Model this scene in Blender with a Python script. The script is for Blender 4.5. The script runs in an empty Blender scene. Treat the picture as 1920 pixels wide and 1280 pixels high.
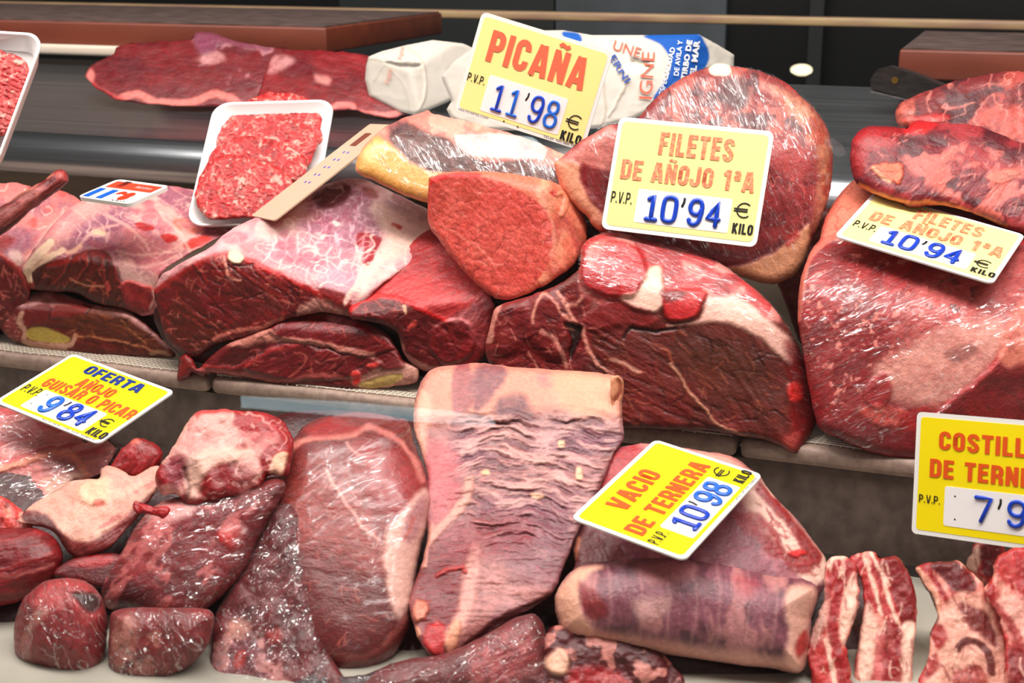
import bpy, math
import numpy as np
from mathutils import Matrix, Vector

# ------------------------------------------------------------------ camera, world, lights, exposure
SC = bpy.context.scene
PW, PH = 1920, 1280
LENS = 50.0
F = PW * LENS / 36.0
PITCH, YAW = math.radians(16), math.radians(20)
CAM = np.array([0.0, 0.0, 0.54])
FWD = np.array([-math.sin(YAW) * math.cos(PITCH), math.cos(YAW) * math.cos(PITCH), -math.sin(PITCH)])
RGT = np.array([math.cos(YAW), math.sin(YAW), 0.0])
UPV = np.cross(RGT, FWD)
cd = bpy.data.cameras.new('camera'); co = bpy.data.objects.new('camera', cd); SC.collection.objects.link(co)
co.matrix_world = Matrix(((RGT[0], UPV[0], -FWD[0], CAM[0]), (RGT[1], UPV[1], -FWD[1], CAM[1]),
                          (RGT[2], UPV[2], -FWD[2], CAM[2]), (0, 0, 0, 1)))
cd.lens = LENS; cd.sensor_width = 36; cd.clip_start = 0.02; cd.clip_end = 60
cd.dof.use_dof = True; cd.dof.focus_distance = 1.36; cd.dof.aperture_fstop = 9.0
SC.camera = co
SC.view_settings.view_transform = 'Standard'; SC.view_settings.look = 'None'
SC.view_settings.gamma = 1.0; SC.view_settings.use_curve_mapping = False
SC.view_settings.exposure = 0.0

W = bpy.data.worlds.new('world'); SC.world = W; W.use_nodes = True
W.node_tree.nodes['Background'].inputs[0].default_value = (1.0, 0.93, 0.88, 1)
W.node_tree.nodes['Background'].inputs[1].default_value = 0.085

def area(name, loc, target, sx, sy, power, col=(1, 1, 1)):
    l = bpy.data.lights.new(name, 'AREA'); l.shape = 'RECTANGLE'; l.size = sx; l.size_y = sy
    l.energy = power; l.color = col
    o = bpy.data.objects.new(name, l); SC.collection.objects.link(o)
    z = -(Vector(target) - Vector(loc)).normalized(); x = (Vector((1, 0, 0)) - z * z.x).normalized(); y = z.cross(x)
    o.matrix_world = Matrix(((x.x, y.x, z.x, loc[0]), (x.y, y.y, z.y, loc[1]), (x.z, y.z, z.z, loc[2]), (0, 0, 0, 1)))
    return o
area('counter_lamp', (-0.75, 0.95, 1.48), (-0.78, 1.25, 0.0), 3.5, 0.20, 50, (1.0, 0.955, 0.91))
area('ceiling_fill', (-0.3, 1.35, 2.8), (-0.4, 1.25, 0.1), 2.4, 1.0, 36, (1.0, 0.95, 0.9))  # added soft overhead fill, not a visible fixture
area('hall_fill', (0.9, -2.6, 1.35), (-0.4, 1.3, 0.15), 1.8, 1.2, 10, (1.0, 0.95, 0.9))  # added front fill that lifts the cut faces; no such lamp is visible

for _x in (-1.05, -0.45, 0.15):
    _o = area('added_glint_spot', (_x, 0.55, 2.2), (-0.42, 1.2, 0.2), 0.08, 0.08, 5.0, (1.0, 0.96, 0.9)); _o.data.shape = 'DISK'  # added spots for glints and firmer modelling; no such fixtures are visible

YR, ZL = 1.226, 0.095          # riser plane, ledge height

# ------------------------------------------------------------------ pixel <-> world helpers
def ray(x, y):
    x = np.asarray(x, float); y = np.asarray(y, float)
    return FWD + RGT * ((x - 960) / F)[..., None] + UPV * ((640 - y) / F)[..., None]
def pt(x, y, d): return CAM + ray(x, y) * np.asarray(d, float)[..., None]
def zd(x, y, z): return float((z - CAM[2]) / ray(x, y)[2])
def yd(x, y, Y): return float((Y - CAM[1]) / ray(x, y)[1])
def nrm(az, el):
    a, e = math.radians(az), math.radians(el)
    tow = np.array([math.sin(YAW), -math.cos(YAW), 0.0])
    return math.cos(e) * (math.cos(a) * tow + math.sin(a) * RGT) + math.sin(e) * np.array([0, 0, 1.0])

def lin(c):
    c = np.asarray(c, float) / 255.0
    return np.where(c <= 0.04045, c / 12.92, ((c + 0.055) / 1.055) ** 2.4)

# ------------------------------------------------------------------ numpy noise
def _h(ix, iy, s):
    h = (ix.astype(np.int64) * 374761393 + iy.astype(np.int64) * 668265263 + int(s) * 974634777) & 0xffffffff
    h = ((h ^ (h >> 13)) * 1274126177) & 0xffffffff
    h = h ^ (h >> 16)
    return (h & 0xffff) / 65535.0
def vn(x, y, s=0):
    ix = np.floor(x); iy = np.floor(y); fx = x - ix; fy = y - iy
    fx = fx * fx * fx * (fx * (fx * 6 - 15) + 10); fy = fy * fy * fy * (fy * (fy * 6 - 15) + 10)
    a = _h(ix, iy, s); b = _h(ix + 1, iy, s); c = _h(ix, iy + 1, s); d = _h(ix + 1, iy + 1, s)
    return (a + (b - a) * fx) * (1 - fy) + (c + (d - c) * fx) * fy
def fbm(x, y, o=3, s=0):
    v = 0; a = 0.5; t = 0
    for k in range(o):
        v = v + a * vn(x * 2 ** k + 17.3 * k, y * 2 ** k + 9.1 * k, s + k); t += a; a *= 0.5
    return v / t
def worley(x, y, s=0):
    ix = np.floor(x); iy = np.floor(y); f1 = np.full(x.shape, 9.0); f2 = f1.copy()
    for i in (-1, 0, 1):
        for j in (-1, 0, 1):
            cx = ix + i; cy = iy + j
            d = np.hypot(cx + 0.15 + 0.7 * _h(cx, cy, s) - x, cy + 0.15 + 0.7 * _h(cx, cy, s + 5) - y)
            f2 = np.where(d < f1, f1, np.minimum(f2, d)); f1 = np.minimum(f1, d)
    return f1, f2
def ss(a, b, v):
    t = np.clip((v - a) / (b - a + 1e-9), 0, 1); return t * t * (3 - 2 * t)

def crom(pts, closed=True, n=6):
    P = np.array(pts, float); m = len(P); out = []
    rng = m if closed else m - 1
    for i in range(rng):
        if closed: p0, p1, p2, p3 = P[i - 1], P[i], P[(i + 1) % m], P[(i + 2) % m]
        else: p0, p1, p2, p3 = P[max(i - 1, 0)], P[i], P[i + 1], P[min(i + 2, m - 1)]
        for k in range(n):
            t = k / n
            out.append(0.5 * ((2 * p1) + (-p0 + p2) * t + (2 * p0 - 5 * p1 + 4 * p2 - p3) * t * t + (-p0 + 3 * p1 - 3 * p2 + p3) * t ** 3))
    if not closed: out.append(P[-1])
    return np.array(out)
def pdist(X, Y, P, closed):
    A = P; B = np.roll(P, -1, 0)
    if not closed: A, B = P[:-1], P[1:]
    best = np.full(X.shape, 1e18); wn = np.zeros(X.shape, bool)
    for (ax, ay), (bx, by) in zip(A, B):
        dx, dy = bx - ax, by - ay; l = dx * dx + dy * dy + 1e-12
        t = np.clip(((X - ax) * dx + (Y - ay) * dy) / l, 0, 1)
        best = np.minimum(best, (X - ax - t * dx) ** 2 + (Y - ay - t * dy) ** 2)
        if closed:
            c = ((ay > Y) != (by > Y))
            if dy != 0: wn ^= c & (X < ax + (Y - ay) * dx / dy)
    return np.sqrt(best), wn
def sdf(X, Y, P):
    d, w = pdist(X, Y, P, True); return np.where(w, d, -d)

# ------------------------------------------------------------------ materials
MATS = {}
def mk(name, col=(200, 200, 200), rough=0.5, metal=0.0, spec=0.5, emit=0.0):
    if name in MATS: return MATS[name]
    m = bpy.data.materials.new(name); m.use_nodes = True
    b = m.node_tree.nodes['Principled BSDF']
    b.inputs['Base Color'].default_value = (*lin(col), 1); b.inputs['Roughness'].default_value = rough
    b.inputs['Metallic'].default_value = metal; b.inputs['Specular IOR Level'].default_value = spec
    if emit:
        b.inputs['Emission Color'].default_value = (*lin(col), 1); b.inputs['Emission Strength'].default_value = emit
    MATS[name] = m; return m
def noisy(name, c1, c2, scale=(20, 20, 20), rough=0.5, metal=0.0, bump=0.0, detail=4, lo=0.35, hi=0.65, r2=None):
    m = mk(name, c1, rough, metal); nt = m.node_tree; N = nt.nodes; L = nt.links; b = N['Principled BSDF']
    tc = N.new('ShaderNodeTexCoord'); mp = N.new('ShaderNodeMapping'); mp.inputs['Scale'].default_value = scale
    nz = N.new('ShaderNodeTexNoise'); nz.inputs['Scale'].default_value = 1.0; nz.inputs['Detail'].default_value = detail
    cr = N.new('ShaderNodeValToRGB'); e = cr.color_ramp.elements
    e[0].position = lo; e[0].color = (*lin(c1), 1); e[1].position = hi; e[1].color = (*lin(c2), 1)
    L.new(tc.outputs['Object'], mp.inputs[0]); L.new(mp.outputs[0], nz.inputs['Vector'])
    L.new(nz.outputs['Fac'], cr.inputs[0]); L.new(cr.outputs[0], b.inputs['Base Color'])
    if r2 is not None:
        mr = N.new('ShaderNodeMapRange'); mr.inputs[3].default_value = rough; mr.inputs[4].default_value = r2
        L.new(nz.outputs['Fac'], mr.inputs[0]); L.new(mr.outputs[0], b.inputs['Roughness'])
    if bump:
        bp = N.new('ShaderNodeBump'); bp.inputs['Strength'].default_value = bump; bp.inputs['Distance'].default_value = 0.002
        L.new(nz.outputs['Fac'], bp.inputs['Height']); L.new(bp.outputs[0], b.inputs['Normal'])
    return m
def painted(name, rough=0.34, spec=0.5, bump=0.35, nscale=260, vary=0.28, sss=0.0, coat=0.0):
    """surface whose own colour is stored on the mesh (col), with fine procedural grain and relief"""
    m = mk(name, (200, 60, 60), rough, 0, spec); nt = m.node_tree; N = nt.nodes; L = nt.links; b = N['Principled BSDF']
    at = N.new('ShaderNodeAttribute'); at.attribute_name = 'col'
    rg = N.new('ShaderNodeAttribute'); rg.attribute_name = 'rgh'
    tc = N.new('ShaderNodeTexCoord')
    nz = N.new('ShaderNodeTexNoise'); nz.inputs['Scale'].default_value = nscale; nz.inputs['Detail'].default_value = 5
    nz.inputs['Roughness'].default_value = 0.65
    n2 = N.new('ShaderNodeTexNoise'); n2.inputs['Scale'].default_value = nscale * 0.22; n2.inputs['Detail'].default_value = 4
    for q in (nz, n2): L.new(tc.outputs['Object'], q.inputs['Vector'])
    mr = N.new('ShaderNodeMapRange'); mr.inputs[1].default_value = 0.34; mr.inputs[2].default_value = 0.66
    mr.inputs[3].default_value = 1 - vary; mr.inputs[4].default_value = 1 + vary * 0.75
    ga = N.new('ShaderNodeAttribute'); ga.attribute_name = 'grain'
    gm = N.new('ShaderNodeMapping'); gm.inputs['Scale'].default_value = (6, 26, 1); L.new(ga.outputs['Vector'], gm.inputs[0])
    gn = N.new('ShaderNodeTexNoise'); gn.inputs['Scale'].default_value = 1.0; gn.inputs['Detail'].default_value = 3; gn.inputs['Distortion'].default_value = 0.4
    L.new(gm.outputs[0], gn.inputs['Vector'])
    sp = N.new('ShaderNodeSeparateColor'); L.new(at.outputs['Color'], sp.inputs[0])
    lean = N.new('ShaderNodeMapRange'); lean.inputs[1].default_value = 0.05; lean.inputs[2].default_value = 0.30; lean.inputs[3].default_value = 0.34; lean.inputs[4].default_value = 0.0
    L.new(sp.outputs['Green'], lean.inputs[0])
    av = N.new('ShaderNodeMix'); av.data_type = 'FLOAT'; L.new(lean.outputs[0], av.inputs[0]); L.new(nz.outputs['Fac'], av.inputs[2]); L.new(gn.outputs['Fac'], av.inputs[3])
    L.new(av.outputs[0], mr.inputs[0])
    mx = N.new('ShaderNodeVectorMath'); mx.operation = 'SCALE'
    ln2 = N.new('ShaderNodeMapRange'); ln2.inputs[1].default_value = 0.05; ln2.inputs[2].default_value = 0.35; ln2.inputs[3].default_value = 1.0; ln2.inputs[4].default_value = 0.3
    L.new(sp.outputs['Green'], ln2.inputs[0]); vm = N.new('ShaderNodeMix'); vm.data_type = 'FLOAT'; vm.inputs[2].default_value = 1.0
    L.new(ln2.outputs[0], vm.inputs[0]); L.new(mr.outputs[0], vm.inputs[3])
    L.new(at.outputs['Color'], mx.inputs[0]); L.new(vm.outputs[0], mx.inputs['Scale'])
    L.new(mx.outputs[0], b.inputs['Base Color'])
    ad = N.new('ShaderNodeMath'); ad.operation = 'MULTIPLY_ADD'; ad.inputs[1].default_value = 0.5
    L.new(n2.outputs['Fac'], ad.inputs[0]); L.new(rg.outputs['Fac'], ad.inputs[2])
    sb = N.new('ShaderNodeMath'); sb.operation = 'SUBTRACT'; sb.inputs[1].default_value = 0.25; sb.use_clamp = True
    L.new(ad.outputs[0], sb.inputs[0]); L.new(sb.outputs[0], b.inputs['Roughness'])
    s = N.new('ShaderNodeMath'); s.operation = 'MULTIPLY_ADD'; s.inputs[1].default_value = 2.0
    L.new(n2.outputs['Fac'], s.inputs[0]); L.new(av.outputs[0], s.inputs[2])
    bp = N.new('ShaderNodeBump'); bp.inputs['Strength'].default_value = bump; bp.inputs['Distance'].default_value = 0.0016
    L.new(s.outputs[0], bp.inputs['Height']); L.new(bp.outputs[0], b.inputs['Normal'])
    if sss:
        b.inputs['Subsurface Weight'].default_value = sss; b.inputs['Subsurface Radius'].default_value = (1, 0.35, 0.25)
        b.inputs['Subsurface Scale'].default_value = 0.006
    if coat:
        b.inputs['Coat Weight'].default_value = coat; b.inputs['Coat Roughness'].default_value = 0.12
    return m
MEAT = painted('raw_meat', rough=0.36, spec=0.5, bump=0.65, vary=0.34)
MINCE = painted('minced_meat', rough=0.4, spec=0.45, bump=0.6, nscale=420, vary=0.35)
PAPER = painted('waxed_paper', rough=0.6, spec=0.3, bump=0.12, vary=0.06)
def schlick(nt, f0=0.04, k=0.96):
    """reflectance of a thin clear sheet, the same from both of its sides"""
    N = nt.nodes; L = nt.links; lw = N.new('ShaderNodeLayerWeight'); lw.inputs['Blend'].default_value = 0.5
    pw = N.new('ShaderNodeMath'); pw.operation = 'POWER'; pw.inputs[1].default_value = 5.0; L.new(lw.outputs['Facing'], pw.inputs[0])
    ma = N.new('ShaderNodeMath'); ma.operation = 'MULTIPLY_ADD'; ma.inputs[1].default_value = k; ma.inputs[2].default_value = f0
    L.new(pw.outputs[0], ma.inputs[0]); return ma.outputs[0]
def film_mat(name, rough=0.16, sx=(1.8, 13, 1), bump=0.45, base=0.5, line=0.34, cover=(0.5, 0.68), w=0.028, big=1.6):
    """thin clear plastic film: see-through, faint sheen, with fine shiny creases"""
    m = bpy.data.materials.new(name); m.use_nodes = True; nt = m.node_tree; N = nt.nodes; L = nt.links
    for q in list(N):
        if q.type != 'OUTPUT_MATERIAL': N.remove(q)
    out = [q for q in N if q.type == 'OUTPUT_MATERIAL'][0]
    def math_(op, a=None, b=None, clamp=False):
        q = N.new('ShaderNodeMath'); q.operation = op; q.use_clamp = clamp
        for k, v in enumerate((a, b)):
            if v is None: continue
            if hasattr(v, 'is_output') or hasattr(v, 'links'): L.new(v, q.inputs[k])
            else: q.inputs[k].default_value = v
        return q.outputs[0]
    tr = N.new('ShaderNodeBsdfTransparent'); gl = N.new('ShaderNodeBsdfGlossy'); gl.inputs['Roughness'].default_value = rough
    gl.inputs['Color'].default_value = (1, 1, 1, 1); df = N.new('ShaderNodeBsdfDiffuse'); df.inputs['Color'].default_value = (0.85, 0.82, 0.8, 1)
    uv = N.new('ShaderNodeUVMap'); uv.uv_map = 'fuv'
    def noise(sc, det, dist, off):
        mp = N.new('ShaderNodeMapping'); mp.inputs['Scale'].default_value = sc; mp.inputs['Location'].default_value = (off, off, 0)
        nz = N.new('ShaderNodeTexNoise'); nz.inputs['Scale'].default_value = 1.0; nz.inputs['Detail'].default_value = det
        nz.inputs['Distortion'].default_value = dist
        L.new(uv.outputs[0], mp.inputs[0]); L.new(mp.outputs[0], nz.inputs['Vector']); return nz.outputs['Fac']
    n1 = noise(sx, 3, 0.5, 0.0); n2 = noise((sx[0] * 0.5, sx[1] * 0.45, 1), 2, 0.8, 7.3); n3 = noise((0.7, 0.9, 1), 2, 0.3, 3.1)
    def lines(n, wd):
        a = math_('ABSOLUTE', math_('SUBTRACT', n, 0.5)); return math_('SUBTRACT', 1.0, math_('DIVIDE', a, wd), True)
    cv = N.new('ShaderNodeMapRange'); cv.inputs[1].default_value = cover[0]; cv.inputs[2].default_value = cover[1]; L.new(n3, cv.inputs[0])
    ln = math_('MAXIMUM', math_('MULTIPLY', lines(n1, w), cv.outputs[0]), math_('MULTIPLY', lines(n2, w * 0.55), 0.8))
    fr = schlick(nt, 0.05, 0.22)
    bp = N.new('ShaderNodeBump'); bp.inputs['Strength'].default_value = bump; bp.inputs['Distance'].default_value = 0.002
    L.new(math_('ADD', math_('MULTIPLY', n1, 0.12), math_('ADD', math_('MULTIPLY', n2, 0.35), math_('MULTIPLY', noise((big, big * 1.6, 1), 2, 0.8, 5.5), 9.0))), bp.inputs['Height']); L.new(bp.outputs[0], gl.inputs['Normal'])
    fac = math_('ADD', math_('MULTIPLY', fr, base), math_('MULTIPLY', ln, line), True)
    sm = N.new('ShaderNodeMixShader'); sm.inputs[0].default_value = 0.3; L.new(gl.outputs[0], sm.inputs[1]); L.new(df.outputs[0], sm.inputs[2])
    mix = N.new('ShaderNodeMixShader'); L.new(fac, mix.inputs[0]); L.new(tr.outputs[0], mix.inputs[1]); L.new(sm.outputs[0], mix.inputs[2]); L.new(mix.outputs[0], out.inputs[0])
    return m
FILM = film_mat('cling_film')
FILMS = film_mat('smooth_film', rough=0.2, sx=(1.6, 9, 1), bump=0.22, base=0.55, line=0.16, cover=(0.58, 0.74), w=0.025, big=0.9)
FILMW = film_mat('heavy_crumpled_film', rough=0.12, sx=(2.2, 4.5, 1), bump=1.0, base=0.9, line=0.4, cover=(0.5, 0.62), w=0.024, big=2.6)
FILMC = film_mat('crumpled_film', rough=0.09, sx=(2.6, 5, 1), bump=0.8, base=0.6, line=0.28, cover=(0.5, 0.66), w=0.022, big=3.4)
WHITEP = mk('white_plastic', (240, 238, 232), 0.35)
YELL = mk('yellow_print', (250, 226, 0), 0.38)
PALEY = mk('faded_yellow_print', (250, 236, 150), 0.42)
PANELW = mk('white_price_panel', (244, 240, 238), 0.4)
ORNG = mk('orange_print', (226, 84, 14), 0.45)
FADEO = noisy('worn_orange_print', (236, 120, 84), (244, 178, 128), (420, 420, 420), 0.5, lo=0.45, hi=0.7)
SALM = mk('salmon_print', (236, 108, 76), 0.45)
NAVY = mk('navy_print', (14, 44, 130), 0.45)
BLACKP = mk('black_print', (18, 18, 16), 0.5)
BLUED = mk('blue_plastic_digit', (24, 66, 190), 0.22)
BLUEL = mk('light_blue_plastic_digit', (36, 104, 214), 0.22)

# ------------------------------------------------------------------ object helpers
def link(name, me, mat=None, parent=None, mw=None):
    o = bpy.data.objects.new(name, me); SC.collection.objects.link(o)
    if me is not None and mat is not None and len(me.materials) == 0: me.materials.append(mat)
    if parent is not None: o.parent = parent
    if mw is not None: o.matrix_local = mw
    return o
def tag(o, label=None, cat=None, group=None, kind=None):
    if label: o['label'] = label
    if cat: o['category'] = cat
    if group: o['group'] = group
    if kind: o['kind'] = kind
    return o
def empty(name, loc=(0, 0, 0), label=None, cat=None, group=None):
    o = bpy.data.objects.new(name, None); SC.collection.objects.link(o); o.location = loc
    o.empty_display_size = 0.02
    return tag(o, label, cat, group)
def meshpd(name, v, f, smooth=False):
    me = bpy.data.meshes.new(name); me.from_pydata([tuple(map(float, q)) for q in v], [], [tuple(map(int, q)) for q in f]); me.update()
    if smooth: me.shade_smooth()
    return me
def fastmesh(name, V, polys):
    """polys: list of int arrays (k, n)"""
    me = bpy.data.meshes.new(name)
    nl = sum(p.size for p in polys); npoly = sum(len(p) for p in polys)
    me.vertices.add(len(V)); me.vertices.foreach_set('co', np.ascontiguousarray(V, dtype=np.float32).ravel())
    me.loops.add(nl); me.polygons.add(npoly)
    li = np.concatenate([p.ravel() for p in polys]).astype(np.int32)
    tot = np.concatenate([np.full(len(p), p.shape[1]) for p in polys]).astype(np.int32)
    st = np.concatenate([[0], np.cumsum(tot)[:-1]]).astype(np.int32)
    me.loops.foreach_set('vertex_index', li); me.polygons.foreach_set('loop_start', st)
    me.update(calc_edges=True); me.validate(); me.shade_smooth()
    return me
def attr(me, name, arr, typ='FLOAT_COLOR'):
    a = me.attributes.new(name, typ, 'POINT')
    if typ == 'FLOAT_COLOR':
        q = np.ones((len(arr), 4), np.float32); q[:, :3] = arr; a.data.foreach_set('color', q.ravel())
    else: a.data.foreach_set('value', np.ascontiguousarray(arr, np.float32))

def march(P, step):
    x0, y0 = P.min(0) - step * 1.5; x1, y1 = P.max(0) + step * 1.5
    xs = np.arange(x0, x1 + step, step); ys = np.arange(y0, y1 + step, step)
    X, Y = np.meshgrid(xs, ys); S = sdf(X, Y, P)
    e = 0.18 * step; S = np.where(np.abs(S) < e, np.where(S > 0, e, -e), S)
    I = S > 0
    nid = np.full(I.shape, -1, int); nid[I] = np.arange(I.sum()); n0 = int(I.sum())
    hx = I[:, :-1] != I[:, 1:]; hid = np.full(hx.shape, -1, int); hid[hx] = n0 + np.arange(hx.sum()); n1 = n0 + int(hx.sum())
    vx = I[:-1] != I[1:]; vid = np.full(vx.shape, -1, int); vid[vx] = n1 + np.arange(vx.sum())
    t = S[:, :-1] / (S[:, :-1] - S[:, 1:] + 1e-12); HX = X[:, :-1] + t * step; HY = Y[:, :-1]
    t2 = S[:-1] / (S[:-1] - S[1:] + 1e-12); VX = X[:-1]; VY = Y[:-1] + t2 * step
    px = np.concatenate([X[I], HX[hx], VX[vx]]); py = np.concatenate([Y[I], HY[hx], VY[vx]])
    sd = np.concatenate([S[I], np.zeros(hx.sum() + vx.sum())])
    C = [nid[:-1, :-1], nid[:-1, 1:], nid[1:, 1:], nid[1:, :-1]]
    E = [hid[:-1], vid[:, 1:], hid[1:], vid[:, :-1]]
    code = sum(((c >= 0).astype(int) << k) for k, c in enumerate(C))
    polys = []
    for cs in range(1, 16):
        m = code == cs
        if not m.any(): continue
        cols = []
        for k in range(4):
            i0 = cs >> k & 1; i1 = cs >> ((k + 1) % 4) & 1
            if i0: cols.append(C[k][m])
            if i0 != i1: cols.append(E[k][m])
        polys.append(np.stack(cols, 1)[:, ::-1])
    return px, py, sd, n0, polys

class Piece:
    """A solid body: silhouette at its real distance, front relief from a few supporting planes, rounded rim, closed back."""
    cnt = 0
    def __init__(s, outline, planes, R=40, T=0.06, base=(160, 45, 48), step=2.1, k=0.004, rs=0.8, wob=1.5, smooth=True,
                 lump=(0, 60), rough=0.42, Tr=None):
        Piece.cnt += 1; s.seed = Piece.cnt * 31
        P = crom(outline) if smooth else np.array(outline, float)
        if wob:
            q = fbm(P[:, 0] / 14, P[:, 1] / 14, 2, s.seed) - 0.5; q2 = fbm(P[:, 0] / 14 + 50, P[:, 1] / 14, 2, s.seed) - 0.5
            P = P + np.stack([q, q2], 1) * wob * 2.5
        step = min(step, 2.1) if step < 4 else step
        s.P = P; s.planes = planes; s.R = R; s.T = T * 0.35; s.k = k; s.rs = rs; s.Tr = Tr or R
        s.x, s.y, s.sd, s.n0, s.polys = march(P, step)
        s.fa = None; s.h = np.zeros(len(s.x)); s.c = np.tile(lin(base), (len(s.x), 1)); s.r = np.full(len(s.x), rough)
        wx = fbm(s.x / 22, s.y / 22, 3, s.seed + 3) - 0.5; wy = fbm(s.x / 22 + 90, s.y / 22, 3, s.seed + 4) - 0.5
        s.wx, s.wy = wx * 2, wy * 2
        if lump[0]: s.h += (fbm(s.x / lump[1], s.y / lump[1], 3, s.seed + 9) - 0.5) * 2 * lump[0]
        s.blot((lin(base) * 0.62), 46, 0.35, 0.5, 0.5, raw=True); s.blot(np.minimum(lin(base) * 1.5, 1), 30, 0.55, 0.4, 0.4, raw=True)
    def base(s, x, y):
        r = ray(x, y); ts = []
        for (px, py, d, az, el) in s.planes:
            n = nrm(az, el); q = r @ n; q = np.minimum(q, -0.1)
            ts.append(((pt(px, py, d) - CAM) @ n) / q)
        t = ts[0]
        for u in ts[1:]:
            m = np.maximum(t, u); t = m + s.k * np.log(np.exp((t - m) / s.k) + np.exp((u - m) / s.k))
        return t
    def depth(s, x, y, sd):
        b = s.base(x, y); R = s.R; q = 1 - np.clip(sd / R, 0, 1)
        return b, b + (R * b / F) * s.rs * (1 - np.sqrt(np.maximum(1 - q * q, 0)))
    # --- colour and relief
    def _w(s, warp): return s.x + s.wx * warp, s.y + s.wy * warp
    def _app(s, a, col, h, rough, raw=False):
        if col is not None:
            c = col if raw else lin(col); s.c += a[:, None] * (c - s.c)
        if h: s.h += a * h
        if rough is not None: s.r += a * (rough - s.r)
    def msk(s, pts, f=5, warp=4):
        X, Y = s._w(warp); P = crom(pts); a = np.zeros(len(s.x))
        lo = P.min(0) - f - 2; hi = P.max(0) + f + 2
        m = (X > lo[0]) & (X < hi[0]) & (Y > lo[1]) & (Y < hi[1])
        if m.any(): a[m] = ss(-f, f, sdf(X[m], Y[m], P))
        return a
    def poly(s, pts, col=None, f=5, a=1.0, warp=4, h=0, rough=None, tex=0):
        m = s.msk(pts, f, warp) * a
        if tex: m = m * (1 - tex + tex * ss(0.3, 0.65, fbm(s.x / 12, s.y / 12, 3, s.seed + 55)))
        s._app(m, col, h, rough); return s
    def line(s, pts, w, col=None, f=2, a=1.0, warp=4, h=0, rough=None, br=0):
        X, Y = s._w(warp); P = crom(pts, False) if len(pts) > 2 else np.array(pts, float); q = np.zeros(len(s.x))
        lo = P.min(0) - w - f - 2; hi = P.max(0) + w + f + 2
        m = (X > lo[0]) & (X < hi[0]) & (Y > lo[1]) & (Y < hi[1])
        if m.any():
            d, _ = pdist(X[m], Y[m], P, False); q[m] = 1 - ss(w / 2 - f / 2, w / 2 + f, d)
        if br: q = q * ss(br - 0.15, br + 0.15, fbm(s.x / 16, s.y / 16, 2, s.seed + 77))
        s._app(q * a, col, h, rough); return s
    def _rot(s, ang, st, sc):
        t = math.radians(ang); X, Y = s._w(5)
        return (X * math.cos(t) + Y * math.sin(t)) / (sc * st), (-X * math.sin(t) + Y * math.cos(t)) / sc
    def blot(s, col, sc, th, soft, a=1.0, ang=0, st=1, within=None, f=8, h=0, rough=None, raw=False, sd=0):
        u, v = s._rot(ang, st, sc); Piece.cnt += 1
        m = ss(th, th + soft, fbm(u, v, 3, s.seed + Piece.cnt * 7 + sd)) * a
        if within is not None: m = m * s.msk(within, f)
        s._app(m, col, h, rough, raw); return s
    def vein(s, col, sc, w=0.06, a=0.8, ang=0, st=1, within=None, f=8, h=0, br=0.4):
        u, v = s._rot(ang, st, sc); Piece.cnt += 1; sd = s.seed + Piece.cnt * 7
        n = fbm(u, v, 2, sd); m = 1 - ss(0, w, np.abs(n - 0.5))
        m = m * ss(br - 0.12, br + 0.12, fbm(u * 0.8 + 40, v * 0.8, 2, sd + 3)) * a
        if within is not None: m = m * s.msk(within, f)
        s._app(m, col, h, None); return s
    def cells(s, col, sc, a=0.6, ang=0, st=1, within=None, h=0, w=0.12, f=6, fill=None):
        u, v = s._rot(ang, st, sc); f1, f2 = worley(u, v, s.seed + 8); m = 1 - ss(0, w, f2 - f1)
        q = np.ones(len(s.x)) if within is None else s.msk(within, f)
        s._app(m * q * a, col, 0, None)
        if h: s.h += q * h * (ss(0, 0.5, f2 - f1) - 0.5)
        return s
    def fibre(s, ang, within=None, a=0.5, sc=7, st=9, dark=0.6, light=1.5, h=0.3, f=10):
        if s.fa is None: s.fa = ang
        u, v = s._rot(ang, st, sc); Piece.cnt += 1; sd = s.seed + Piece.cnt * 5
        n = fbm(u, v, 2, sd); q = np.ones(len(s.x)) if within is None else s.msk(within, f)
        k = ss(0.42, 0.2, n) if False else 1 - ss(0.25, 0.45, n)
        s.c += (k * q * a)[:, None] * (s.c * (dark - 1)); k2 = ss(0.58, 0.8, n)
        s.c += (k2 * q * a)[:, None] * (np.minimum(s.c * light + 0.03, 1) - s.c)
        s.h += q * h * (n - 0.5) * 2; return s
    def marble(s, within, n, col, L=(10, 30), w=1.5, ang=0, spread=70, a=0.85, h=0, branch=0.5, f=1.6):
        """scattered short broken streaks (fat flecks or fissures) with small branches"""
        P = np.array(within, float); lo, hi = P.min(0), P.max(0); rg = np.random.RandomState(s.seed + n); k = 0; C = crom(within)
        while k < n:
            c = lo + rg.rand(2) * (hi - lo)
            if sdf(np.array([c[0]]), np.array([c[1]]), C)[0] < 2: continue
            k += 1; t = math.radians(ang + rg.randn() * spread * 0.5); l = L[0] + rg.rand() * (L[1] - L[0]); pts = [c]
            for q in range(3):
                t += rg.randn() * 0.2; c = c + np.array([math.cos(t), math.sin(t)]) * l / 3; pts.append(c)
            s.line(pts, w * (0.6 + 0.8 * rg.rand()), col, f, a * (0.6 + 0.4 * rg.rand()), 2, h)
            if rg.rand() < branch:
                t2 = t + (1.2 if rg.rand() < 0.5 else -1.2); b = pts[1]
                s.line([b, b + np.array([math.cos(t2), math.sin(t2)]) * l * 0.35, b + np.array([math.cos(t2 + .3), math.sin(t2 + .3)]) * l * 0.55], w * 0.8, col, f, a * 0.8, 2, h)
        return s
    def bulge(s, pts, h, f=25): s.h += s.msk(pts, f, 2) * h; return s
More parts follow.
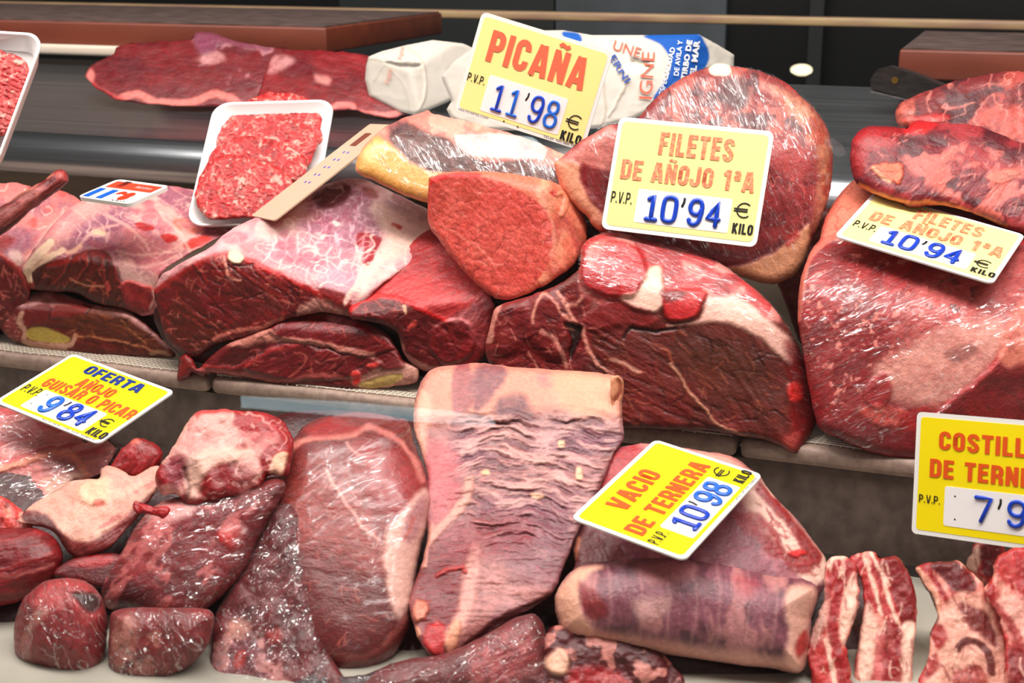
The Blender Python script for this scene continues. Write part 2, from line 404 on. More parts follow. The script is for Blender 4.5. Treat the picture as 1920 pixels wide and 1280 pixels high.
    # --- build
    def build(s, name, parent=None, mat=None):
        b, d = s.depth(s.x, s.y, s.sd)
        d = d - s.h * 0.001 * ss(0, 6, s.sd)
        Vf = pt(s.x, s.y, d); n0 = s.n0
        if mat is not PAPER: s.c = np.clip(s.c, 0, 1) ** 1.24 * np.array([1.0, 0.92, 0.85])
        bx, by, bs, bn, bpoly = march(s.P, 9.0)
        bb, bd = s.depth(bx, by, bs); q = 1 - np.clip(bs / s.Tr, 0, 1)
        db = bb + s.R * bb / F * s.rs + s.T * np.sqrt(np.maximum(1 - q * q, 0))
        db = np.maximum(db, bd + 0.0005)
        Vb = pt(bx, by, db); nf = len(Vf); V = np.concatenate([Vf, Vb])
        polys = list(s.polys) + [p[:, ::-1] + nf for p in bpoly]; mc = np.tile(s.c.mean(0), (len(Vb), 1))
        o0 = V.mean(0); o0[2] = V[:, 2].min()
        me = fastmesh(name, V - o0, polys)
        attr(me, 'col', np.concatenate([s.c, mc])); attr(me, 'rgh', np.concatenate([s.r, np.full(len(Vb), 0.4)]), 'FLOAT')
        t = math.radians(s.fa or 0); gu = (s.x * math.cos(t) + s.y * math.sin(t)) / 100; gv_ = (-s.x * math.sin(t) + s.y * math.cos(t)) / 100
        g3 = np.stack([gu, gv_, np.zeros(len(gu))], 1); at_ = me.attributes.new('grain', 'FLOAT_VECTOR', 'POINT'); at_.data.foreach_set('vector', np.concatenate([g3, np.zeros((len(Vb), 3))]).astype(np.float32).ravel())
        o = link(name, me, mat or MEAT, parent); o.location = o0 - (np.array(parent.location) if parent else 0)
        s.o = o; s.o0 = o0; s.d = d
        return o
    def at(s, x, y, off=0.0):
        x = np.asarray(x, float); y = np.asarray(y, float); sd = sdf(x, y, s.P); b, d = s.depth(x, y, np.maximum(sd, 0))
        if len(np.atleast_1d(x)) < 40000:
            xa = np.atleast_1d(x); ya = np.atleast_1d(y); hh = np.zeros(len(xa))
            for i in range(len(xa)):
                j = np.argmin((s.x - xa[i]) ** 2 + (s.y - ya[i]) ** 2); hh[i] = s.h[j]
            d = d - hh.reshape(d.shape) * 0.001
        return pt(x, y, d - off)
    def film(s, pts=None, off=1.2, mat=None, ang=0, amp=0.8, sc=14, st=6, step=4, name='cling_film', ex=0):
        P = crom(pts) if pts is not None else s.P
        if ex:
            c = P.mean(0); P = c + (P - c) * (1 + ex)
        x, y, sd, n0, polys = march(P, step)
        so = np.maximum(sdf(x, y, s.P), 0); b, d = s.depth(x, y, so)
        # follow the body's relief (nearest grid sample), smoothed
        gx = np.round((s.x[:s.n0] - s.x.min()) / 8).astype(int); gy = np.round((s.y[:s.n0] - s.y.min()) / 8).astype(int)
        H = np.zeros((gy.max() + 2, gx.max() + 2)); Cn = H.copy(); np.add.at(H, (gy, gx), s.h[:s.n0]); np.add.at(Cn, (gy, gx), 1)
        H = H / np.maximum(Cn, 1)
        fx = np.clip((x - s.x.min()) / 8, 0, H.shape[1] - 1.001); fy = np.clip((y - s.y.min()) / 8, 0, H.shape[0] - 1.001)
        ix = fx.astype(int); iy = fy.astype(int); fx -= ix; fy -= iy
        hh = (H[iy, ix] * (1 - fx) + H[iy, ix + 1] * fx) * (1 - fy) + (H[iy + 1, ix] * (1 - fx) + H[iy + 1, ix + 1] * fx) * fy
        t = math.radians(ang); u = x * math.cos(t) + y * math.sin(t); v = -x * math.sin(t) + y * math.cos(t)
        wv = fbm(u / (sc * st), v / sc, 3, s.seed + 91)
        d = d - (np.maximum(hh, 0) + off + amp * wv) * 0.001
        V = pt(x, y, d)
        me = fastmesh(name, V - s.o0, polys)
        uvl = me.uv_layers.new(name='fuv'); li = np.zeros(len(me.loops), np.int32); me.loops.foreach_get('vertex_index', li)
        U = np.stack([u / 100, v / 100], 1)[li].astype(np.float32); uvl.data.foreach_set('uv', U.ravel())
        return link(name, me, mat or FILM, s.o)

# ------------------------------------------------------------------ lettering
_FONT = {}
def text_mesh(txt, bold=0.0, size=1.0):
    key = (txt, bold)
    if key in _FONT: return _FONT[key]
    cu = bpy.data.curves.new('t', 'FONT'); cu.body = txt; cu.size = 1.0; cu.offset = bold; cu.resolution_u = 4; cu.space_character = 1.0 + bold * 1.6; cu.fill_mode = 'FRONT'
    ob = bpy.data.objects.new('t', cu); SC.collection.objects.link(ob)
    dg = bpy.context.evaluated_depsgraph_get(); dg.update()
    me = bpy.data.meshes.new_from_object(ob.evaluated_get(dg))
    v = np.zeros(len(me.vertices) * 3); me.vertices.foreach_get('co', v); v = v.reshape(-1, 3)
    f = [tuple(p.vertices) for p in me.polygons]
    bpy.data.objects.remove(ob); bpy.data.curves.remove(cu); bpy.data.meshes.remove(me)
    _FONT[key] = (v, f); return v, f
def cap(bold): return text_mesh('H', bold)[0][:, 1].max()
# ================================================================== SETTING
def box(name, x0, x1, y0, y1, z0, z1, mat, parent=None, bev=0.0, seg=2):
    import bmesh
    bm = bmesh.new(); bmesh.ops.create_cube(bm, size=1.0)
    cx, cy = (x0 + x1) / 2, (y0 + y1) / 2
    for v in bm.verts: v.co = Vector((v.co.x * (x1 - x0), v.co.y * (y1 - y0), (v.co.z + 0.5) * (z1 - z0)))
    if bev: bmesh.ops.bevel(bm, geom=bm.edges[:], offset=bev, segments=seg, profile=0.5, affect='EDGES')
    me = bpy.data.meshes.new(name); bm.to_mesh(me); bm.free()
    if bev: me.shade_smooth()
    o = link(name, me, mat, parent); l = np.array([cx, cy, z0])
    o.location = l - (np.array(parent.location) if parent else 0)
    return o
def extrude_profile(name, prof, x0, x1, mat, smooth=True):
    """profile: list of (y, z), open; extruded along x"""
    n = len(prof); P = np.array(prof); o0 = np.array([(x0 + x1) / 2, P[:, 0].mean(), P[:, 1].min()])
    v = [(x0, y, z) for y, z in prof] + [(x1, y, z) for y, z in prof]
    f = [(i, i + n, i + 1 + n, i + 1) for i in range(n - 1)] + [tuple(range(n)), tuple(range(2 * n - 1, n - 1, -1))]
    me = meshpd(name, np.array(v) - o0, f)
    if smooth:
        for p in me.polygons[:n - 1]: p.use_smooth = True
    o = link(name, me, mat); o.location = o0; return o

SLOPE = math.tan(math.radians(12))
YS, ZS = YR + 0.30, 0.288
def shelf_z(Y): return ZS + (Y - YS) * SLOPE
_r = ray(1450, 157); _t = (ZS - YS * SLOPE - CAM[2]) / (_r[2] - SLOPE * _r[1]); YB = float(_r[1] * _t)
def sd_(x, y):
    """distance to the sloping steel shelf along a sight line"""
    r = ray(x, y); return float((ZS - YS * SLOPE - CAM[2]) / (r[2] - SLOPE * r[1]))

steel = noisy('brushed_steel', (176, 180, 186), (196, 198, 200), (3, 240, 240), 0.24, 1.0, 0.04, r2=0.36)
darksteel = noisy('dark_blue_steel', (70, 84, 88), (96, 108, 110), (3, 240, 240), 0.3, 1.0, 0.04, r2=0.42)
riserm = noisy('frosted_riser_steel', (80, 65, 59), (108, 90, 82), (60, 60, 46), 0.42, 0.0, 0.5, detail=6)
lipm = noisy('shelf_slab_plastic', (146, 120, 108), (170, 144, 128), (130, 130, 130), 0.6, 0, 0.25)
trayw = noisy('white_tray_plastic', (158, 152, 140), (172, 166, 153), (14, 14, 14), 0.35)
blackw = noisy('dark_back_panel', (5, 6, 6), (10, 11, 12), (4, 4, 4), 0.35)
greyw = noisy('grey_back_panel', (54, 59, 62), (74, 80, 84), (6, 6, 2), 0.5)
postm = mk('dim_post_paint', (20, 22, 23), 0.5)
railm = noisy('tan_back_rail', (150, 112, 94), (178, 150, 108), (9, 60, 60), 0.45)
boardm = noisy('brown_board_side', (100, 42, 24), (116, 51, 30), (8, 30, 30), 0.5)
boardt = noisy('worn_board_top', (66, 50, 46), (100, 80, 74), (26, 60, 60), 0.6, 0, 0.2, detail=7)

floor = box('floor', -2.6, 1.6, 0.2, YR + 0.02, -0.03, -0.006, mk('counter_steel_base', (120, 116, 110), 0.35, 1.0)); tag(floor, kind='structure')
tray = box('display_tray', -1.5, 0.6, 0.55, YR - 0.035, -0.006, 0.0, trayw, bev=0.002)
tag(tray, 'white plastic tray sheet under the bottom row of meat', 'tray')
riser = box('trim_1', -2.6, 1.6, YR, YR + 0.03, -0.006, ZL - 0.018, riserm); tag(riser, kind='structure')
SLX = [-1.896, -1.339, -0.782, -0.225, 0.332]
slabs = []
for i in range(4):
    sl = box('slab', SLX[i] + 0.002, SLX[i + 1] - 0.002, YR - 0.004, YS - 0.02, ZL - 0.018, ZL, lipm, riser, bev=0.006, seg=3)
box('slab', 0.334, 0.9, YR - 0.004, YS - 0.02, ZL - 0.018, ZL, lipm, riser, bev=0.006, seg=3)

# white net mats on the slabs
netm = mk('white_net_plastic', (232, 222, 205), 0.5)
def net(x0, x1, y0, y1, z, label, sp=0.0056, w=0.0009, hgt=0.0012):
    V = []; Fc = []
    def bar(a, b, wd):
        a = np.array(a); b = np.array(b); d = (b - a) / np.linalg.norm(b - a); n = np.array([-d[1], d[0], 0]) * wd / 2; up = np.array([0, 0, hgt])
        k = len(V); V.extend([a - n, a + n, b + n, b - n, a - n + up, a + n + up, b + n + up, b - n + up])
        Fc.extend([(k, k + 3, k + 2, k + 1), (k + 4, k + 5, k + 6, k + 7), (k, k + 1, k + 5, k + 4), (k + 2, k + 3, k + 7, k + 6), (k + 1, k + 2, k + 6, k + 5), (k + 3, k, k + 4, k + 7)])
    nx = int((x1 - x0) / sp)
    def wav(x): return 0.0012 * math.sin(x * 31) + 0.001 * math.sin(x * 77 + 1)
    for i in range(nx + 1):
        x = x0 + i * sp; e = 0.0022 if i % 2 else 0.0
        bar((x, y0 + wav(x) - e, z + 0.0004), (x + 0.010, y1, z + 0.0004), w)
    ny = int((y1 - y0) / sp)
    for j in range(ny + 1):
        y = y0 + j * sp; prev = None; n = 14
        for q in range(n + 1):
            x = x0 + (x1 - x0) * q / n + (y - y0) * 0.06; p = (x, y + wav(x) * (1 - j / ny), z + 0.0009)
            if prev: bar(prev, p, w * (1.5 if j == 0 else 1.0))
            prev = p
    o0 = np.array([(x0 + x1) / 2, y0, z]); me = meshpd('net_mat', np.array(V) - o0, Fc)
    o = link('net_mat', me, netm); o.location = o0; return tag(o, label, 'mat', 'net mats on the raised ledge')
net(-1.33, -0.786, YR + 0.004, YR + 0.13, ZL, 'white net mat on the ledge, behind the small OFERTA card')
net(-0.776, -0.232, YR + 0.004, YR + 0.10, ZL, 'white net mat on the ledge under the big central beef blocks')
net(-0.218, 0.3, YR + 0.008, YR + 0.06, ZL, 'white net mat mostly hidden under the wrapped beef at right')

# sloping steel shelf with a rounded front edge
prof = [(YS + 0.03, 0.20), (YS + 0.03, 0.232), (YS + 0.004, 0.236), (YS - 0.012, 0.242)]
for k in range(9):
    a = math.radians(180 - k * 78 / 8); prof.append((YS + 0.028 + 0.040 * math.cos(a), ZS - 0.031 + 0.036 * math.sin(a)))
prof += [(YS + 0.062, shelf_z(YS + 0.062) - 0.002), (YB, shelf_z(YB)), (YB, shelf_z(YB) - 0.03), (YS + 0.06, 0.20)]
shelf = extrude_profile('steel_shelf', prof, -2.4, 1.2, steel)
tag(shelf, 'brushed stainless steel shelf step with rounded front edge behind the meat', 'shelf')

ub = box('trim_3', -2.4, 1.2, YS + 0.012, YS + 0.028, 0.07, 0.236, noisy('tan_back_panel', (112, 100, 86), (132, 118, 102), (6, 20, 20), 0.5)); tag(ub, kind='structure')
def zy(x, y, Y): return float(pt(x, y, yd(x, y, Y))[2])
def xy(x, y, Y): return float(pt(x, y, yd(x, y, Y))[0])
# cutting boards at the back of the shelf
Yf = YB - 0.03
def board(px_left, px_right, pxm, ytop, ybot, dep, label):
    xl = xy(px_left, ybot, Yf) if px_left is not None else -2.4
    xr = xy(px_right, ybot, Yf) if px_right is not None else 1.0
    z0, z1 = zy(pxm, ybot, Yf), zy(pxm, ytop, Yf)
    e = empty('cutting_board', ((xl + xr) / 2, Yf, z0), label, 'cutting board')
    box('board_body', xl, xr, Yf, Yf + dep, z0, z1 - 0.002, boardm, e, bev=0.003)
    box('board_surface', xl + 0.004, xr - 0.004, Yf + 0.004, Yf + dep - 0.004, z1 - 0.002, z1, boardt, e)
    return z0, z1
board(None, 612, 300, 42, 90, 0.42, 'thick brown cutting board above the flat beef slices at upper left')
zr0, zr1 = board(1682, None, 1780, 92, 152, 0.34, 'brown cutting board with grey worn top at upper right')
m0 = box('white_pad', -2.0, xy(262, 90, Yf - 0.012), Yf - 0.012, Yf + 0.3, zy(150, 104, Yf - 0.012), zy(150, 84, Yf), mk('pale_pad_plastic', (214, 196, 178), 0.5), bev=0.004)
tag(m0, 'pale pad showing under the brown cutting board at upper left', 'pad')

wb = box('wall_back', -4.0, 2.4, YB + 0.75, YB + 0.79, -0.2, 2.2, blackw); tag(wb, kind='structure')
Yw = YB + 0.745
gp = box('back_panel', xy(1045, 60, Yw), xy(1362, 60, Yw), Yw - 0.01, Yw + 0.005, 0.2, 1.3, greyw)
tag(gp, 'grey upright panel behind the paper parcel in the dark background', 'panel')
gp2 = box('back_panel', xy(640, 40, Yw), xy(1040, 40, Yw), Yw - 0.006, Yw + 0.005, 0.2, 1.3, mk('dark_green_panel', (26, 31, 30), 0.5))
tag(gp2, 'dark greenish panel at the top behind the PICAÑA card', 'panel')
ps = box('post', xy(1520, 80, Yw), xy(1546, 80, Yw), Yw - 0.03, Yw + 0.005, 0.2, 1.3, postm)
tag(ps, 'dim thin upright post in the dark background', 'post')
Yq = YB + 0.5
rl = box('trim_2', -3.0, 2.0, Yq, Yq + 0.03, zy(1280, 44, Yq), zy(1280, 28, Yq), railm, bev=0.003); tag(rl, kind='structure')

# knife on the shelf at the right
def knife():
    d = sd_(1690, 185) - 0.045
    A = pt(1642, 150, d); B = pt(1800, 185, d - 0.05); ax = (B - A) / np.linalg.norm(B - A)
    up = np.array([0, 0, 1.0]); up = up - ax * (up @ ax); up /= np.linalg.norm(up); nn = np.cross(ax, up)
    e = empty('knife', A, 'black handled butcher knife with brass rivets beside the right cutting board', 'knife')
    L = np.linalg.norm(B - A)
    prof = [(0, -0.010), (-0.004, 0.0), (0.002, 0.014), (0.014, 0.020), (0.04, 0.018), (0.08, 0.012), (L, 0.010), (L, -0.012), (0.06, -0.012)]
    V = []; n = len(prof)
    for t in (-0.009, 0.009):
        for a, b in prof: V.append(ax * a + up * b + nn * t)
    Fc = [tuple(range(n)), tuple(range(2 * n - 1, n - 1, -1))] + [(i, (i + 1) % n, (i + 1) % n + n, i + n) for i in range(n)]
    link('handle', meshpd('handle', V, [q[::-1] for q in Fc]), noisy('dark_wood_handle', (22, 18, 17), (40, 33, 30), (40, 200, 200), 0.4), e)
    V = []; pr = [(0.0, -0.0135), (L + 0.03, -0.0145), (L + 0.03, -0.03), (L, -0.03), (L, -0.0165), (0.0, -0.0155)]; n = 6
    for t in (-0.011, 0.011):
        for a, b in pr: V.append(ax * a + up * (b + 0.002) + nn * t)
    Fc = [tuple(range(n)), tuple(range(2 * n - 1, n - 1, -1))] + [(i, (i + 1) % n, (i + 1) % n + n, i + n) for i in range(n)]
    link('tang', meshpd('tang', V, [q[::-1] for q in Fc]), steel, e)
    side = 1 if (CAM - A) @ nn > 0 else -1
    for a in (0.026, 0.084):
        ring = []; m = 14
        for k in range(m): ring.append(ax * (a + 0.0042 * math.cos(k * 2 * math.pi / m)) + up * (0.006 + 0.0042 * math.sin(k * 2 * math.pi / m)) + nn * side * 0.0085)
        V = ring + [q + nn * side * 0.0018 for q in ring]
        Fc = [tuple(range(m, 2 * m))] + [(i, (i + 1) % m, (i + 1) % m + m, i + m) for i in range(m)]
        link('rivet', meshpd('rivet', V, Fc), mk('brass', (190, 160, 90), 0.3, 1.0), e)
knife()
# ================================================================== PRICE CARDS
def rotv(w):
    a = np.linalg.norm(w)
    if a < 1e-9: return np.eye(3)
    k = w / a; K = np.array([[0, -k[2], k[1]], [k[2], 0, -k[0]], [-k[1], k[0], 0]])
    return np.eye(3) + math.sin(a) * K + (1 - math.cos(a)) * K @ K
def fit_rect(corners, asp, depth, w0=(0, 0, 0)):
    """pose of a flat rectangle of known proportions from its four seen corners (TL TR BR BL); scaled to the given distance"""
    C = np.array(corners, float); loc = np.array([[-.5, .5 / asp], [.5, .5 / asp], [.5, -.5 / asp], [-.5, -.5 / asp]])
    wpx = (np.linalg.norm(C[1] - C[0]) + np.linalg.norm(C[2] - C[3])) / 2
    c0 = C.mean(0); best = None
    def proj(p):
        R = rotv(p[:3]); q = loc @ R[:, :2].T + p[3:6]
        return np.stack([960 + F * q[:, 0] / q[:, 2], 640 - F * q[:, 1] / q[:, 2]], 1)
    # camera frame: x right, y up, z forward; card normal faces -z
    for guess in ((0, 0), (0.6, 0), (-0.6, 0), (0, 0.6), (0, -0.6), (1.1, 0), (0.6, 0.6), (0.6, -0.6)):
        z = F / wpx; ang = math.atan2(-(C[1] - C[0])[1], (C[1] - C[0])[0])
        Rg = rotv(np.array([guess[0], 0, 0.])) @ rotv(np.array([0, guess[1], 0.])) @ rotv(np.array([0, 0, ang]))
        tr = (np.trace(Rg) - 1) / 2; th = math.acos(max(-1, min(1, tr)))
        ax = np.array([Rg[2, 1] - Rg[1, 2], Rg[0, 2] - Rg[2, 0], Rg[1, 0] - Rg[0, 1]]) / (2 * math.sin(th) + 1e-9) * th
        p = np.array([*ax, (c0[0] - 960) / F * z, (640 - c0[1]) / F * z, z]); lam = 1e-3
        r = (proj(p) - C).ravel(); e = r @ r
        for it in range(120):
            J = np.zeros((8, 6))
            for k in range(6):
                h = 1e-5 * max(1, abs(p[k])); pp = p.copy(); pp[k] += h; J[:, k] = ((proj(pp) - C).ravel() - r) / h
            A = J.T @ J; dp = -np.linalg.solve(A + lam * np.diag(np.diag(A) + 1e-6), J.T @ r)
            r2 = (proj(p + dp) - C).ravel(); e2 = r2 @ r2
            if e2 < e: p = p + dp; r = r2; e = e2; lam = max(lam * 0.4, 1e-9)
            else: lam = min(lam * 4, 1e6)
        if best is None or e < best[0] * 0.98: best = (e, p)
    e, p = best; R = rotv(p[:3]); s = depth / p[5]
    B = np.stack([RGT, UPV, FWD], 1)                       # camera frame -> world
    # local card frame: X right, Y up, Z towards the viewer
    Rw = B @ R; X = Rw[:, 0]; Y = Rw[:, 1]; Z = np.cross(X, Y)
    loc3 = CAM + B @ (p[3:6] * s)
    M = Matrix(((X[0], Y[0], Z[0], loc3[0]), (X[1], Y[1], Z[1], loc3[1]), (X[2], Y[2], Z[2], loc3[2]), (0, 0, 0, 1)))
    return M, s, s / asp, math.sqrt(e / 4)
def rrect(w, h, r, n=5):
    P = []
    for cx, cy, a0 in ((w / 2 - r, h / 2 - r, 0), (-w / 2 + r, h / 2 - r, 90), (-w / 2 + r, -h / 2 + r, 180), (w / 2 - r, -h / 2 + r, 270)):
        for k in range(n + 1):
            a = math.radians(a0 + 90 * k / n); P.append((cx + r * math.cos(a), cy + r * math.sin(a)))
    return P
def slabmesh(name, P, z0, z1):
    n = len(P); v = [(x, y, z0) for x, y in P] + [(x, y, z1) for x, y in P]
    f = [tuple(range(n - 1, -1, -1)), tuple(range(n, 2 * n))] + [(i, (i + 1) % n, (i + 1) % n + n, i + n) for i in range(n)]
    return meshpd(name, v, f)
DIG = {'0': [[(.5, 1), (.82, .95), (.95, .75), (.95, .25), (.82, .05), (.5, 0), (.18, .05), (.05, .25), (.05, .75), (.18, .95), (.5, 1)]],
       '1': [[(.2, .8), (.55, 1), (.55, 0)], [(.15, 0), (.95, 0)]],
       '4': [[(.72, 0), (.72, 1), (.08, .3), (.95, .3)]],
       '7': [[(.05, 1), (.95, 1), (.4, 0)]],
       '8': [[(.5, .53), (.2, .62), (.13, .78), (.25, .96), (.5, 1), (.75, .96), (.87, .78), (.8, .62), (.5, .53), (.15, .43), (.05, .25), (.18, .05), (.5, 0), (.82, .05), (.95, .25), (.85, .43), (.5, .53)]],
       '9': [[(.9, .66), (.78, .48), (.5, .42), (.2, .5), (.08, .7), (.2, .92), (.5, 1), (.8, .94), (.93, .72), (.9, .4), (.78, .12), (.5, 0), (.2, .05), (.08, .2)]]}
def tube(name, lines, r, n=8, flat=0.6):
    V = []; Fc = []
    for L in lines:
        P = np.array(L, float); m = len(P); base = len(V)
        T = np.gradient(P, axis=0); T /= np.linalg.norm(T, axis=1)[:, None] + 1e-12
        for i in range(m):
            nx = np.array([-T[i, 1], T[i, 0]])
            for k in range(n):
                a = 2 * math.pi * k / n
                q = P[i] + nx * r * math.cos(a); V.append((q[0], q[1], r * flat * math.sin(a)))
        for i in range(m - 1):
            for k in range(n):
                a = base + i * n + k; b = base + i * n + (k + 1) % n; Fc.append((a, a + n, b + n, b)[::-1])
        # rounded ends
        for i, sg in ((0, -1), (m - 1, 1)):
            c = len(V); q = P[i] + T[i] * sg * r * 0.8; V.append((q[0], q[1], 0))
            for k in range(n):
                a = base + i * n + k; b = base + i * n + (k + 1) % n
                Fc.append((a, b, c) if sg > 0 else (b, a, c))
    return meshpd(name, V, Fc, True)
def smoothline(pts, sharp):
    return np.array(pts) if sharp else crom(pts, False, 4)

def _arc(cx, cy, rx, ry, a0, a1, n=6):
    return [(cx + rx * math.cos(math.radians(a0 + (a1 - a0) * k / n)), cy + ry * math.sin(math.radians(a0 + (a1 - a0) * k / n))) for k in range(n + 1)]
def glyph(ch, s):
    """condensed grotesque capital as stroke centre lines; returns (width, strokes)"""
    w = 0.50; h = s / 2; a, b, t, o = h, w - h, 1 - h, h; m = (a + b) / 2; rx = (b - a) / 2; ry = 0.17
    top = _arc(m, t - ry, rx, ry, 180, 0); bot = _arc(m, o + ry, rx, ry, 180, 360)
    if ch == 'I': return s, [[(h, 0), (h, 1)]]
    if ch == '1': return 0.40, [[(0.27, 0), (0.27, 1)], [(0.03, 0.76), (0.14, 0.80), (0.24, 0.95)]]
    if ch == 'O': return w, [[(a, o + ry)] + top + bot[::-1][0:] + [(a, t - ry)]]
    if ch == 'C': return w, [[(b, 0.66)] + top[::-1] + bot + [(b, 0.34)]]
    if ch == 'G': return w, [[(b, 0.68)] + top[::-1] + bot + [(b, 0.48)], [(m, 0.46), (w, 0.46)]]
    if ch == 'U': return w, [[(a, 1)] + bot + [(b, 1)]]
    if ch == 'J': return w * 0.92, [[(b - .04, 1), (b - .04, o + ry)] + [(x - .04, y) for x, y in bot[::-1]] + [(a - .04, 0.36)]]
    if ch == 'S': return w, [[(b, 0.70)] + top[::-1] + [(a, 0.70), (a + .05, 0.60), (b - .05, 0.40), (b, 0.30)] + bot[::-1] + [(a, 0.30)]]
    if ch == 'D': return w, [[(a, 0), (a, 1)], [(a, t), (m, t)] + _arc(m, t - ry, rx, ry, 90, 0) + _arc(m, o + ry, rx, ry, 0, -90) + [(a, o)]]
    if ch in 'PR':
        g = [[(a, 0), (a, 1)], [(a, t), (m, t)] + _arc(m, t - ry, rx, ry, 90, 0) + _arc(m, 0.45 + ry, rx, ry, 0, -90) + [(a, 0.45)]]
        if ch == 'R': g.append([(m + .02, 0.47), (b, 0.30), (b + .01, 0)])
        return w, g
    if ch == 'E': return w * .9, [[(a, 0), (a, 1)], [(a, t), (w * .88, t)], [(a, .52), (w * .82, .52)], [(a, o), (w * .88, o)]]
    if ch == 'F': return w * .86, [[(a, 0), (a, 1)], [(a, t), (w * .86, t)], [(a, .50), (w * .78, .50)]]
    if ch == 'L': return w * .84, [[(a, 0), (a, 1)], [(a, o), (w * .84, o)]]
    if ch == 'T': return w * .95, [[(w * .475, 0), (w * .475, 1)], [(0, t), (w * .95, t)]]
    if ch == 'A': return w * 1.14, [[(h * .9, 0), (w * .57 - h * .4, 1)], [(w * 1.14 - h * .9, 0), (w * .57 + h * .4, 1)], [(w * .25, .25), (w * .9, .25)]]
    if ch == 'V': return w * 1.1, [[(h * .9, 1), (w * .55 - h * .4, 0)], [(w * 1.1 - h * .9, 1), (w * .55 + h * .4, 0)]]
    if ch in 'NÑ':
        g = [[(a, 0), (a, 1)], [(b + .02, 0), (b + .02, 1)], [(a, .97), (b + .02, .03)]]
        if ch == 'Ñ': g.append([(a, 1.12), (a + .08, 1.19), (m, 1.16), (b - .06, 1.12), (b + .02, 1.19)])
        return w * 1.04, g
    if ch == 'K': return w * 1.04, [[(a, 0), (a, 1)], [(a, .38), (b, 1)], [(m - .06, .55), (b + .02, 0)]]
    if ch == 'ª': return 0.34, [[(.05, .88), (.12, .95), (.22, .95), (.27, .88), (.27, .52)], [(.27, .78), (.12, .75), (.06, .66), (.10, .56), (.2, .56), (.27, .64)]]
    if ch == '.': return 0.2, [[(.1, 0), (.1, .16)]]
    return 0.26, []
def stroke_text(txt, s=0.155, gap=0.09):
    V = []; Fc = []; Zs = []; x = 0.0; ns = 0
    for ch in txt:
        w, g = glyph(ch, s)
        for L in g:
            wd = s * (0.62 if (ch == 'ª' or (ch == 'Ñ' and len(L) == 5)) else 1.0)
            P = np.array(L, float); keep = [0] + [i for i in range(1, len(P)) if np.linalg.norm(P[i] - P[i - 1]) > 1e-4]; P = P[keep]
            T = np.diff(P, axis=0); T /= np.linalg.norm(T, axis=1)[:, None]; Nn = np.stack([-T[:, 1], T[:, 0]], 1)
            n = len(P); k0 = len(V); ns += 1; Zs += [ns % 4] * (2 * n)
            for i in range(n):
                q = Nn[max(i - 1, 0)] + Nn[min(i, n - 2)]; q /= np.linalg.norm(q) + 1e-9
                k = wd / 2 / max(0.45, float(q @ Nn[min(i, n - 2)]))
                V.append((x + P[i, 0] + q[0] * k, P[i, 1] + q[1] * k)); V.append((x + P[i, 0] - q[0] * k, P[i, 1] - q[1] * k))
            Fc += [(k0 + 2 * i + 1, k0 + 2 * i + 3, k0 + 2 * i + 2, k0 + 2 * i) for i in range(n - 1)]
        x += w + gap
    return np.array(V), Fc, x - gap, np.array(Zs)
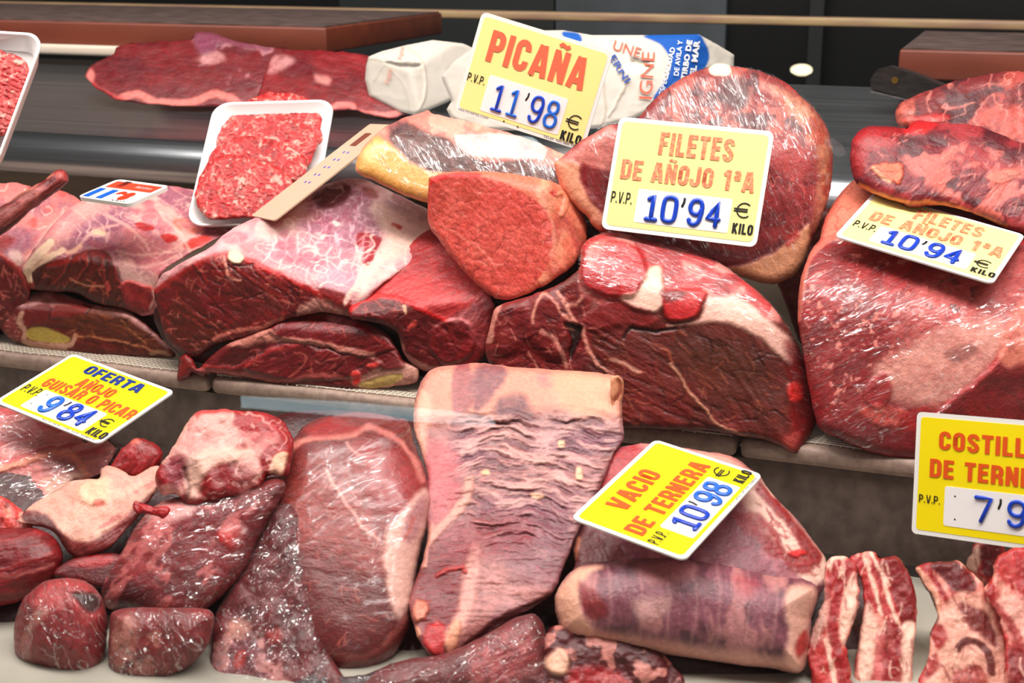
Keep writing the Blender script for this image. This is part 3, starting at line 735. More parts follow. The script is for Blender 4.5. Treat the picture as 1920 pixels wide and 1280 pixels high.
class Card:
    def __init__(s, corners, depth, label, asp=1.36, ymat=None, name='price_card', r=0.045, inset=0.028, thick=0.0016, yellow=True, flip=None):
        if asp is None:
            asp = min((fit_rect(corners, a, depth)[3], a) for a in (0.4, 0.5, 0.6, 0.7, 0.8, 0.9, 1.0, 1.2, 1.4))[1]
        s.M, s.w, s.h, s.err = fit_rect(corners, asp, depth)
        s.root = empty(name, (0, 0, 0), label, 'price card', 'plastic price cards'); s.root.matrix_world = s.M
        print('CARD', label[:30], 'w %.3f h %.3f err %.1f' % (s.w, s.h, s.err), 'n', [round(q, 2) for q in s.M.col[2][:3]])
        s.z = 0.0
        s.pp = None; s.face = link('card_plate', slabmesh('card_plate', rrect(s.w, s.h, r * s.w), -thick, 0), WHITEP, s.root)
        if yellow:
            i = inset * s.w; s.face = link('yellow_panel', slabmesh('yellow_panel', rrect(s.w - 2 * i, s.h - 2 * i, r * 0.7 * s.w), 0, 0.00025), ymat or YELL, s.root)
            s.z = 0.00025
    def uv(s, u, v): return (u - 0.5) * s.w, (0.5 - v) * s.h
    def panel(s, u0, u1, v0, v1, mat=None, name='price_panel', r=0.015):
        x0, y1 = s.uv(u0, v0); x1, y0 = s.uv(u1, v1)
        P = [(x + (x0 + x1) / 2, y + (y0 + y1) / 2) for x, y in rrect(x1 - x0, y1 - y0, r * s.w)]
        o = link(name, slabmesh(name, P, 0, s.z + 0.0003), mat or PANELW, s.root)
        if name == 'price_panel': s.pp = o
    def text(s, txt, u0, u1, v0, v1, mat, bold=0.03, name='lettering', dz=0.0005, skew=0.0):
        if bold >= 0.03 and not txt.isdigit():
            v, f, tw, zs = stroke_text(txt, 0.19 if bold > 0.037 else 0.135); x0, y1 = s.uv(u0, v0); x1, y0 = s.uv(u1, v1)
            X = x0 + v[:, 0] * (x1 - x0) / tw; Y = y0 + v[:, 1] * (y1 - y0)
            o = link(name, meshpd(name, np.stack([X, Y, s.z + dz + zs * 4e-5], 1), f), mat, s.face); o['label'] = 'lettering reading ' + txt; return o
        v, f = text_mesh(txt, bold); v = v.copy(); x0, y1 = s.uv(u0, v0); x1, y0 = s.uv(u1, v1)
        c = cap(bold); sx = (x1 - x0) / (v[:, 0].max() - v[:, 0].min()); sy = (y1 - y0) / c
        X = x0 + (v[:, 0] - v[:, 0].min()) * sx + skew * v[:, 1] * sy; Y = y0 + v[:, 1] * sy
        o = link(name, meshpd(name, np.stack([X, Y, np.full(len(X), s.z + dz)], 1), f), mat, s.face)
        o['label'] = 'lettering reading ' + txt; return o
    def digits(s, txt, u0, u1, v0, v1, r=0.012, cols=None, tickmat=None):
        """raised plastic figures, e.g. 10'94"""
        n = sum(1 for q in txt if q != "'"); x0, y1 = s.uv(u0, v0); x1, y0 = s.uv(u1, v1)
        unit = (x1 - x0) / (n + 0.45 * txt.count("'")); x = x0; k = 0
        for q in txt:
            if q == "'":
                o = link('apostrophe', tube('apostrophe', [[(x + unit * .24, y1 + 0.005 * s.h), (x + unit * .24, y1 - 0.03 * s.h), (x + unit * .16, y1 - 0.07 * s.h)]], r * s.w * 0.55, 6, 0.2), tickmat or BLACKP, s.pp or s.face)
                o.location.z = s.z + 0.0006; x += unit * 0.45; continue
            lines = []
            for L in DIG[q]:
                P = [(x + unit * (0.12 + 0.76 * a), y0 + (y1 - y0) * b) for a, b in L]
                lines.append(smoothline(P, q in '147'))
            if q in '147':
                lines = [np.array([L[i] + (L[i + 1] - L[i]) * t for i in range(len(L) - 1) for t in (0, 0.5)] + [L[-1]]) for L in lines]
            mt = (cols[k] if cols else BLUED); k += 1
            o = link('digit', tube('digit', lines, r * s.w, 8, 0.55), mt, s.pp or s.face); o.location.z = s.z + 0.0012; x += unit
    def dots(s, uvs, r=0.006):
        for u, v in uvs:
            x, y = s.uv(u, v); P = [(x + r * s.w * math.cos(a * 0.785), y + r * s.w * math.sin(a * 0.785)) for a in range(8)]
            link('pin_hole', slabmesh('pin_hole', P, 0, s.z + 0.0004), BLACKP, s.root)
    def euro(s, u, v, hu, mat=None):
        x, y = s.uv(u, v); r = hu * s.w; g = 0.0045 * s.w
        arc = [(x + r * math.cos(math.radians(a)) + 0.15 * r, y + r * math.sin(math.radians(a))) for a in range(48, 313, 12)]
        L = [np.array(arc)]
        for dy in (0.16, -0.16): L.append(np.array([(x - 1.25 * r, y + dy * r), (x, y + dy * r), (x + 0.6 * r, y + dy * r)]))
        o = link('euro_sign', tube('euro_sign', L, g, 6, 0.08), BLACKP, s.face); o.location.z = s.z + 0.0006
    def pvp(s, u0, u1, v0, v1): s.text('P.V.P.', u0, u1, v0, v1, BLACKP, 0.035)
    def kilo(s, u0, u1, v0, v1): s.text('KILO', u0, u1, v0, v1, BLACKP, 0.04)

D1 = 1.47
c = Card([(905, 21), (1149, 97), (1094, 284), (851, 206)], 1.47, "pale yellow price card reading PICAÑA 11'98, standing among the paper parcels", ymat=PALEY)
c.text('PICAÑA', .12, .865, .135, .445, SALM, 0.04); c.panel(.185, .79, .56, .925); c.digits("11'98", .235, .765, .625, .875, cols=[BLUED, BLUEL, BLUED, BLUEL])
c.pvp(.03, .165, .60, .68); c.euro(.88, .755, .05); c.kilo(.81, .965, .86, .955)
c.text('MULTICARTEL.COM', .03, .26, .966, .985, BLACKP, 0.0, dz=0.0002); c.text('TELEF. 925 880 55', .69, .93, .966, .985, BLACKP, 0.0, dz=0.0002)
c.dots([(.47, .45), (.38, .955), (.49, .965)])
CARD1 = c
c = Card([(1161, 218), (1453, 247), (1417, 463), (1127, 429)], 1.335, "pale yellow price card reading FILETES DE AÑOJO, standing fully visible at centre right", ymat=PALEY)
def filetes(c):
    c.text('FILETES', .29, .77, .10, .30, FADEO, 0.042); c.text('DE AÑOJO 1ªA', .07, .93, .37, .545, FADEO, 0.042)
    c.panel(.205, .81, .615, .91); c.digits("10'94", .25, .765, .66, .87, r=0.0145); c.pvp(.035, .175, .66, .76)
    c.euro(.885, .70, .045); c.kilo(.835, .965, .815, .905)
filetes(c); CARD2 = c
c = Card([(1640, 362), (1922, 438), (1862, 534), (1564, 440)], 1.30, "pale yellow price card reading FILETES DE AÑOJO, half tucked under the meat at right", ymat=PALEY)
c.text('FILETES', .33, .77, .10, .30, FADEO, 0.042); c.text('DE AÑOJO 1ªA', .1, .95, .36, .55, FADEO, 0.042)
c.panel(.2, .815, .60, .91); c.digits("10'94", .25, .76, .64, .88, r=0.0145); c.pvp(.045, .195, .62, .74); c.euro(.885, .73, .045); c.kilo(.84, .985, .83, .915)
CARD3 = c
c = Card([(132, 661), (333, 735), (180, 831), (-7, 754)], 1.30, "bright yellow price card reading OFERTA AÑOJO GUISAR O PICAR 9'84 at left", asp=1.36)
c.text('OFERTA', .25, .79, .07, .215, NAVY, 0.06); c.text('AÑOJO', .33, .66, .27, .42, ORNG, 0.045); c.text('GUISAR O PICAR', .12, .97, .43, .585, ORNG, 0.045)
c.panel(.2, .8, .61, .93); c.digits("9'84", .32, .76, .65, .89, r=0.016, cols=[BLUEL, BLUED, BLUED]); c.pvp(.045, .21, .62, .74); c.euro(.87, .72, .045); c.kilo(.83, .985, .83, .94)
c.dots([(.26, .67), (.25, .85)]); c.text('MULTICARTEL.COM  TELEF. 925880550', .45, .95, .965, .984, BLACKP, 0.0, dz=0.0002)
CARD4 = c
c = Card([(1070, 970), (1228, 824), (1431, 889), (1283, 1051)], 1.128, "bright yellow price card reading VACIO DE TERNERA 10'98, lying on the rolled flank", asp=1.36)
c.text('VACIO', .22, .67, .13, .32, ORNG, 0.045); c.text('DE TERNERA', .065, .91, .42, .595, ORNG, 0.045); c.panel(.2, .8, .64, .93)
c.digits("10'98", .24, .77, .68, .89, r=0.0145, cols=[BLUED, BLUED, BLUEL, BLUEL]); c.pvp(.04, .17, .65, .75); c.euro(.885, .70, .045); c.kilo(.84, .98, .83, .925)
c.text('MULTICARTEL.COM TELEF. 925880550', .6, .95, .965, .984, BLACKP, 0.0, dz=0.0002)
CARD5 = c
c = Card([(1719, 769), (2036, 799), (2022, 1042), (1710, 1002)], 1.17, "large yellow price card reading COSTILLAS DE TERNERA, standing over the ribs at right", r=0.03)
c.text('COSTILLAS', .15, .86, .14, .29, ORNG, 0.045); c.text('DE TERNERA', .10, .90, .37, .52, ORNG, 0.045); c.panel(.2, .82, .58, .9)
c.digits("7'9", .37, .71, .64, .83, r=0.0125); c.pvp(.04, .175, .67, .735); c.dots([(.265, .655), (.27, .84)])
CARD6 = c
c = Card([(222, 336), (318, 348), (244, 383), (143, 368)], 1.52, "small white price tag with blue 11 and red figures lying flat on beef at left", asp=1.45, yellow=False, r=0.09, thick=0.004)
c.panel(.08, .94, .10, .42, mk('red_orange_band', (226, 70, 44), 0.4), 'red_band'); c.text('11', .06, .42, .5, .9, mk('blue_print', (20, 92, 200), 0.4), 0.08); c.text('98', .48, .8, .52, .86, mk('red_print', (226, 60, 30), 0.4), 0.08)
c.panel(.22, .34, .06, .36, BLACKP, 'dark_emblem'); c.panel(.55, .85, .2, .3, PANELW, 'white_strip')
c.text('KILO', .62, .86, .91, .97, BLACKP, 0.0)
CARD7 = c
# back of another card, stuck upright in the mince tray
c = Card([(690, 226), (748, 240), (512, 407), (474, 410)], 1.53, 'beige back of a price card with slot and pegs, stuck edgeways beside the mince tray', asp=None, yellow=False, r=0.04)
bg = mk('beige_card_back', (206, 172, 146), 0.42); c.root.children[0].data.materials.clear(); c.root.children[0].data.materials.append(bg)
c.panel(.28, .52, .10, .24, mk('slot_shadow_brown', (120, 56, 40), 0.6), 'slot', r=0.03)
for v in (.30, .38, .46, .54, .62):
    for u in (.36, .52): c.panel(u, u + .05, v, v + .018, BLUED, 'peg', r=0.004)
CARD8 = c
# ================================================================== MEAT: helpers and palette
LD, LM, LB, LX = (120, 33, 35), (152, 42, 44), (188, 46, 52), (208, 66, 66)
PK, ME, MW, PU = (222, 142, 142), (230, 176, 174), (242, 212, 204), (164, 112, 132)
FC, FY, BR, PD = (246, 206, 184), (228, 180, 112), (116, 48, 38), (196, 112, 118)
def on(pl, x, y):
    n = nrm(pl[3], pl[4]); return float(((pt(pl[0], pl[1], pl[2]) - CAM) @ n) / (ray(x, y) @ n))
def two(face, rx, ry, az, el): return [face, (rx, ry, on(face, rx, ry), az, el)]
def thing(p, name, label, cat='meat', group=None, mat=None):
    return tag(p.build(name, None, mat), label, cat, group)

# ---------------- left: shin stack
fJ2 = (170, 666, zd(170, 668, ZL) + 0.004, -16, 10)
p = Piece([(2, 612), (18, 590), (32, 562), (55, 549), (95, 546), (140, 558), (175, 570), (230, 577), (265, 598), (297, 630), (328, 660), (322, 670), (270, 669), (200, 668), (140, 665), (80, 657), (40, 645), (14, 632)],
          two(fJ2, 150, 585, -16, 62), R=16, T=0.10, base=(126, 50, 38), k=0.003)
p.poly([(35, 565), (60, 550), (100, 547), (180, 572), (235, 582), (300, 635), (330, 662), (260, 612), (200, 588), (160, 580), (100, 575), (50, 580)], ME, 4, 0.8, tex=0.4)
p.poly([(100, 552), (175, 572), (160, 578), (110, 566)], (178, 84, 88), 5, 0.8)
p.poly([(36, 580), (90, 568), (95, 590), (85, 605), (50, 612), (38, 600)], (140, 46, 44), 4, 0.9, h=1.5)
p.poly([(95, 575), (165, 572), (160, 588), (100, 597)], (150, 52, 48), 3, 0.9, h=1.2)
p.poly([(165, 585), (215, 585), (270, 620), (310, 658), (240, 640), (180, 628), (130, 620), (110, 605)], (122, 62, 34), 8, 0.9)
p.fibre(18, [(100, 590), (200, 582), (310, 660), (200, 665), (130, 640)], 0.6, 5, 14, h=0.3)
p.poly([(10, 605), (35, 590), (45, 615), (48, 640), (20, 632)], (158, 74, 70), 4, 0.8)
p.cells((224, 170, 158), 9, 0.7, within=[(10, 605), (35, 590), (48, 615), (45, 640), (20, 632)], h=0.8)
p.line([(42, 588), (36, 605), (46, 622), (50, 640), (90, 648), (128, 648), (140, 630)], 8, (222, 178, 158), 3, 0.9, h=0.8)
p.line([(45, 645), (90, 655), (120, 652)], 9, (226, 190, 168), 3, 0.8)
p.line([(140, 630), (200, 634), (250, 645), (300, 662)], 2.5, (212, 150, 110), 2, 0.9)
p.line([(225, 600), (245, 620), (275, 645)], 2, (206, 140, 100), 2, 0.8); p.line([(80, 612), (140, 617), (180, 628)], 2, (90, 36, 28), 2, 0.7, h=-0.6)
p.line([(95, 576), (92, 598)], 2.5, (80, 26, 24), 2, 0.8, h=-0.8); p.line([(160, 570), (172, 576), (162, 588)], 2.5, (70, 24, 24), 2, 0.8, h=-0.8)
p.poly([(49, 624), (56, 615), (80, 613), (105, 621), (130, 633), (127, 641), (108, 643), (75, 640), (54, 634)], (200, 178, 96), 2, 1, warp=1, h=-0.6, rough=0.5)
p.marble([(100, 590), (200, 585), (310, 660), (140, 655)], 24, (66, 22, 18), (12, 40), 2, 18, 40, 0.6, -0.7, 0.2); p.marble([(100, 590), (200, 585), (310, 660), (140, 655)], 9, (190, 116, 84), (8, 26), 1.3, 20, 50, 0.6, 0.2, 0.2)
p.line([(283, 663), (300, 660), (318, 668)], 6, (210, 176, 150), 2, 0.7)
thing(p, 'beef_shin', 'dark beef shin slice with yellow marrow bone on the net mat at left', 'meat')

fJ1 = (170, 560, on(fJ2, 170, 560) - 0.002, -16, 6)
p = Piece([(42, 503), (60, 474), (95, 425), (132, 388), (175, 368), (250, 351), (320, 349), (400, 368), (462, 405), (440, 430), (400, 452), (350, 480), (310, 505), (293, 538), (299, 570), (292, 588), (262, 591), (230, 577), (180, 567), (140, 548), (100, 546), (60, 542), (50, 522)],
          two(fJ1, 170, 488, -8, 66), R=14, T=0.12, base=(214, 138, 146), k=0.004, lump=(1.6, 60))
top = [(42, 503), (95, 425), (175, 368), (320, 345), (470, 400), (400, 455), (300, 530), (290, 545), (230, 535), (212, 495), (190, 470), (150, 472), (90, 495)]
p.blot((158, 104, 130), 34, 0.42, 0.25, 0.75, 20, 2, within=top); p.blot((234, 184, 178), 24, 0.5, 0.2, 0.8, 35, 2.5, within=top)
p.poly([(60, 480), (130, 395), (200, 375), (140, 440), (95, 480)], (226, 170, 168), 12, 0.7)
p.poly([(105, 480), (150, 420), (230, 385), (250, 400), (200, 440), (150, 470)], (150, 98, 126), 12, 0.7)
p.vein((240, 200, 196), 26, 0.05, 0.7, 30, 1.8, within=top); p.vein((238, 190, 186), 15, 0.06, 0.5, 140, 1.6, within=top); p.fibre(150, top, 0.25, 6, 6, 0.8, 1.2, 0.2)
p.poly([(160, 450), (200, 455), (225, 465), (190, 470)], (176, 84, 100), 5, 0.7)
p.poly([(255, 420), (275, 418), (290, 428), (278, 434), (258, 428)], (176, 40, 40), 2, 0.95, h=-1); p.poly([(303, 442), (318, 438), (333, 444), (330, 452), (312, 453)], (190, 44, 40), 2, 0.95, h=-1)
p.poly([(345, 455), (385, 442), (400, 446), (380, 460), (355, 466)], (206, 60, 48), 3, 0.95, h=-0.6)
p.poly([(330, 410), (370, 415), (380, 432), (350, 440), (328, 425)], (226, 110, 88), 5, 0.7, tex=0.6)
p.poly([(170, 432), (185, 428), (197, 433), (194, 439), (174, 440)], (248, 206, 180), 2, 1, h=1.5)
for l in ([(220, 470), (270, 480), (340, 462)], [(225, 490), (280, 500), (330, 480)], [(300, 400), (340, 440), (360, 480)], [(200, 400), (260, 440), (280, 470)], [(140, 470), (180, 430), (220, 420)]):
    p.line(l, 3, (242, 196, 188), 4, 0.7)
p.poly([(215, 492), (260, 510), (295, 520), (288, 545), (240, 538)], (240, 200, 196), 10, 0.8)
cut = [(50, 518), (62, 500), (95, 490), (140, 477), (165, 468), (190, 468), (206, 478), (214, 500), (228, 530), (240, 560), (262, 595), (180, 575), (100, 552), (52, 545)]
p.poly(cut, (112, 40, 30), 2.5, 1, warp=2); p.fibre(110, cut, 0.45, 8, 5, 0.6, 1.4, 0.7); p.poly([(90, 520), (200, 530), (230, 570), (120, 552)], (96, 44, 28), 14, 0.7)
p.poly([(90, 496), (140, 480), (165, 470), (190, 471), (205, 480), (205, 490), (180, 482), (140, 492), (95, 505)], (178, 44, 40), 4, 0.8, h=0.8)
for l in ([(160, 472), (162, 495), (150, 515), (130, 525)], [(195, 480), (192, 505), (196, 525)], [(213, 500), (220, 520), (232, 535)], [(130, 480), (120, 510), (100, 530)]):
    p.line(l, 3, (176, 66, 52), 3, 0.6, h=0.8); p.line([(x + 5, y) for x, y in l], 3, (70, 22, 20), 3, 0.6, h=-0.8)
p.marble(cut, 22, (60, 16, 16), (10, 30), 2.4, 100, 60, 0.6, -1, 0.2); p.marble(cut, 20, (196, 104, 84), (8, 22), 1.5, 60, 120, 0.7, 0.3, 0.4)
p.line([(130, 520), (160, 535), (195, 537)], 2, (216, 150, 120), 2, 0.8)
p.poly([(198, 530), (206, 528), (206, 542), (199, 543)], (200, 90, 84), 2, 0.8)
p.poly([(224, 536), (236, 528), (260, 530), (285, 540), (291, 560), (285, 580), (262, 588), (240, 575)], (150, 44, 46), 2.5, 1, h=2.0); p.fibre(60, [(224, 536), (285, 535), (290, 580), (250, 588)], 0.5, 6, 4, 0.6, 1.5, 0.5)
p.line([(224, 537), (237, 528), (262, 530), (286, 541)], 4, (212, 96, 94), 3, 0.8)
p.line([(286, 545), (290, 560), (284, 578)], 5, (226, 176, 170), 3, 0.7)
# hanging white fat
p.line([(95, 455), (72, 478), (55, 500), (52, 522), (53, 535)], 15, (252, 226, 202), 2, 1, warp=2, h=2.5); p.line([(90, 465), (72, 485), (60, 505)], 12, (252, 224, 202), 2, 1, h=2)
p.line([(118, 468), (85, 487), (62, 502)], 11, (250, 220, 198), 2, 1, h=1.6); p.line([(150, 463), (125, 472), (140, 470)], 7, (246, 200, 178), 3, 0.9, h=1)
p.poly([(50, 530), (62, 528), (64, 538), (54, 542)], (170, 52, 46), 3, 1, h=1)
thing(p, 'beef_shoulder', 'beef piece with pink membrane top and hanging white fat at left', 'meat')

fJ0 = (10, 560, on(fJ1, 10, 560) + 0.004, -14, 6)
p = Piece([(-70, 338), (0, 344), (30, 342), (70, 352), (115, 357), (146, 372), (152, 392), (110, 440), (72, 474), (50, 500), (56, 545), (42, 582), (20, 602), (-70, 650)],
          two(fJ0, 0, 480, -6, 64), R=14, T=0.12, base=(220, 142, 140), k=0.004, lump=(2, 50))
p.blot((196, 80, 76), 30, 0.5, 0.2, 0.7); p.blot((160, 108, 128), 30, 0.5, 0.2, 0.6)
p.poly([(45, 500), (75, 450), (110, 410), (150, 385), (152, 395), (110, 445), (70, 478)], (246, 208, 196), 8, 0.9); p.vein((244, 206, 200), 22, 0.06, 0.7)
p.poly([(5, 440), (35, 425), (55, 440), (50, 470), (20, 485), (0, 470)], (152, 100, 122), 8, 0.8); p.poly([(-5, 450), (15, 440), (28, 450), (15, 468), (-5, 470)], (150, 52, 50), 4, 0.9)
p.poly([(15, 478), (35, 470), (45, 490), (30, 500)], (240, 206, 200), 5, 0.7)
cut = [(-80, 455), (-5, 470), (15, 488), (34, 505), (52, 545), (40, 590), (20, 610), (-80, 660)]
p.poly(cut, (118, 34, 34), 2.5, 1, warp=2); p.fibre(70, cut, 0.4, 9, 4, 0.65, 1.3, 0.5); p.marble([(-10, 480), (30, 505), (45, 550), (20, 600), (-10, 600)], 16, (214, 130, 118), (8, 24), 1.6, 60, 90, 0.8, 0.3)
p.line([(-5, 472), (15, 490), (35, 506), (52, 545)], 7, (196, 70, 66), 4, 0.8, h=0.8)
thing(p, 'beef_shoulder', 'dark cut beef piece at the far left edge behind the shin slice', 'meat')

# shank stick
a, b = (-60, 448), (112, 334)
p = Piece([(-60, 405), (0, 388), (40, 362), (80, 338), (105, 320), (118, 319), (128, 330), (128, 342), (110, 356), (70, 385), (30, 420), (0, 442), (-60, 480)],
          [(40, 380, on(fJ1, 150, 400) - 0.02, 0, 20)], R=24, T=0.045, base=(132, 40, 44), rs=1.0, lump=(0.6, 30))
p.fibre(-35, None, 0.6, 5, 14, 0.5, 1.5, 0.8); p.poly([(-10, 400), (30, 378), (60, 352), (82, 350), (70, 372), (40, 392), (0, 425)], (222, 142, 138), 8, 0.8, tex=0.5)
p.poly([(100, 322), (118, 319), (128, 332), (126, 342), (112, 336)], (196, 96, 92), 4, 0.8)
p.line([(0, 436), (60, 395), (126, 345)], 6, (86, 24, 28), 4, 0.8); p.line([(-10, 392), (50, 358), (100, 325)], 2, (220, 150, 130), 2, 0.8)
for dx in (0, 8, 16): p.line([(0 + dx, 418 + dx * 0.8), (110 + dx, 338 + dx * 0.5)], 1.5, (200, 120, 114), 2, 0.5, warp=2)
thing(p, 'shank_bone', 'dark red shank end with fibres sticking up at far left', 'meat')

# ---------------- centre-left: big blocks
fK3 = (560, 724, zd(560, 726, ZL) + 0.002, -14, 10)
p = Piece([(333, 700), (338, 672), (348, 664), (360, 672), (372, 690), (395, 668), (430, 642), (505, 612), (530, 598), (600, 580), (660, 592), (720, 620), (745, 652), (758, 676), (785, 690), (782, 714), (758, 722), (700, 728), (690, 732), (620, 731), (560, 725), (500, 716), (450, 707), (395, 698), (380, 706), (362, 698), (355, 708), (345, 712), (333, 713)],
          two(fK3, 560, 615, -14, 60), R=15, T=0.13, base=(128, 32, 36), k=0.003)
p.poly([(505, 618), (535, 598), (580, 582), (640, 590), (700, 610), (735, 640), (742, 652), (720, 660), (690, 668), (640, 660), (590, 645), (530, 635)], (136, 32, 38), 3, 1, h=3.5)
p.line([(520, 612), (560, 590), (620, 586), (690, 606), (735, 642), (742, 656)], 9, (168, 96, 102), 5, 0.9); p.line([(575, 590), (640, 598), (700, 630), (738, 660)], 4, (192, 46, 50), 3, 0.8)
p.poly([(610, 590), (640, 588), (668, 602), (650, 610), (620, 604)], (220, 150, 156), 5, 0.8, tex=0.6, rough=0.2)
p.line([(505, 622), (480, 628), (520, 636), (560, 638), (600, 645), (650, 655), (700, 668)], 8, (224, 160, 148), 4, 0.85, h=0.8)
p.poly([(430, 640), (500, 620), (520, 630), (500, 642), (440, 650)], (216, 150, 138), 5, 0.8)
p.poly([(460, 690), (500, 655), (560, 642), (590, 650), (640, 662), (690, 668), (720, 685), (690, 700), (640, 708), (560, 712), (480, 700)], (130, 34, 38), 4, 0.9, h=3); p.line([(460, 692), (500, 658), (560, 645)], 5, (188, 60, 62), 3, 0.7)
p.line([(480, 660), (455, 685), (420, 690), (370, 682)], 4, (190, 66, 66), 3, 0.8, h=1); p.poly([(440, 655), (500, 645), (490, 665), (450, 685), (410, 685)], (96, 26, 26), 8, 0.8, h=-2)
p.line([(560, 660), (575, 668), (562, 690), (540, 705)], 2.5, (200, 110, 100), 2, 0.7); p.poly([(590, 655), (640, 662), (625, 680), (600, 676)], (146, 38, 42), 3, 0.8, h=1.2)
p.line([(590, 672), (605, 680), (640, 668)], 2, (204, 120, 110), 2, 0.7); p.marble([(400, 690), (520, 610), (700, 620), (740, 660), (700, 720), (480, 705)], 34, (72, 16, 20), (14, 40), 2.2, -20, 60, 0.6, -0.9, 0.2); p.marble([(400, 690), (520, 610), (700, 620), (740, 660), (700, 720), (480, 705)], 30, (206, 110, 102), (8, 26), 1.6, 30, 110, 0.7, 0.3, 0.4); p.fibre(-25, None, 0.3, 6, 5, 0.7, 1.3, 0.4)
p.line([(375, 692), (450, 702), (520, 715), (600, 702), (660, 712)], 6, (206, 120, 116), 4, 0.6); p.line([(400, 706), (520, 725), (640, 730), (690, 735)], 10, (96, 26, 30), 6, 0.6)
p.poly([(660, 712), (690, 698), (740, 672), (758, 678), (785, 690), (782, 712), (745, 724), (690, 728)], (232, 182, 170), 5, 0.9, tex=0.3)
p.poly([(672, 722), (690, 712), (730, 702), (754, 702), (752, 711), (730, 722), (695, 728)], (206, 180, 118), 2, 1, warp=1, h=-0.8)
p.poly([(705, 672), (735, 660), (758, 676), (750, 692), (720, 695)], (140, 36, 40), 4, 0.9, h=2); p.poly([(658, 698), (672, 694), (676, 712), (668, 722), (662, 715)], (224, 76, 70), 2, 1, h=1.5); p.poly([(688, 684), (705, 678), (712, 684), (700, 690)], (224, 84, 78), 2, 1, h=1)
p.poly([(333, 675), (350, 664), (362, 672), (372, 690), (350, 705), (333, 714)], (150, 46, 44), 4, 0.9, h=1)
thing(p, 'beef_shank_slab', 'dark red beef slab with pale marrow bone, lowest of the central stack', 'meat')

fK1 = (400, 640, on(fK3, 400, 640) + 0.003, -16, 8)
p = Piece([(290, 546), (300, 520), (325, 501), (395, 462), (425, 437), (470, 411), (520, 399), (575, 365), (612, 345), (660, 334), (700, 343), (760, 372), (815, 400), (865, 440), (800, 480), (720, 530), (685, 565), (662, 592), (600, 586), (530, 602), (500, 618), (460, 632), (405, 646), (366, 670), (346, 664), (315, 641), (303, 610), (295, 575)],
          two(fK1, 470, 500, -2, 62), R=13, T=0.16, base=(226, 168, 176), k=0.006, lump=(1.5, 90), step=2.5)
top = [(290, 546), (330, 500), (425, 437), (520, 399), (612, 345), (660, 330), (760, 368), (870, 440), (720, 530), (662, 580), (600, 552), (520, 512), (440, 474), (395, 480), (330, 514)]
p.blot((240, 208, 204), 40, 0.42, 0.22, 0.8, within=top)
lat = [(600, 350), (660, 345), (720, 400), (715, 450), (660, 470), (640, 480), (560, 430), (580, 380)]
p.poly(lat, (170, 116, 140), 12, 0.85); p.vein((236, 200, 214), 12, 0.09, 0.8, 90, 3, within=lat); p.vein((236, 190, 206), 16, 0.06, 0.7, 15, 2, within=lat); p.blot((176, 82, 112), 18, 0.55, 0.12, 0.5, within=lat)
lat2 = [(500, 460), (540, 430), (600, 450), (660, 480), (690, 520), (640, 545), (590, 520), (530, 500), (490, 490)]
p.poly(lat2, (204, 142, 158), 10, 0.75); p.cells((244, 210, 212), 22, 0.8, 20, 1.2, lat2, w=0.22); p.vein((246, 214, 216), 14, 0.08, 0.7, 130, 2, within=lat2)
p.poly([(515, 455), (545, 450), (552, 465), (530, 470)], (202, 96, 120), 3, 0.7, tex=0.3); p.poly([(518, 478), (570, 475), (610, 490), (590, 505), (540, 490)], (196, 104, 130), 4, 0.6, tex=0.3)
p.poly([(600, 500), (660, 505), (680, 530), (650, 560), (610, 545)], (206, 164, 184), 10, 0.7); p.fibre(-60, [(590, 495), (690, 500), (680, 560), (610, 550)], 0.35, 4, 6, 0.8, 1.3, 0.2)
p.poly([(700, 380), (810, 400), (850, 440), (770, 470), (715, 500), (690, 545), (672, 560), (680, 500), (720, 450)], (246, 216, 206), 12, 0.9); p.poly([(725, 375), (800, 400), (790, 420), (740, 400)], (196, 158, 172), 10, 0.7, tex=0.5)
p.poly([(590, 365), (640, 345), (660, 352), (650, 375), (615, 392), (592, 385)], (112, 36, 44), 5, 0.95, tex=0.1, h=-0.5); p.poly([(678, 350), (700, 355), (708, 370), (690, 368)], (164, 92, 82), 4, 0.8)
p.poly([(668, 440), (680, 436), (715, 445), (708, 462), (700, 480), (695, 500), (680, 490), (682, 465), (668, 458)], (168, 24, 50), 2.5, 1, warp=3, h=-0.8); p.line([(682, 445), (680, 465), (684, 490)], 3, (230, 150, 162), 2, 0.8); p.line([(696, 450), (692, 470), (688, 485)], 3, (226, 150, 160), 2, 0.7)
p.poly([(733, 418), (742, 420), (754, 428), (745, 430)], (206, 70, 60), 2, 0.9); p.poly([(711, 471), (716, 473), (716, 477), (712, 477)], (206, 70, 60), 1.5, 0.9)
p.poly([(420, 442), (445, 435), (465, 440), (460, 452), (425, 458)], (192, 92, 104), 5, 0.9, tex=0.2); p.poly([(400, 465), (430, 435), (470, 432), (480, 450), (440, 460)], (222, 172, 186), 8, 0.5)
p.poly([(500, 405), (540, 395), (600, 400), (560, 415), (510, 420)], (206, 150, 134), 12, 0.6)
p.vein((250, 228, 222), 30, 0.05, 0.8, 20, 2, within=top); p.vein((248, 222, 220), 18, 0.05, 0.5, 150, 2, within=top); p.fibre(25, top, 0.2, 5, 7, 0.85, 1.2, 0.25)
cut = [(286, 548), (328, 517), (395, 482), (425, 476), (470, 490), (520, 510), (560, 528), (600, 550), (650, 566), (664, 580), (660, 600), (600, 592), (530, 608), (460, 638), (366, 675), (300, 640), (285, 580)]
p.poly(cut, (134, 36, 38), 2.5, 1, warp=2); p.blot((112, 40, 30), 50, 0.45, 0.25, 0.8, within=cut); p.poly([(320, 570), (380, 590), (420, 620), (370, 660), (320, 630)], (104, 48, 30), 16, 0.7)
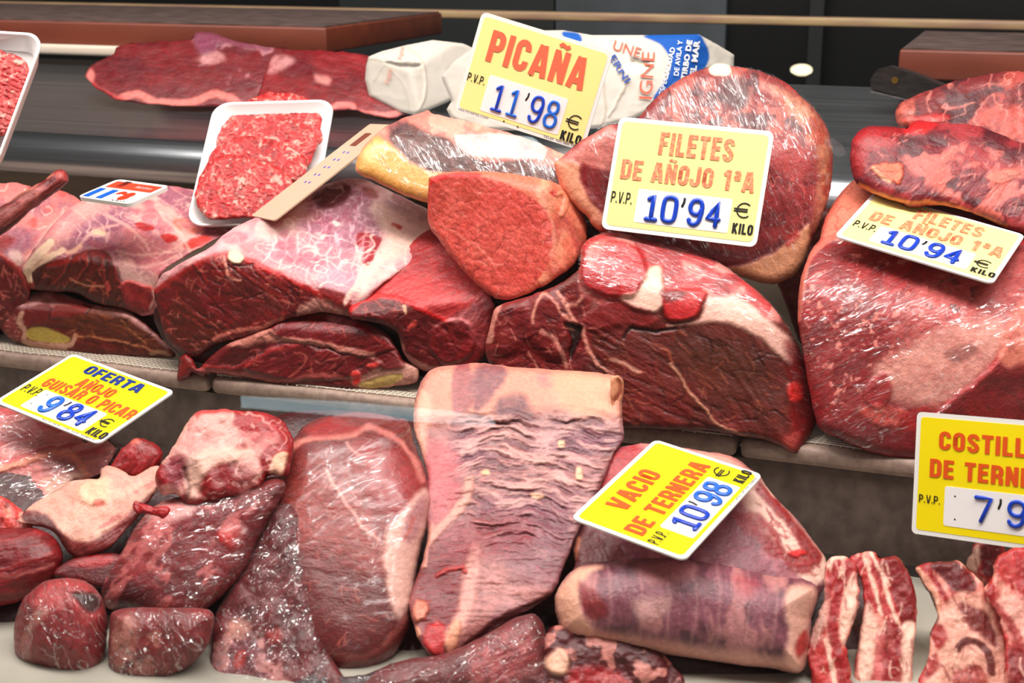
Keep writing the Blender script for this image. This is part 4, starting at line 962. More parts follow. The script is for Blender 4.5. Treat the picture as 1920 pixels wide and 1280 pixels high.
p.line([(290, 546), (328, 518), (395, 484), (425, 478)], 9, (190, 54, 52), 6, 0.8, h=0.6); p.line([(460, 488), (520, 513), (600, 553), (655, 572)], 9, (206, 44, 46), 5, 0.85, h=0.8)
p.fibre(35, cut, 0.45, 7, 3.5, 0.62, 1.35, 0.7, f=4)
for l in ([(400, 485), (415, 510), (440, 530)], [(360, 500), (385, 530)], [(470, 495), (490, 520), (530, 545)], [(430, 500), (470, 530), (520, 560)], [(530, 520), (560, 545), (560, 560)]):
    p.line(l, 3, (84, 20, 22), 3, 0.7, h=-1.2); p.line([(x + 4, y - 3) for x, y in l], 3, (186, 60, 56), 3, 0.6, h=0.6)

p.marble(cut, 46, (78, 20, 20), (14, 44), 2.4, 38, 50, 0.7, -1.1, 0.2); p.marble(cut, 40, (190, 70, 64), (12, 36), 3, 38, 45, 0.4, 0.7, 0.1); p.marble(cut, 60, (218, 136, 124), (7, 22), 1.35, 35, 90, 0.7, 0.3, 0.5)
p.line([(420, 480), (424, 500), (430, 520), (450, 525)], 3, (226, 160, 146), 2, 0.9); p.poly([(565, 570), (610, 560), (660, 578), (660, 596), (600, 590), (560, 600)], (214, 160, 150), 4, 0.85, tex=0.5)
p.line([(400, 636), (440, 620), (490, 612), (530, 598)], 6, (210, 130, 118), 3, 0.8); p.poly([(595, 540), (630, 545), (660, 562), (655, 582), (625, 572)], (150, 30, 36), 4, 0.9, h=1.5)
p.poly([(430, 474), (440, 470), (455, 478), (455, 490), (445, 493), (430, 486)], (252, 222, 196), 2, 1, h=3)
p.line([(648, 566), (662, 545), (690, 505), (720, 475)], 8, (248, 214, 204), 4, 0.9)
thing(p, 'beef_block', 'large beef block with pink membrane top and marbled cut face, centre left', 'meat')

fK2 = (830, 690, on(fK3, 830, 690) + 0.004, -4, 4)
p = Piece([(655, 580), (672, 548), (700, 505), (740, 475), (805, 430), (860, 425), (905, 500), (922, 560), (928, 575), (922, 620), (908, 668), (880, 690), (830, 692), (790, 694), (757, 664), (742, 622), (700, 604), (662, 598)],
          two(fK2, 780, 575, -18, 58), R=14, T=0.12, base=(200, 66, 70), k=0.003)
p.fibre(-22, [(660, 575), (700, 500), (860, 420), (930, 570), (840, 600), (740, 555)], 0.45, 6, 8, 0.75, 1.35, 0.5); p.blot((216, 82, 82), 34, 0.5, 0.2, 0.5, 60, 2)
cut = [(650, 582), (690, 560), (730, 556), (770, 570), (810, 590), (845, 603), (880, 615), (915, 640), (900, 700), (750, 700), (740, 625), (655, 605)]
p.poly(cut, (124, 30, 32), 2.5, 1, warp=1.5); p.fibre(15, cut, 0.4, 8, 4, 0.65, 1.35, 0.6); p.marble(cut, 30, (76, 18, 20), (12, 36), 2.2, 20, 60, 0.6, -0.9, 0.3); p.marble(cut, 26, (206, 104, 94), (8, 24), 1.6, 40, 90, 0.7, 0.3, 0.4)
p.line([(655, 580), (690, 560), (730, 556), (770, 570), (810, 590), (845, 602)], 7, (214, 34, 38), 4, 0.9, h=1)
p.poly([(808, 620), (835, 602), (880, 605), (890, 640), (878, 670), (840, 680), (810, 660)], (146, 40, 42), 4, 0.9, h=3); p.fibre(50, [(808, 620), (835, 602), (880, 605), (890, 640), (840, 680)], 0.5, 6, 4, 0.6, 1.4, 0.6)
p.poly([(840, 600), (880, 575), (915, 540), (928, 560), (920, 620), (905, 650), (885, 640), (878, 606)], (226, 160, 168), 8, 0.85, tex=0.45); p.fibre(-55, [(840, 600), (915, 540), (928, 575), (900, 650)], 0.4, 4, 7, 0.7, 1.3, 0.4)
p.poly([(895, 600), (928, 575), (920, 640), (905, 670), (880, 688), (850, 690)], (178, 56, 62), 6, 0.7); p.poly([(757, 572), (762, 574), (763, 584), (758, 586)], (240, 190, 160), 1.5, 1)
p.line([(742, 630), (752, 650), (760, 668), (800, 690), (840, 688)], 8, (222, 160, 152), 4, 0.7); p.poly([(768, 605), (780, 600), (778, 612), (765, 622)], (216, 90, 82), 2, 0.8, h=1)
p.line([(690, 598), (735, 615), (750, 650)], 5, (80, 20, 22), 4, 0.7)
thing(p, 'beef_block', 'smooth bright red beef block under the round cut, centre', 'meat')

# fillers added to keep the gaps dark, beside one real pinkish piece
for ol, dd, col, lab in (([(300, 570), (480, 560), (700, 560), (900, 540), (940, 640), (880, 700), (760, 700), (560, 660), (380, 680), (310, 640)], on(fK2, 700, 620) + 0.05, (78, 20, 22), 'dark beef filler added to darken the gaps of the central stack'),
                    ([(900, 520), (980, 500), (1080, 420), (1170, 420), (1160, 520), (1100, 600), (940, 640), (905, 600)], on(fK2, 1000, 560) + 0.045, (88, 24, 26), 'dark beef filler added between the round cut and the wrapped joint'),
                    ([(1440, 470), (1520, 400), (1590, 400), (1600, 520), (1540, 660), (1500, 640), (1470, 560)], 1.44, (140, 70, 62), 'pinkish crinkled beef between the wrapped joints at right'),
                    ([(-40, 540), (60, 520), (300, 540), (330, 640), (200, 660), (-40, 650)], on(fJ2, 150, 600) + 0.05, (70, 20, 20), 'dark beef filler added behind the shin slice at far left')):
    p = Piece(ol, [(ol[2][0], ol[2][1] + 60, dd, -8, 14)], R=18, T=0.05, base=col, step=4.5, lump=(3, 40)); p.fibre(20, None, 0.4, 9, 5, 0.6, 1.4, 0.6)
    thing(p, 'beef_or_filler', lab, 'meat')
# ---------------- centre: round cut (F)
fF = (940, 555, on(fK2, 940, 560) - 0.022, -22, 17)
p = Piece([(804, 342), (812, 330), (845, 323), (900, 321), (960, 326), (1015, 335), (1050, 348), (1075, 372), (1092, 400), (1101, 430), (1096, 462), (1075, 498), (1045, 520), (1000, 545), (960, 560), (935, 560), (912, 548), (880, 518), (850, 485), (820, 445), (803, 415)],
          [fF, (1030, 440, on(fF, 1030, 440), 42, 24), (930, 332, on(fF, 930, 334), 0, 66)], R=13, T=0.13, base=(228, 132, 108), k=0.0035)
p.blot((238, 168, 140), 26, 0.45, 0.2, 0.8, 60, 2); p.blot((176, 70, 74), 30, 0.52, 0.18, 0.7, 50, 3, within=[(1030, 420), (1100, 400), (1100, 470), (1020, 540)]); p.fibre(55, [(1000, 330), (1105, 380), (1100, 480), (960, 565), (1040, 470)], 0.4, 6, 6, 0.7, 1.3, 0.5)
face = [(800, 345), (815, 332), (850, 326), (895, 330), (950, 345), (1000, 372), (1028, 405), (1040, 445), (1036, 478), (1012, 520), (985, 545), (955, 562), (930, 562), (905, 548), (850, 488), (800, 420)]
p.poly(face, (218, 98, 88), 2, 1, warp=2); p.poly([(805, 350), (850, 340), (900, 360), (860, 400), (810, 400)], (186, 82, 66), 22, 0.7); p.blot((228, 118, 106), 34, 0.5, 0.2, 0.6, within=face, f=3)
p.cells((160, 40, 42), 13, 0.45, 25, 1.6, face, h=0.28, w=0.09, f=5); p.cells((150, 36, 40), 25, 0.4, 40, 1.5, face, h=0.32, w=0.05, f=5)
p.line([(806, 344), (830, 331), (870, 325), (900, 329)], 6, (222, 40, 40), 3, 0.9); p.line([(803, 410), (850, 486), (905, 546), (935, 560), (980, 548)], 4, (232, 128, 116), 3, 0.8)
p.marble(face, 40, (150, 44, 44), (8, 26), 1.6, 30, 90, 0.5, -0.5, 0.5); p.marble(face, 16, (240, 168, 154), (6, 20), 1.2, 60, 120, 0.7, 0.2, 0.3)
p.line([(825, 420), (880, 455), (910, 475), (930, 500)], 2.5, (238, 150, 136), 2, 0.7); p.line([(1030, 405), (1042, 450), (1034, 480)], 5, (236, 170, 146), 3, 0.6)
p.line([(1045, 365), (1060, 362), (1062, 380), (1052, 400)], 8, (240, 160, 130), 3, 0.9, h=2); p.poly([(1030, 358), (1045, 358), (1040, 370)], (206, 52, 44), 3, 0.9)
thing(p, 'round_beef_cut', 'round beef cut with smooth orange-red grainy face in the centre', 'meat')
pF = p

# ---------------- picaña wrapped (E)
fE = (820, 360, on(fK2, 820, 360) + 0.05, -14, 30)
p = Piece([(666, 312), (672, 290), (700, 255), (745, 226), (790, 210), (802, 206), (815, 214), (870, 226), (930, 242), (1000, 264), (1060, 290), (1100, 310), (1100, 370), (1000, 370), (900, 380), (830, 385), (770, 370), (700, 338), (672, 326)],
          [fE, (760, 260, on(fE, 760, 265), -10, 62)], R=26, T=0.10, base=(228, 150, 140), k=0.01, lump=(1, 40))
p.blot((240, 186, 170), 34, 0.45, 0.2, 0.8); p.blot((208, 70, 72), 30, 0.58, 0.15, 0.7, within=[(800, 215), (1000, 265), (1060, 300), (900, 260)])
dk = [(728, 258), (745, 238), (770, 232), (800, 248), (840, 262), (900, 300), (980, 300), (1060, 320), (1060, 345), (900, 335), (860, 320), (835, 328), (800, 320), (760, 295)]
p.poly(dk, (84, 42, 36), 6, 0.95, tex=0.1); p.blot((120, 66, 58), 14, 0.55, 0.15, 0.7, within=dk); p.poly([(730, 235), (760, 225), (765, 235), (740, 250)], (84, 58, 76), 5, 0.8, tex=0.4)
p.poly([(664, 312), (675, 290), (700, 258), (722, 262), (760, 298), (800, 322), (835, 330), (830, 390), (760, 368), (700, 340)], (232, 186, 116), 5, 1, h=2); p.poly([(690, 320), (750, 345), (830, 375), (830, 392), (700, 345)], (214, 150, 74), 12, 0.7); p.poly([(680, 290), (705, 265), (730, 280), (700, 300)], (246, 222, 170), 10, 0.7)
o = thing(p, 'wrapped_rump', 'film-wrapped beef cap with yellow fat edge under the PICAÑA card', 'meat')
p.film([(690, 270), (745, 228), (802, 206), (900, 236), (1060, 292), (1095, 330), (1060, 350), (900, 335), (835, 330), (812, 375), (760, 350)], 1.0, FILM, 62, 1.6, 9, 8)

# ---------------- film wrapped large piece (G)
fG = (1300, 470, 1.375, -4, 10)
p = Piece([(1040, 312), (1052, 296), (1090, 265), (1140, 236), (1190, 226), (1230, 182), (1290, 140), (1350, 124), (1440, 138), (1500, 178), (1545, 230), (1561, 290), (1556, 360), (1532, 430), (1502, 500), (1470, 526), (1430, 531), (1350, 506), (1220, 470), (1130, 438), (1098, 404), (1058, 362)],
          [fG, (1300, 255, on(fG, 1300, 262), 0, 46), (1545, 330, on(fG, 1530, 330), 50, 20), (1060, 330, on(fG, 1090, 330), -50, 10)], R=22, T=0.12, base=(156, 44, 50), k=0.012, lump=(1.5, 60))
p.blot((196, 78, 80), 40, 0.5, 0.2, 0.6); p.fibre(70, [(1430, 260), (1560, 290), (1500, 500), (1420, 480)], 0.4, 7, 8, 0.7, 1.3, 0.4)
upp = [(1200, 225), (1290, 138), (1350, 124), (1440, 138), (1545, 230), (1560, 300), (1455, 250), (1300, 240)]
p.poly(upp, (150, 62, 62), 10, 0.8); p.blot((100, 44, 52), 32, 0.5, 0.12, 0.8, within=upp); p.blot((214, 120, 108), 26, 0.55, 0.15, 0.7, within=upp); p.vein((222, 150, 136), 26, 0.06, 0.6, 80, 2, within=upp)
p.poly([(1360, 150), (1400, 150), (1405, 190), (1380, 205), (1350, 185)], (86, 42, 46), 8, 0.8)
p.poly([(1440, 160), (1500, 185), (1548, 240), (1562, 300), (1545, 400), (1525, 430), (1535, 330), (1520, 260), (1470, 200)], (222, 158, 128), 10, 0.9, tex=0.35); p.blot((190, 80, 66), 24, 0.52, 0.12, 0.7, within=[(1450, 170), (1560, 250), (1555, 380), (1500, 250)])
p.poly([(1035, 320), (1050, 297), (1085, 310), (1090, 345), (1125, 380), (1140, 405), (1120, 430), (1090, 400), (1050, 362)], (240, 176, 150), 6, 1, h=2); p.poly([(1050, 300), (1100, 262), (1150, 235), (1160, 300), (1140, 320), (1090, 308)], (226, 150, 142), 8, 0.9, tex=0.3)
p.poly([(1092, 312), (1140, 322), (1150, 340), (1130, 400), (1095, 350)], (146, 34, 38), 5, 1)
p.poly([(1360, 505), (1420, 490), (1480, 455), (1520, 420), (1505, 500), (1470, 528), (1430, 532)], (242, 184, 148), 5, 1, h=2); p.poly([(1470, 450), (1495, 430), (1500, 445), (1478, 465)], (196, 60, 48), 4, 0.8)
p.poly([(1140, 425), (1250, 450), (1400, 470), (1480, 450), (1420, 488), (1350, 500), (1220, 465)], (118, 40, 44), 8, 0.8); p.poly([(1450, 260), (1520, 280), (1510, 330), (1470, 330), (1445, 300)], (204, 94, 92), 12, 0.7); p.vein((226, 136, 130), 26, 0.03, 0.7, 80, 2, within=[(1420, 330), (1530, 330), (1500, 460), (1420, 470)])
o = thing(p, 'wrapped_beef_joint', 'big film-wrapped beef joint behind the FILETES card, centre right', 'meat')
p.film([(1120, 240), (1190, 225), (1230, 180), (1290, 138), (1350, 122), (1440, 136), (1502, 177), (1548, 230), (1563, 290), (1557, 362), (1534, 430), (1504, 502), (1470, 528), (1420, 490), (1300, 470), (1140, 420), (1100, 330)], 1.2, FILM, 68, 1.6, 10, 9)
pG = p
# film knot at its right
q = Piece([(1548, 262), (1562, 258), (1580, 272), (1588, 288), (1572, 296), (1560, 288)], [(1568, 278, on(fG, 1545, 300) + 0.02, 20, 20)], R=4, T=0.012, base=(190, 196, 200), rough=0.15, lump=(7, 6), smooth=False)
k_ = q.build('film_knot', pG.o); k_.data.materials.clear(); k_.data.materials.append(FILMC)
uvl = k_.data.uv_layers.new(name='fuv')

# ---------------- big brown wrapped piece (M)
fM = (1440, 828, zd(1440, 832, ZL) - 0.006, -16, 14)
p = Piece([(910, 660), (916, 622), (930, 576), (975, 560), (1040, 536), (1085, 505), (1090, 465), (1110, 446), (1150, 436), (1230, 454), (1330, 482), (1400, 530), (1460, 588), (1502, 660), (1526, 740), (1531, 788), (1504, 838), (1487, 850), (1440, 826), (1380, 815), (1300, 806), (1150, 800), (1000, 765), (925, 690)],
          [fM, (1300, 560, on(fM, 1300, 590), -4, 56), (1480, 740, on(fM, 1480, 740), 42, 20)], R=16, T=0.15, base=(120, 50, 40), k=0.006, lump=(1, 60), step=2.5)
p.blot((142, 50, 46), 60, 0.45, 0.25, 0.7)
br = [(1090, 620), (1200, 600), (1330, 612), (1440, 640), (1520, 750), (1510, 845), (1380, 815), (1150, 800)]
p.fibre(28, [(1090, 600), (1230, 610), (1300, 740), (1400, 825), (1150, 800)], 0.5, 6, 12, 0.6, 1.35, 0.6); p.fibre(60, [(1260, 620), (1440, 640), (1520, 750), (1500, 840), (1400, 820), (1300, 740)], 0.4, 9, 5, 0.65, 1.3, 0.6)
p.poly([(1260, 640), (1380, 640), (1440, 720), (1380, 770), (1290, 710)], (106, 60, 38), 26, 0.6)
lft = [(910, 660), (930, 576), (1040, 536), (1100, 560), (1110, 620), (1090, 690), (1000, 700), (930, 690)]
p.poly(lft, (146, 42, 44), 10, 0.9); p.blot((110, 30, 32), 28, 0.5, 0.2, 0.7, within=lft); p.fibre(-20, lft, 0.3, 7, 4, 0.7, 1.3, 0.5)
p.bulge([(1000, 565), (1040, 555), (1065, 600), (1060, 660), (1030, 670), (990, 630)], 5, 12); p.bulge([(925, 590), (985, 570), (990, 640), (930, 660)], 4, 14)
sm = (230, 162, 148)
p.line([(1046, 548), (1062, 575), (1080, 605), (1095, 612), (1096, 640), (1120, 680), (1150, 705)], 6, sm, 3, 0.95, h=0.8); p.line([(998, 605), (1004, 575), (1016, 553), (1035, 560), (1055, 590), (1075, 604)], 4, sm, 3, 0.9)
p.line([(1012, 622), (1035, 632), (1050, 655), (1062, 685)], 7, (224, 156, 144), 3, 0.85); p.line([(990, 660), (1010, 690)], 2.5, sm, 2, 0.8); p.line([(1048, 550), (1060, 570), (1080, 572), (1092, 555)], 4, sm, 3, 0.8)
p.poly([(1058, 606), (1092, 612), (1086, 640), (1074, 672), (1066, 660), (1070, 635)], (36, 8, 10), 4, 0.9, h=-4); p.line([(935, 565), (925, 600), (918, 640)], 8, (232, 168, 154), 4, 0.8)
up = [(1085, 505), (1092, 462), (1112, 444), (1150, 434), (1230, 452), (1330, 480), (1400, 528), (1462, 588), (1440, 600), (1300, 560), (1210, 580), (1100, 560)]
p.poly(up, (206, 74, 78), 6, 0.9); p.blot((238, 176, 170), 30, 0.5, 0.15, 0.8, 25, 1.5, within=up); p.blot((160, 40, 48), 30, 0.55, 0.15, 0.7, within=up)
p.poly([(1088, 470), (1112, 448), (1170, 452), (1205, 478), (1212, 515), (1190, 548), (1150, 556), (1110, 545), (1090, 525)], (190, 36, 48), 5, 1, h=6, rough=0.3); p.poly([(1105, 460), (1140, 448), (1130, 470), (1105, 500)], (236, 160, 150), 6, 0.7, tex=0.5)
p.poly([(1160, 560), (1200, 540), (1215, 505), (1240, 500), (1245, 545), (1240, 575), (1215, 585)], (246, 208, 196), 5, 1, h=3)
p.poly([(1243, 560), (1255, 545), (1320, 545), (1322, 560), (1300, 595), (1262, 600), (1248, 590)], (206, 56, 60), 4, 1, h=4); p.poly([(1240, 545), (1290, 548), (1275, 560), (1250, 568)], (130, 26, 32), 4, 0.8)
p.poly([(1250, 612), (1310, 600), (1330, 560), (1390, 560), (1440, 600), (1485, 640), (1488, 680), (1460, 665), (1420, 630), (1360, 605), (1300, 605)], (248, 204, 194), 6, 1, h=1.2)
p.poly([(1090, 600), (1150, 560), (1230, 590), (1220, 615), (1170, 610), (1120, 620)], (150, 44, 46), 8, 0.9, h=2); p.line([(1170, 632), (1185, 615), (1230, 620), (1265, 615)], 4, (50, 20, 16), 4, 0.8, h=-2)
p.line([(1255, 680), (1280, 715), (1310, 755), (1350, 797), (1410, 822)], 4, (214, 158, 134), 2.5, 0.9, h=0.8); p.line([(1145, 672), (1180, 685), (1200, 698)], 5, (230, 176, 160), 3, 0.8); p.line([(1220, 640), (1250, 655), (1260, 680)], 3, (190, 110, 84), 3, 0.7)
p.marble(br, 60, (66, 26, 20), (16, 60), 2.2, 30, 40, 0.55, -0.8, 0.2); p.marble(br, 34, (196, 116, 90), (10, 34), 1.5, 35, 60, 0.6, 0.3, 0.2); p.marble(lft, 26, (70, 14, 18), (10, 36), 2.4, 60, 90, 0.6, -1.0, 0.2); p.marble(lft, 22, (220, 140, 128), (8, 24), 1.6, 60, 120, 0.7, 0.3, 0.4)
p.line([(1290, 690), (1330, 710), (1350, 730)], 2, (170, 100, 76), 2, 0.6); p.line([(1400, 660), (1415, 690), (1408, 700)], 2, (150, 90, 64), 2, 0.7)
p.poly([(1470, 640), (1505, 665), (1530, 760), (1530, 795), (1500, 840), (1478, 790), (1488, 720)], (150, 34, 40), 10, 0.8); p.poly([(1478, 720), (1500, 720), (1508, 745), (1490, 755), (1478, 745)], (222, 66, 60), 5, 0.9, h=2)
p.poly([(1470, 820), (1500, 812), (1495, 835), (1480, 845)], (200, 90, 84), 5, 0.6)
o = thing(p, 'wrapped_beef_joint', 'large brownish film-wrapped beef joint overhanging the ledge in the centre', 'meat')
p.film([(1085, 500), (1092, 462), (1112, 443), (1150, 433), (1230, 451), (1330, 480), (1400, 528), (1462, 586), (1504, 660), (1528, 740), (1530, 790), (1495, 800), (1480, 690), (1400, 600), (1240, 560), (1100, 560)], 1.4, FILM, 18, 1.8, 8, 10)
pM = p
# ================================================================== TOP: trays, flat slices, parcels, right-hand joints
def azel(n):
    n = np.array(n, float); n /= np.linalg.norm(n); tow = np.array([math.sin(YAW), -math.cos(YAW), 0.0])
    return math.degrees(math.atan2(n @ RGT, n @ tow)), math.degrees(math.asin(n[2]))
foam = mk('white_foam', (238, 236, 234), 0.55)
def foam_tray(corners, asp, depth, label, hgt=0.02):
    M, w, h, e = fit_rect(corners, asp, depth)
    print('TRAY', w, h, e, azel(M.col[2][:3]))
    root = empty('foam_tray', (0, 0, 0), label, 'tray'); root.matrix_world = M
    prof = [(0.86, -hgt), (0.97, -0.004), (1.0, -0.002), (1.0, 0.0), (0.985, 0.001), (0.955, -0.001), (0.84, -hgt + 0.003)]
    V = []; Fc = []; n = 0
    for sc, z in prof:
        P = rrect(w * 1.0 - (1 - sc) * w, h - (1 - sc) * w, 0.14 * w * sc, 7); n = len(P); V += [(x, y, z) for x, y in P]
    for i in range(len(prof) - 1):
        for k in range(n): Fc.append((i * n + k, i * n + (k + 1) % n, (i + 1) * n + (k + 1) % n, (i + 1) * n + k))
    Fc.append(tuple(range(n - 1, -1, -1))); Fc.append(tuple(range((len(prof) - 1) * n, len(prof) * n)))
    link('tray_shell', meshpd('tray_shell', V, Fc, True), foam, root)
    return root, M
def tray_plane(M, x, y, off):
    n = np.array(M.col[2][:3]); c = np.array(M.col[3][:3]) + n * off
    d = float(((c - CAM) @ n) / (ray(x, y) @ n)); return (x, y, d, *azel(n))
def mince(outline, plane, label, ang=20, T=0.012):
    p = Piece(outline, [plane], R=13, T=T, base=(204, 52, 56), wob=3, step=2.4, rough=0.4)
    p.blot((214, 80, 80), 22, 0.45, 0.2, 0.6)
    p.cells((150, 24, 32), 9, 0.5, ang, 2.2, None, h=1.6, w=0.3); p.vein((238, 156, 148), 9, 0.07, 0.75, ang, 2.0, h=1.0, br=0.42); p.vein((240, 160, 152), 13, 0.07, 0.7, ang + 60, 2, h=0.8, br=0.48)
    p.blot((246, 196, 186), 7, 0.66, 0.08, 0.8, ang, 1.5, h=0.8); p.blot((150, 22, 30), 12, 0.62, 0.1, 0.6, h=-1)
    return thing(p, 'minced_beef_patty', label, 'minced meat', 'minced beef patties in foam trays', MINCE)
root, TM = foam_tray([(408, 192), (622, 186), (592, 420), (343, 424)], 0.82, 1.60, 'white foam tray of minced beef leaning against the steel shelf')
mince([(424, 222), (440, 200), (470, 186), (505, 173), (560, 177), (588, 192), (602, 210), (602, 240), (585, 275), (430, 262), (420, 240)], tray_plane(TM, 510, 225, -0.012), 'topmost minced beef patty in the centre foam tray', 10)
mince([(414, 245), (440, 226), (500, 214), (560, 226), (594, 252), (588, 295), (560, 320), (480, 310), (412, 282)], tray_plane(TM, 500, 260, -0.004), 'second minced beef patty from the top of the centre foam tray', 160)
mince([(398, 285), (425, 262), (480, 256), (550, 280), (578, 305), (560, 340), (500, 352), (420, 340), (392, 312)], tray_plane(TM, 480, 300, 0.004), 'third minced beef patty in the centre foam tray', 30)
mince([(366, 366), (374, 335), (390, 305), (420, 290), (470, 296), (530, 318), (552, 345), (535, 375), (500, 400), (470, 408), (430, 411), (395, 411), (374, 395)], tray_plane(TM, 450, 355, 0.012), 'lowest minced beef patty in the centre foam tray', 15)
root, TA = foam_tray([(-150, 48), (86, 64), (-12, 320), (-252, 300)], 0.9, 1.40, 'white foam tray of minced beef cut off by the upper left corner')
mince([(-140, 110), (-40, 90), (20, 100), (50, 118), (56, 140), (45, 170), (25, 195), (-60, 210), (-140, 200)], tray_plane(TA, 0, 140, -0.005), 'upper minced beef patty in the far left foam tray', 25)
mince([(-160, 190), (-60, 180), (28, 186), (30, 205), (20, 235), (-5, 262), (-80, 275), (-160, 260)], tray_plane(TA, -20, 220, 0.0), 'lower minced beef patty in the far left foam tray', 25)

# flat slices on the sloping shelf
SEL = 78.0
def shelf_plane(x, y, up):
    n = nrm(-20, SEL); d0 = sd_(x, y); d = d0 + up * n[2] / float(ray(x, y) @ n) if False else None
    n = np.array([0, -math.sin(math.radians(12)), math.cos(math.radians(12))]); c = np.array([0, YS, ZS]) + n * up
    return (x, y, float(((c - CAM) @ n) / (ray(x, y) @ n)), *azel(n))
p = Piece([(161, 142), (168, 126), (190, 112), (214, 100), (220, 88), (260, 80), (330, 76), (360, 74), (366, 62), (385, 59), (415, 67), (440, 77), (500, 87), (565, 98), (548, 130), (505, 140), (492, 165), (480, 190), (466, 201), (420, 201), (330, 199), (290, 196), (225, 189), (205, 178), (178, 163)],
          [(330, 192, shelf_plane(330, 197, 0.012)[2], -16, 58), (330, 186, shelf_plane(330, 197, 0.012)[2], -10, 24)], R=7, T=0.04, base=(132, 42, 50), k=0.02, lump=(3, 60))
p.blot((112, 40, 50), 40, 0.5, 0.2, 0.7, 0, 3); p.fibre(5, None, 0.35, 5, 8, 0.7, 1.3, 0.3); p.blot((200, 150, 160), 22, 0.6, 0.12, 0.7, -20, 2, within=[(360, 62), (440, 75), (540, 100), (480, 170), (380, 130), (370, 90)])
p.poly([(362, 66), (385, 59), (412, 68), (405, 95), (375, 100)], (146, 84, 110), 6, 0.9, h=5); p.line([(410, 80), (440, 78), (500, 92)], 10, (150, 90, 112), 6, 0.8, h=3)
p.line([(225, 184), (260, 178), (300, 192), (360, 190), (410, 175), (450, 196)], 12, (226, 140, 134), 4, 0.9); p.line([(165, 145), (190, 172), (225, 186)], 10, (196, 70, 72), 4, 0.8); p.poly([(162, 140), (172, 128), (180, 140), (172, 155)], (226, 150, 146), 4, 0.8)
p.line([(485, 190), (492, 160), (505, 130), (520, 102)], 4, (70, 24, 30), 3, 0.8); p.poly([(370, 110), (410, 98), (420, 112), (390, 122)], (214, 166, 170), 5, 0.7, tex=0.4)
thing(p, 'flat_beef_slice', 'flat dark beef slice with pale fat edge on the steel shelf, left one', 'meat', 'flat beef slices')
p = Piece([(484, 195), (490, 160), (500, 128), (516, 102), (560, 94), (620, 96), (690, 104), (740, 135), (775, 170), (772, 208), (748, 219), (726, 222), (690, 214), (655, 206), (600, 212), (530, 205)],
          [(600, 205, shelf_plane(600, 210, 0.012)[2], -16, 60), (600, 198, shelf_plane(600, 210, 0.012)[2], -10, 24)], R=7, T=0.04, base=(146, 40, 48), k=0.02, lump=(3, 60))
p.fibre(15, None, 0.4, 6, 8, 0.7, 1.3, 0.3); p.blot((110, 36, 46), 40, 0.5, 0.2, 0.7, 0, 2); p.poly([(500, 128), (516, 103), (550, 110), (540, 125), (505, 138)], (212, 160, 164), 6, 0.8, tex=0.4); p.poly([(590, 140), (620, 145), (618, 158), (600, 155)], (222, 160, 158), 5, 0.8)
p.line([(600, 204), (655, 198), (668, 212), (720, 214), (745, 212)], 9, (228, 140, 136), 4, 0.9)
thing(p, 'flat_beef_slice', 'flat red beef slice on the steel shelf, half behind the mince tray', 'meat', 'flat beef slices')
p = Piece([(182, 97), (190, 89), (205, 88), (216, 92), (218, 102), (205, 105), (190, 104)], [shelf_plane(200, 100, 0.01)], R=6, T=0.01, base=(226, 140, 126), lump=(2, 10))
thing(p, 'fat_scrap', 'small pink fat scrap beside the flat slice at upper left', 'meat')

# paper parcels
PAP = (226, 216, 204)
def paperize(p, amp=1.2):
    u = fbm(p.x / 34, p.y / 34, 2, p.seed + 7); r = 1 - np.abs(2 * u - 1); p.h += amp * r * 2; return p
dD = sd_(770, 216) - 0.01
p = Piece([(690, 106), (715, 97), (760, 84), (812, 75), (868, 81), (890, 92), (880, 130), (865, 180), (840, 192), (806, 206), (776, 215), (750, 210), (692, 181), (684, 150), (686, 124)],
          [(745, 200, dD, -32, 8), (840, 150, dD + 0.012, 34, 22), (770, 90, dD + 0.02, -6, 62)], R=7, T=0.09, base=PAP, k=0.003, smooth=False, wob=1.5, rough=0.62)
paperize(p, 0.7); p.c[:] = lin((204, 195, 182))
p.blot((206, 190, 172), 50, 0.55, 0.2, 0.4); p.poly([(722, 117), (760, 117), (788, 120), (782, 126), (740, 122)], (70, 58, 50), 3, 0.9, h=-5); p.line([(762, 88), (790, 112), (798, 150), (795, 185), (782, 212)], 3, (196, 178, 160), 2, 0.7, h=2.5, warp=1); p.line([(692, 110), (722, 118), (700, 150)], 2, (190, 172, 154), 2, 0.6, h=1.5)
p.line([(722, 118), (760, 165), (768, 212)], 2, (200, 184, 166), 3, 0.5, h=1.2); p.poly([(800, 110), (870, 85), (862, 130), (845, 185), (800, 200)], (204, 194, 184), 10, 0.5)
p.build('paper_parcel', None, PAPER); tag(p.o, 'cream paper parcel with folded end, left of the PICAÑA card', 'parcel', 'cream paper parcels'); pD1 = p
dE = sd_(1060, 236) - 0.03
p = Piece([(828, 142), (850, 116), (880, 95), (930, 68), (1000, 57), (1055, 57), (1110, 66), (1200, 66), (1310, 64), (1346, 84), (1376, 102), (1375, 130), (1300, 162), (1240, 195), (1190, 222), (1150, 232), (1122, 240), (1060, 245), (900, 245), (846, 222), (836, 205), (846, 190)],
          [(1060, 230, dE - 0.02, 4, 18), (1100, 110, dE - 0.005, 4, 52), (1320, 110, dE + 0.03, 45, 20), (880, 150, dE + 0.0, -40, 20)], R=9, T=0.05, base=PAP, k=0.006, smooth=False, wob=2, rough=0.62)
paperize(p, 1.0); p.c[:] = lin((206, 197, 185)); p.blot((206, 190, 172), 60, 0.55, 0.2, 0.4)
p.poly([(1208, 66), (1240, 85), (1256, 112), (1252, 142), (1226, 188), (1300, 155), (1322, 128), (1330, 105), (1322, 80), (1300, 62)], (16, 84, 170), 2, 1, warp=1)
p.poly([(1055, 60), (1085, 62), (1090, 78), (1062, 74)], (16, 84, 170), 2, 1, warp=1)
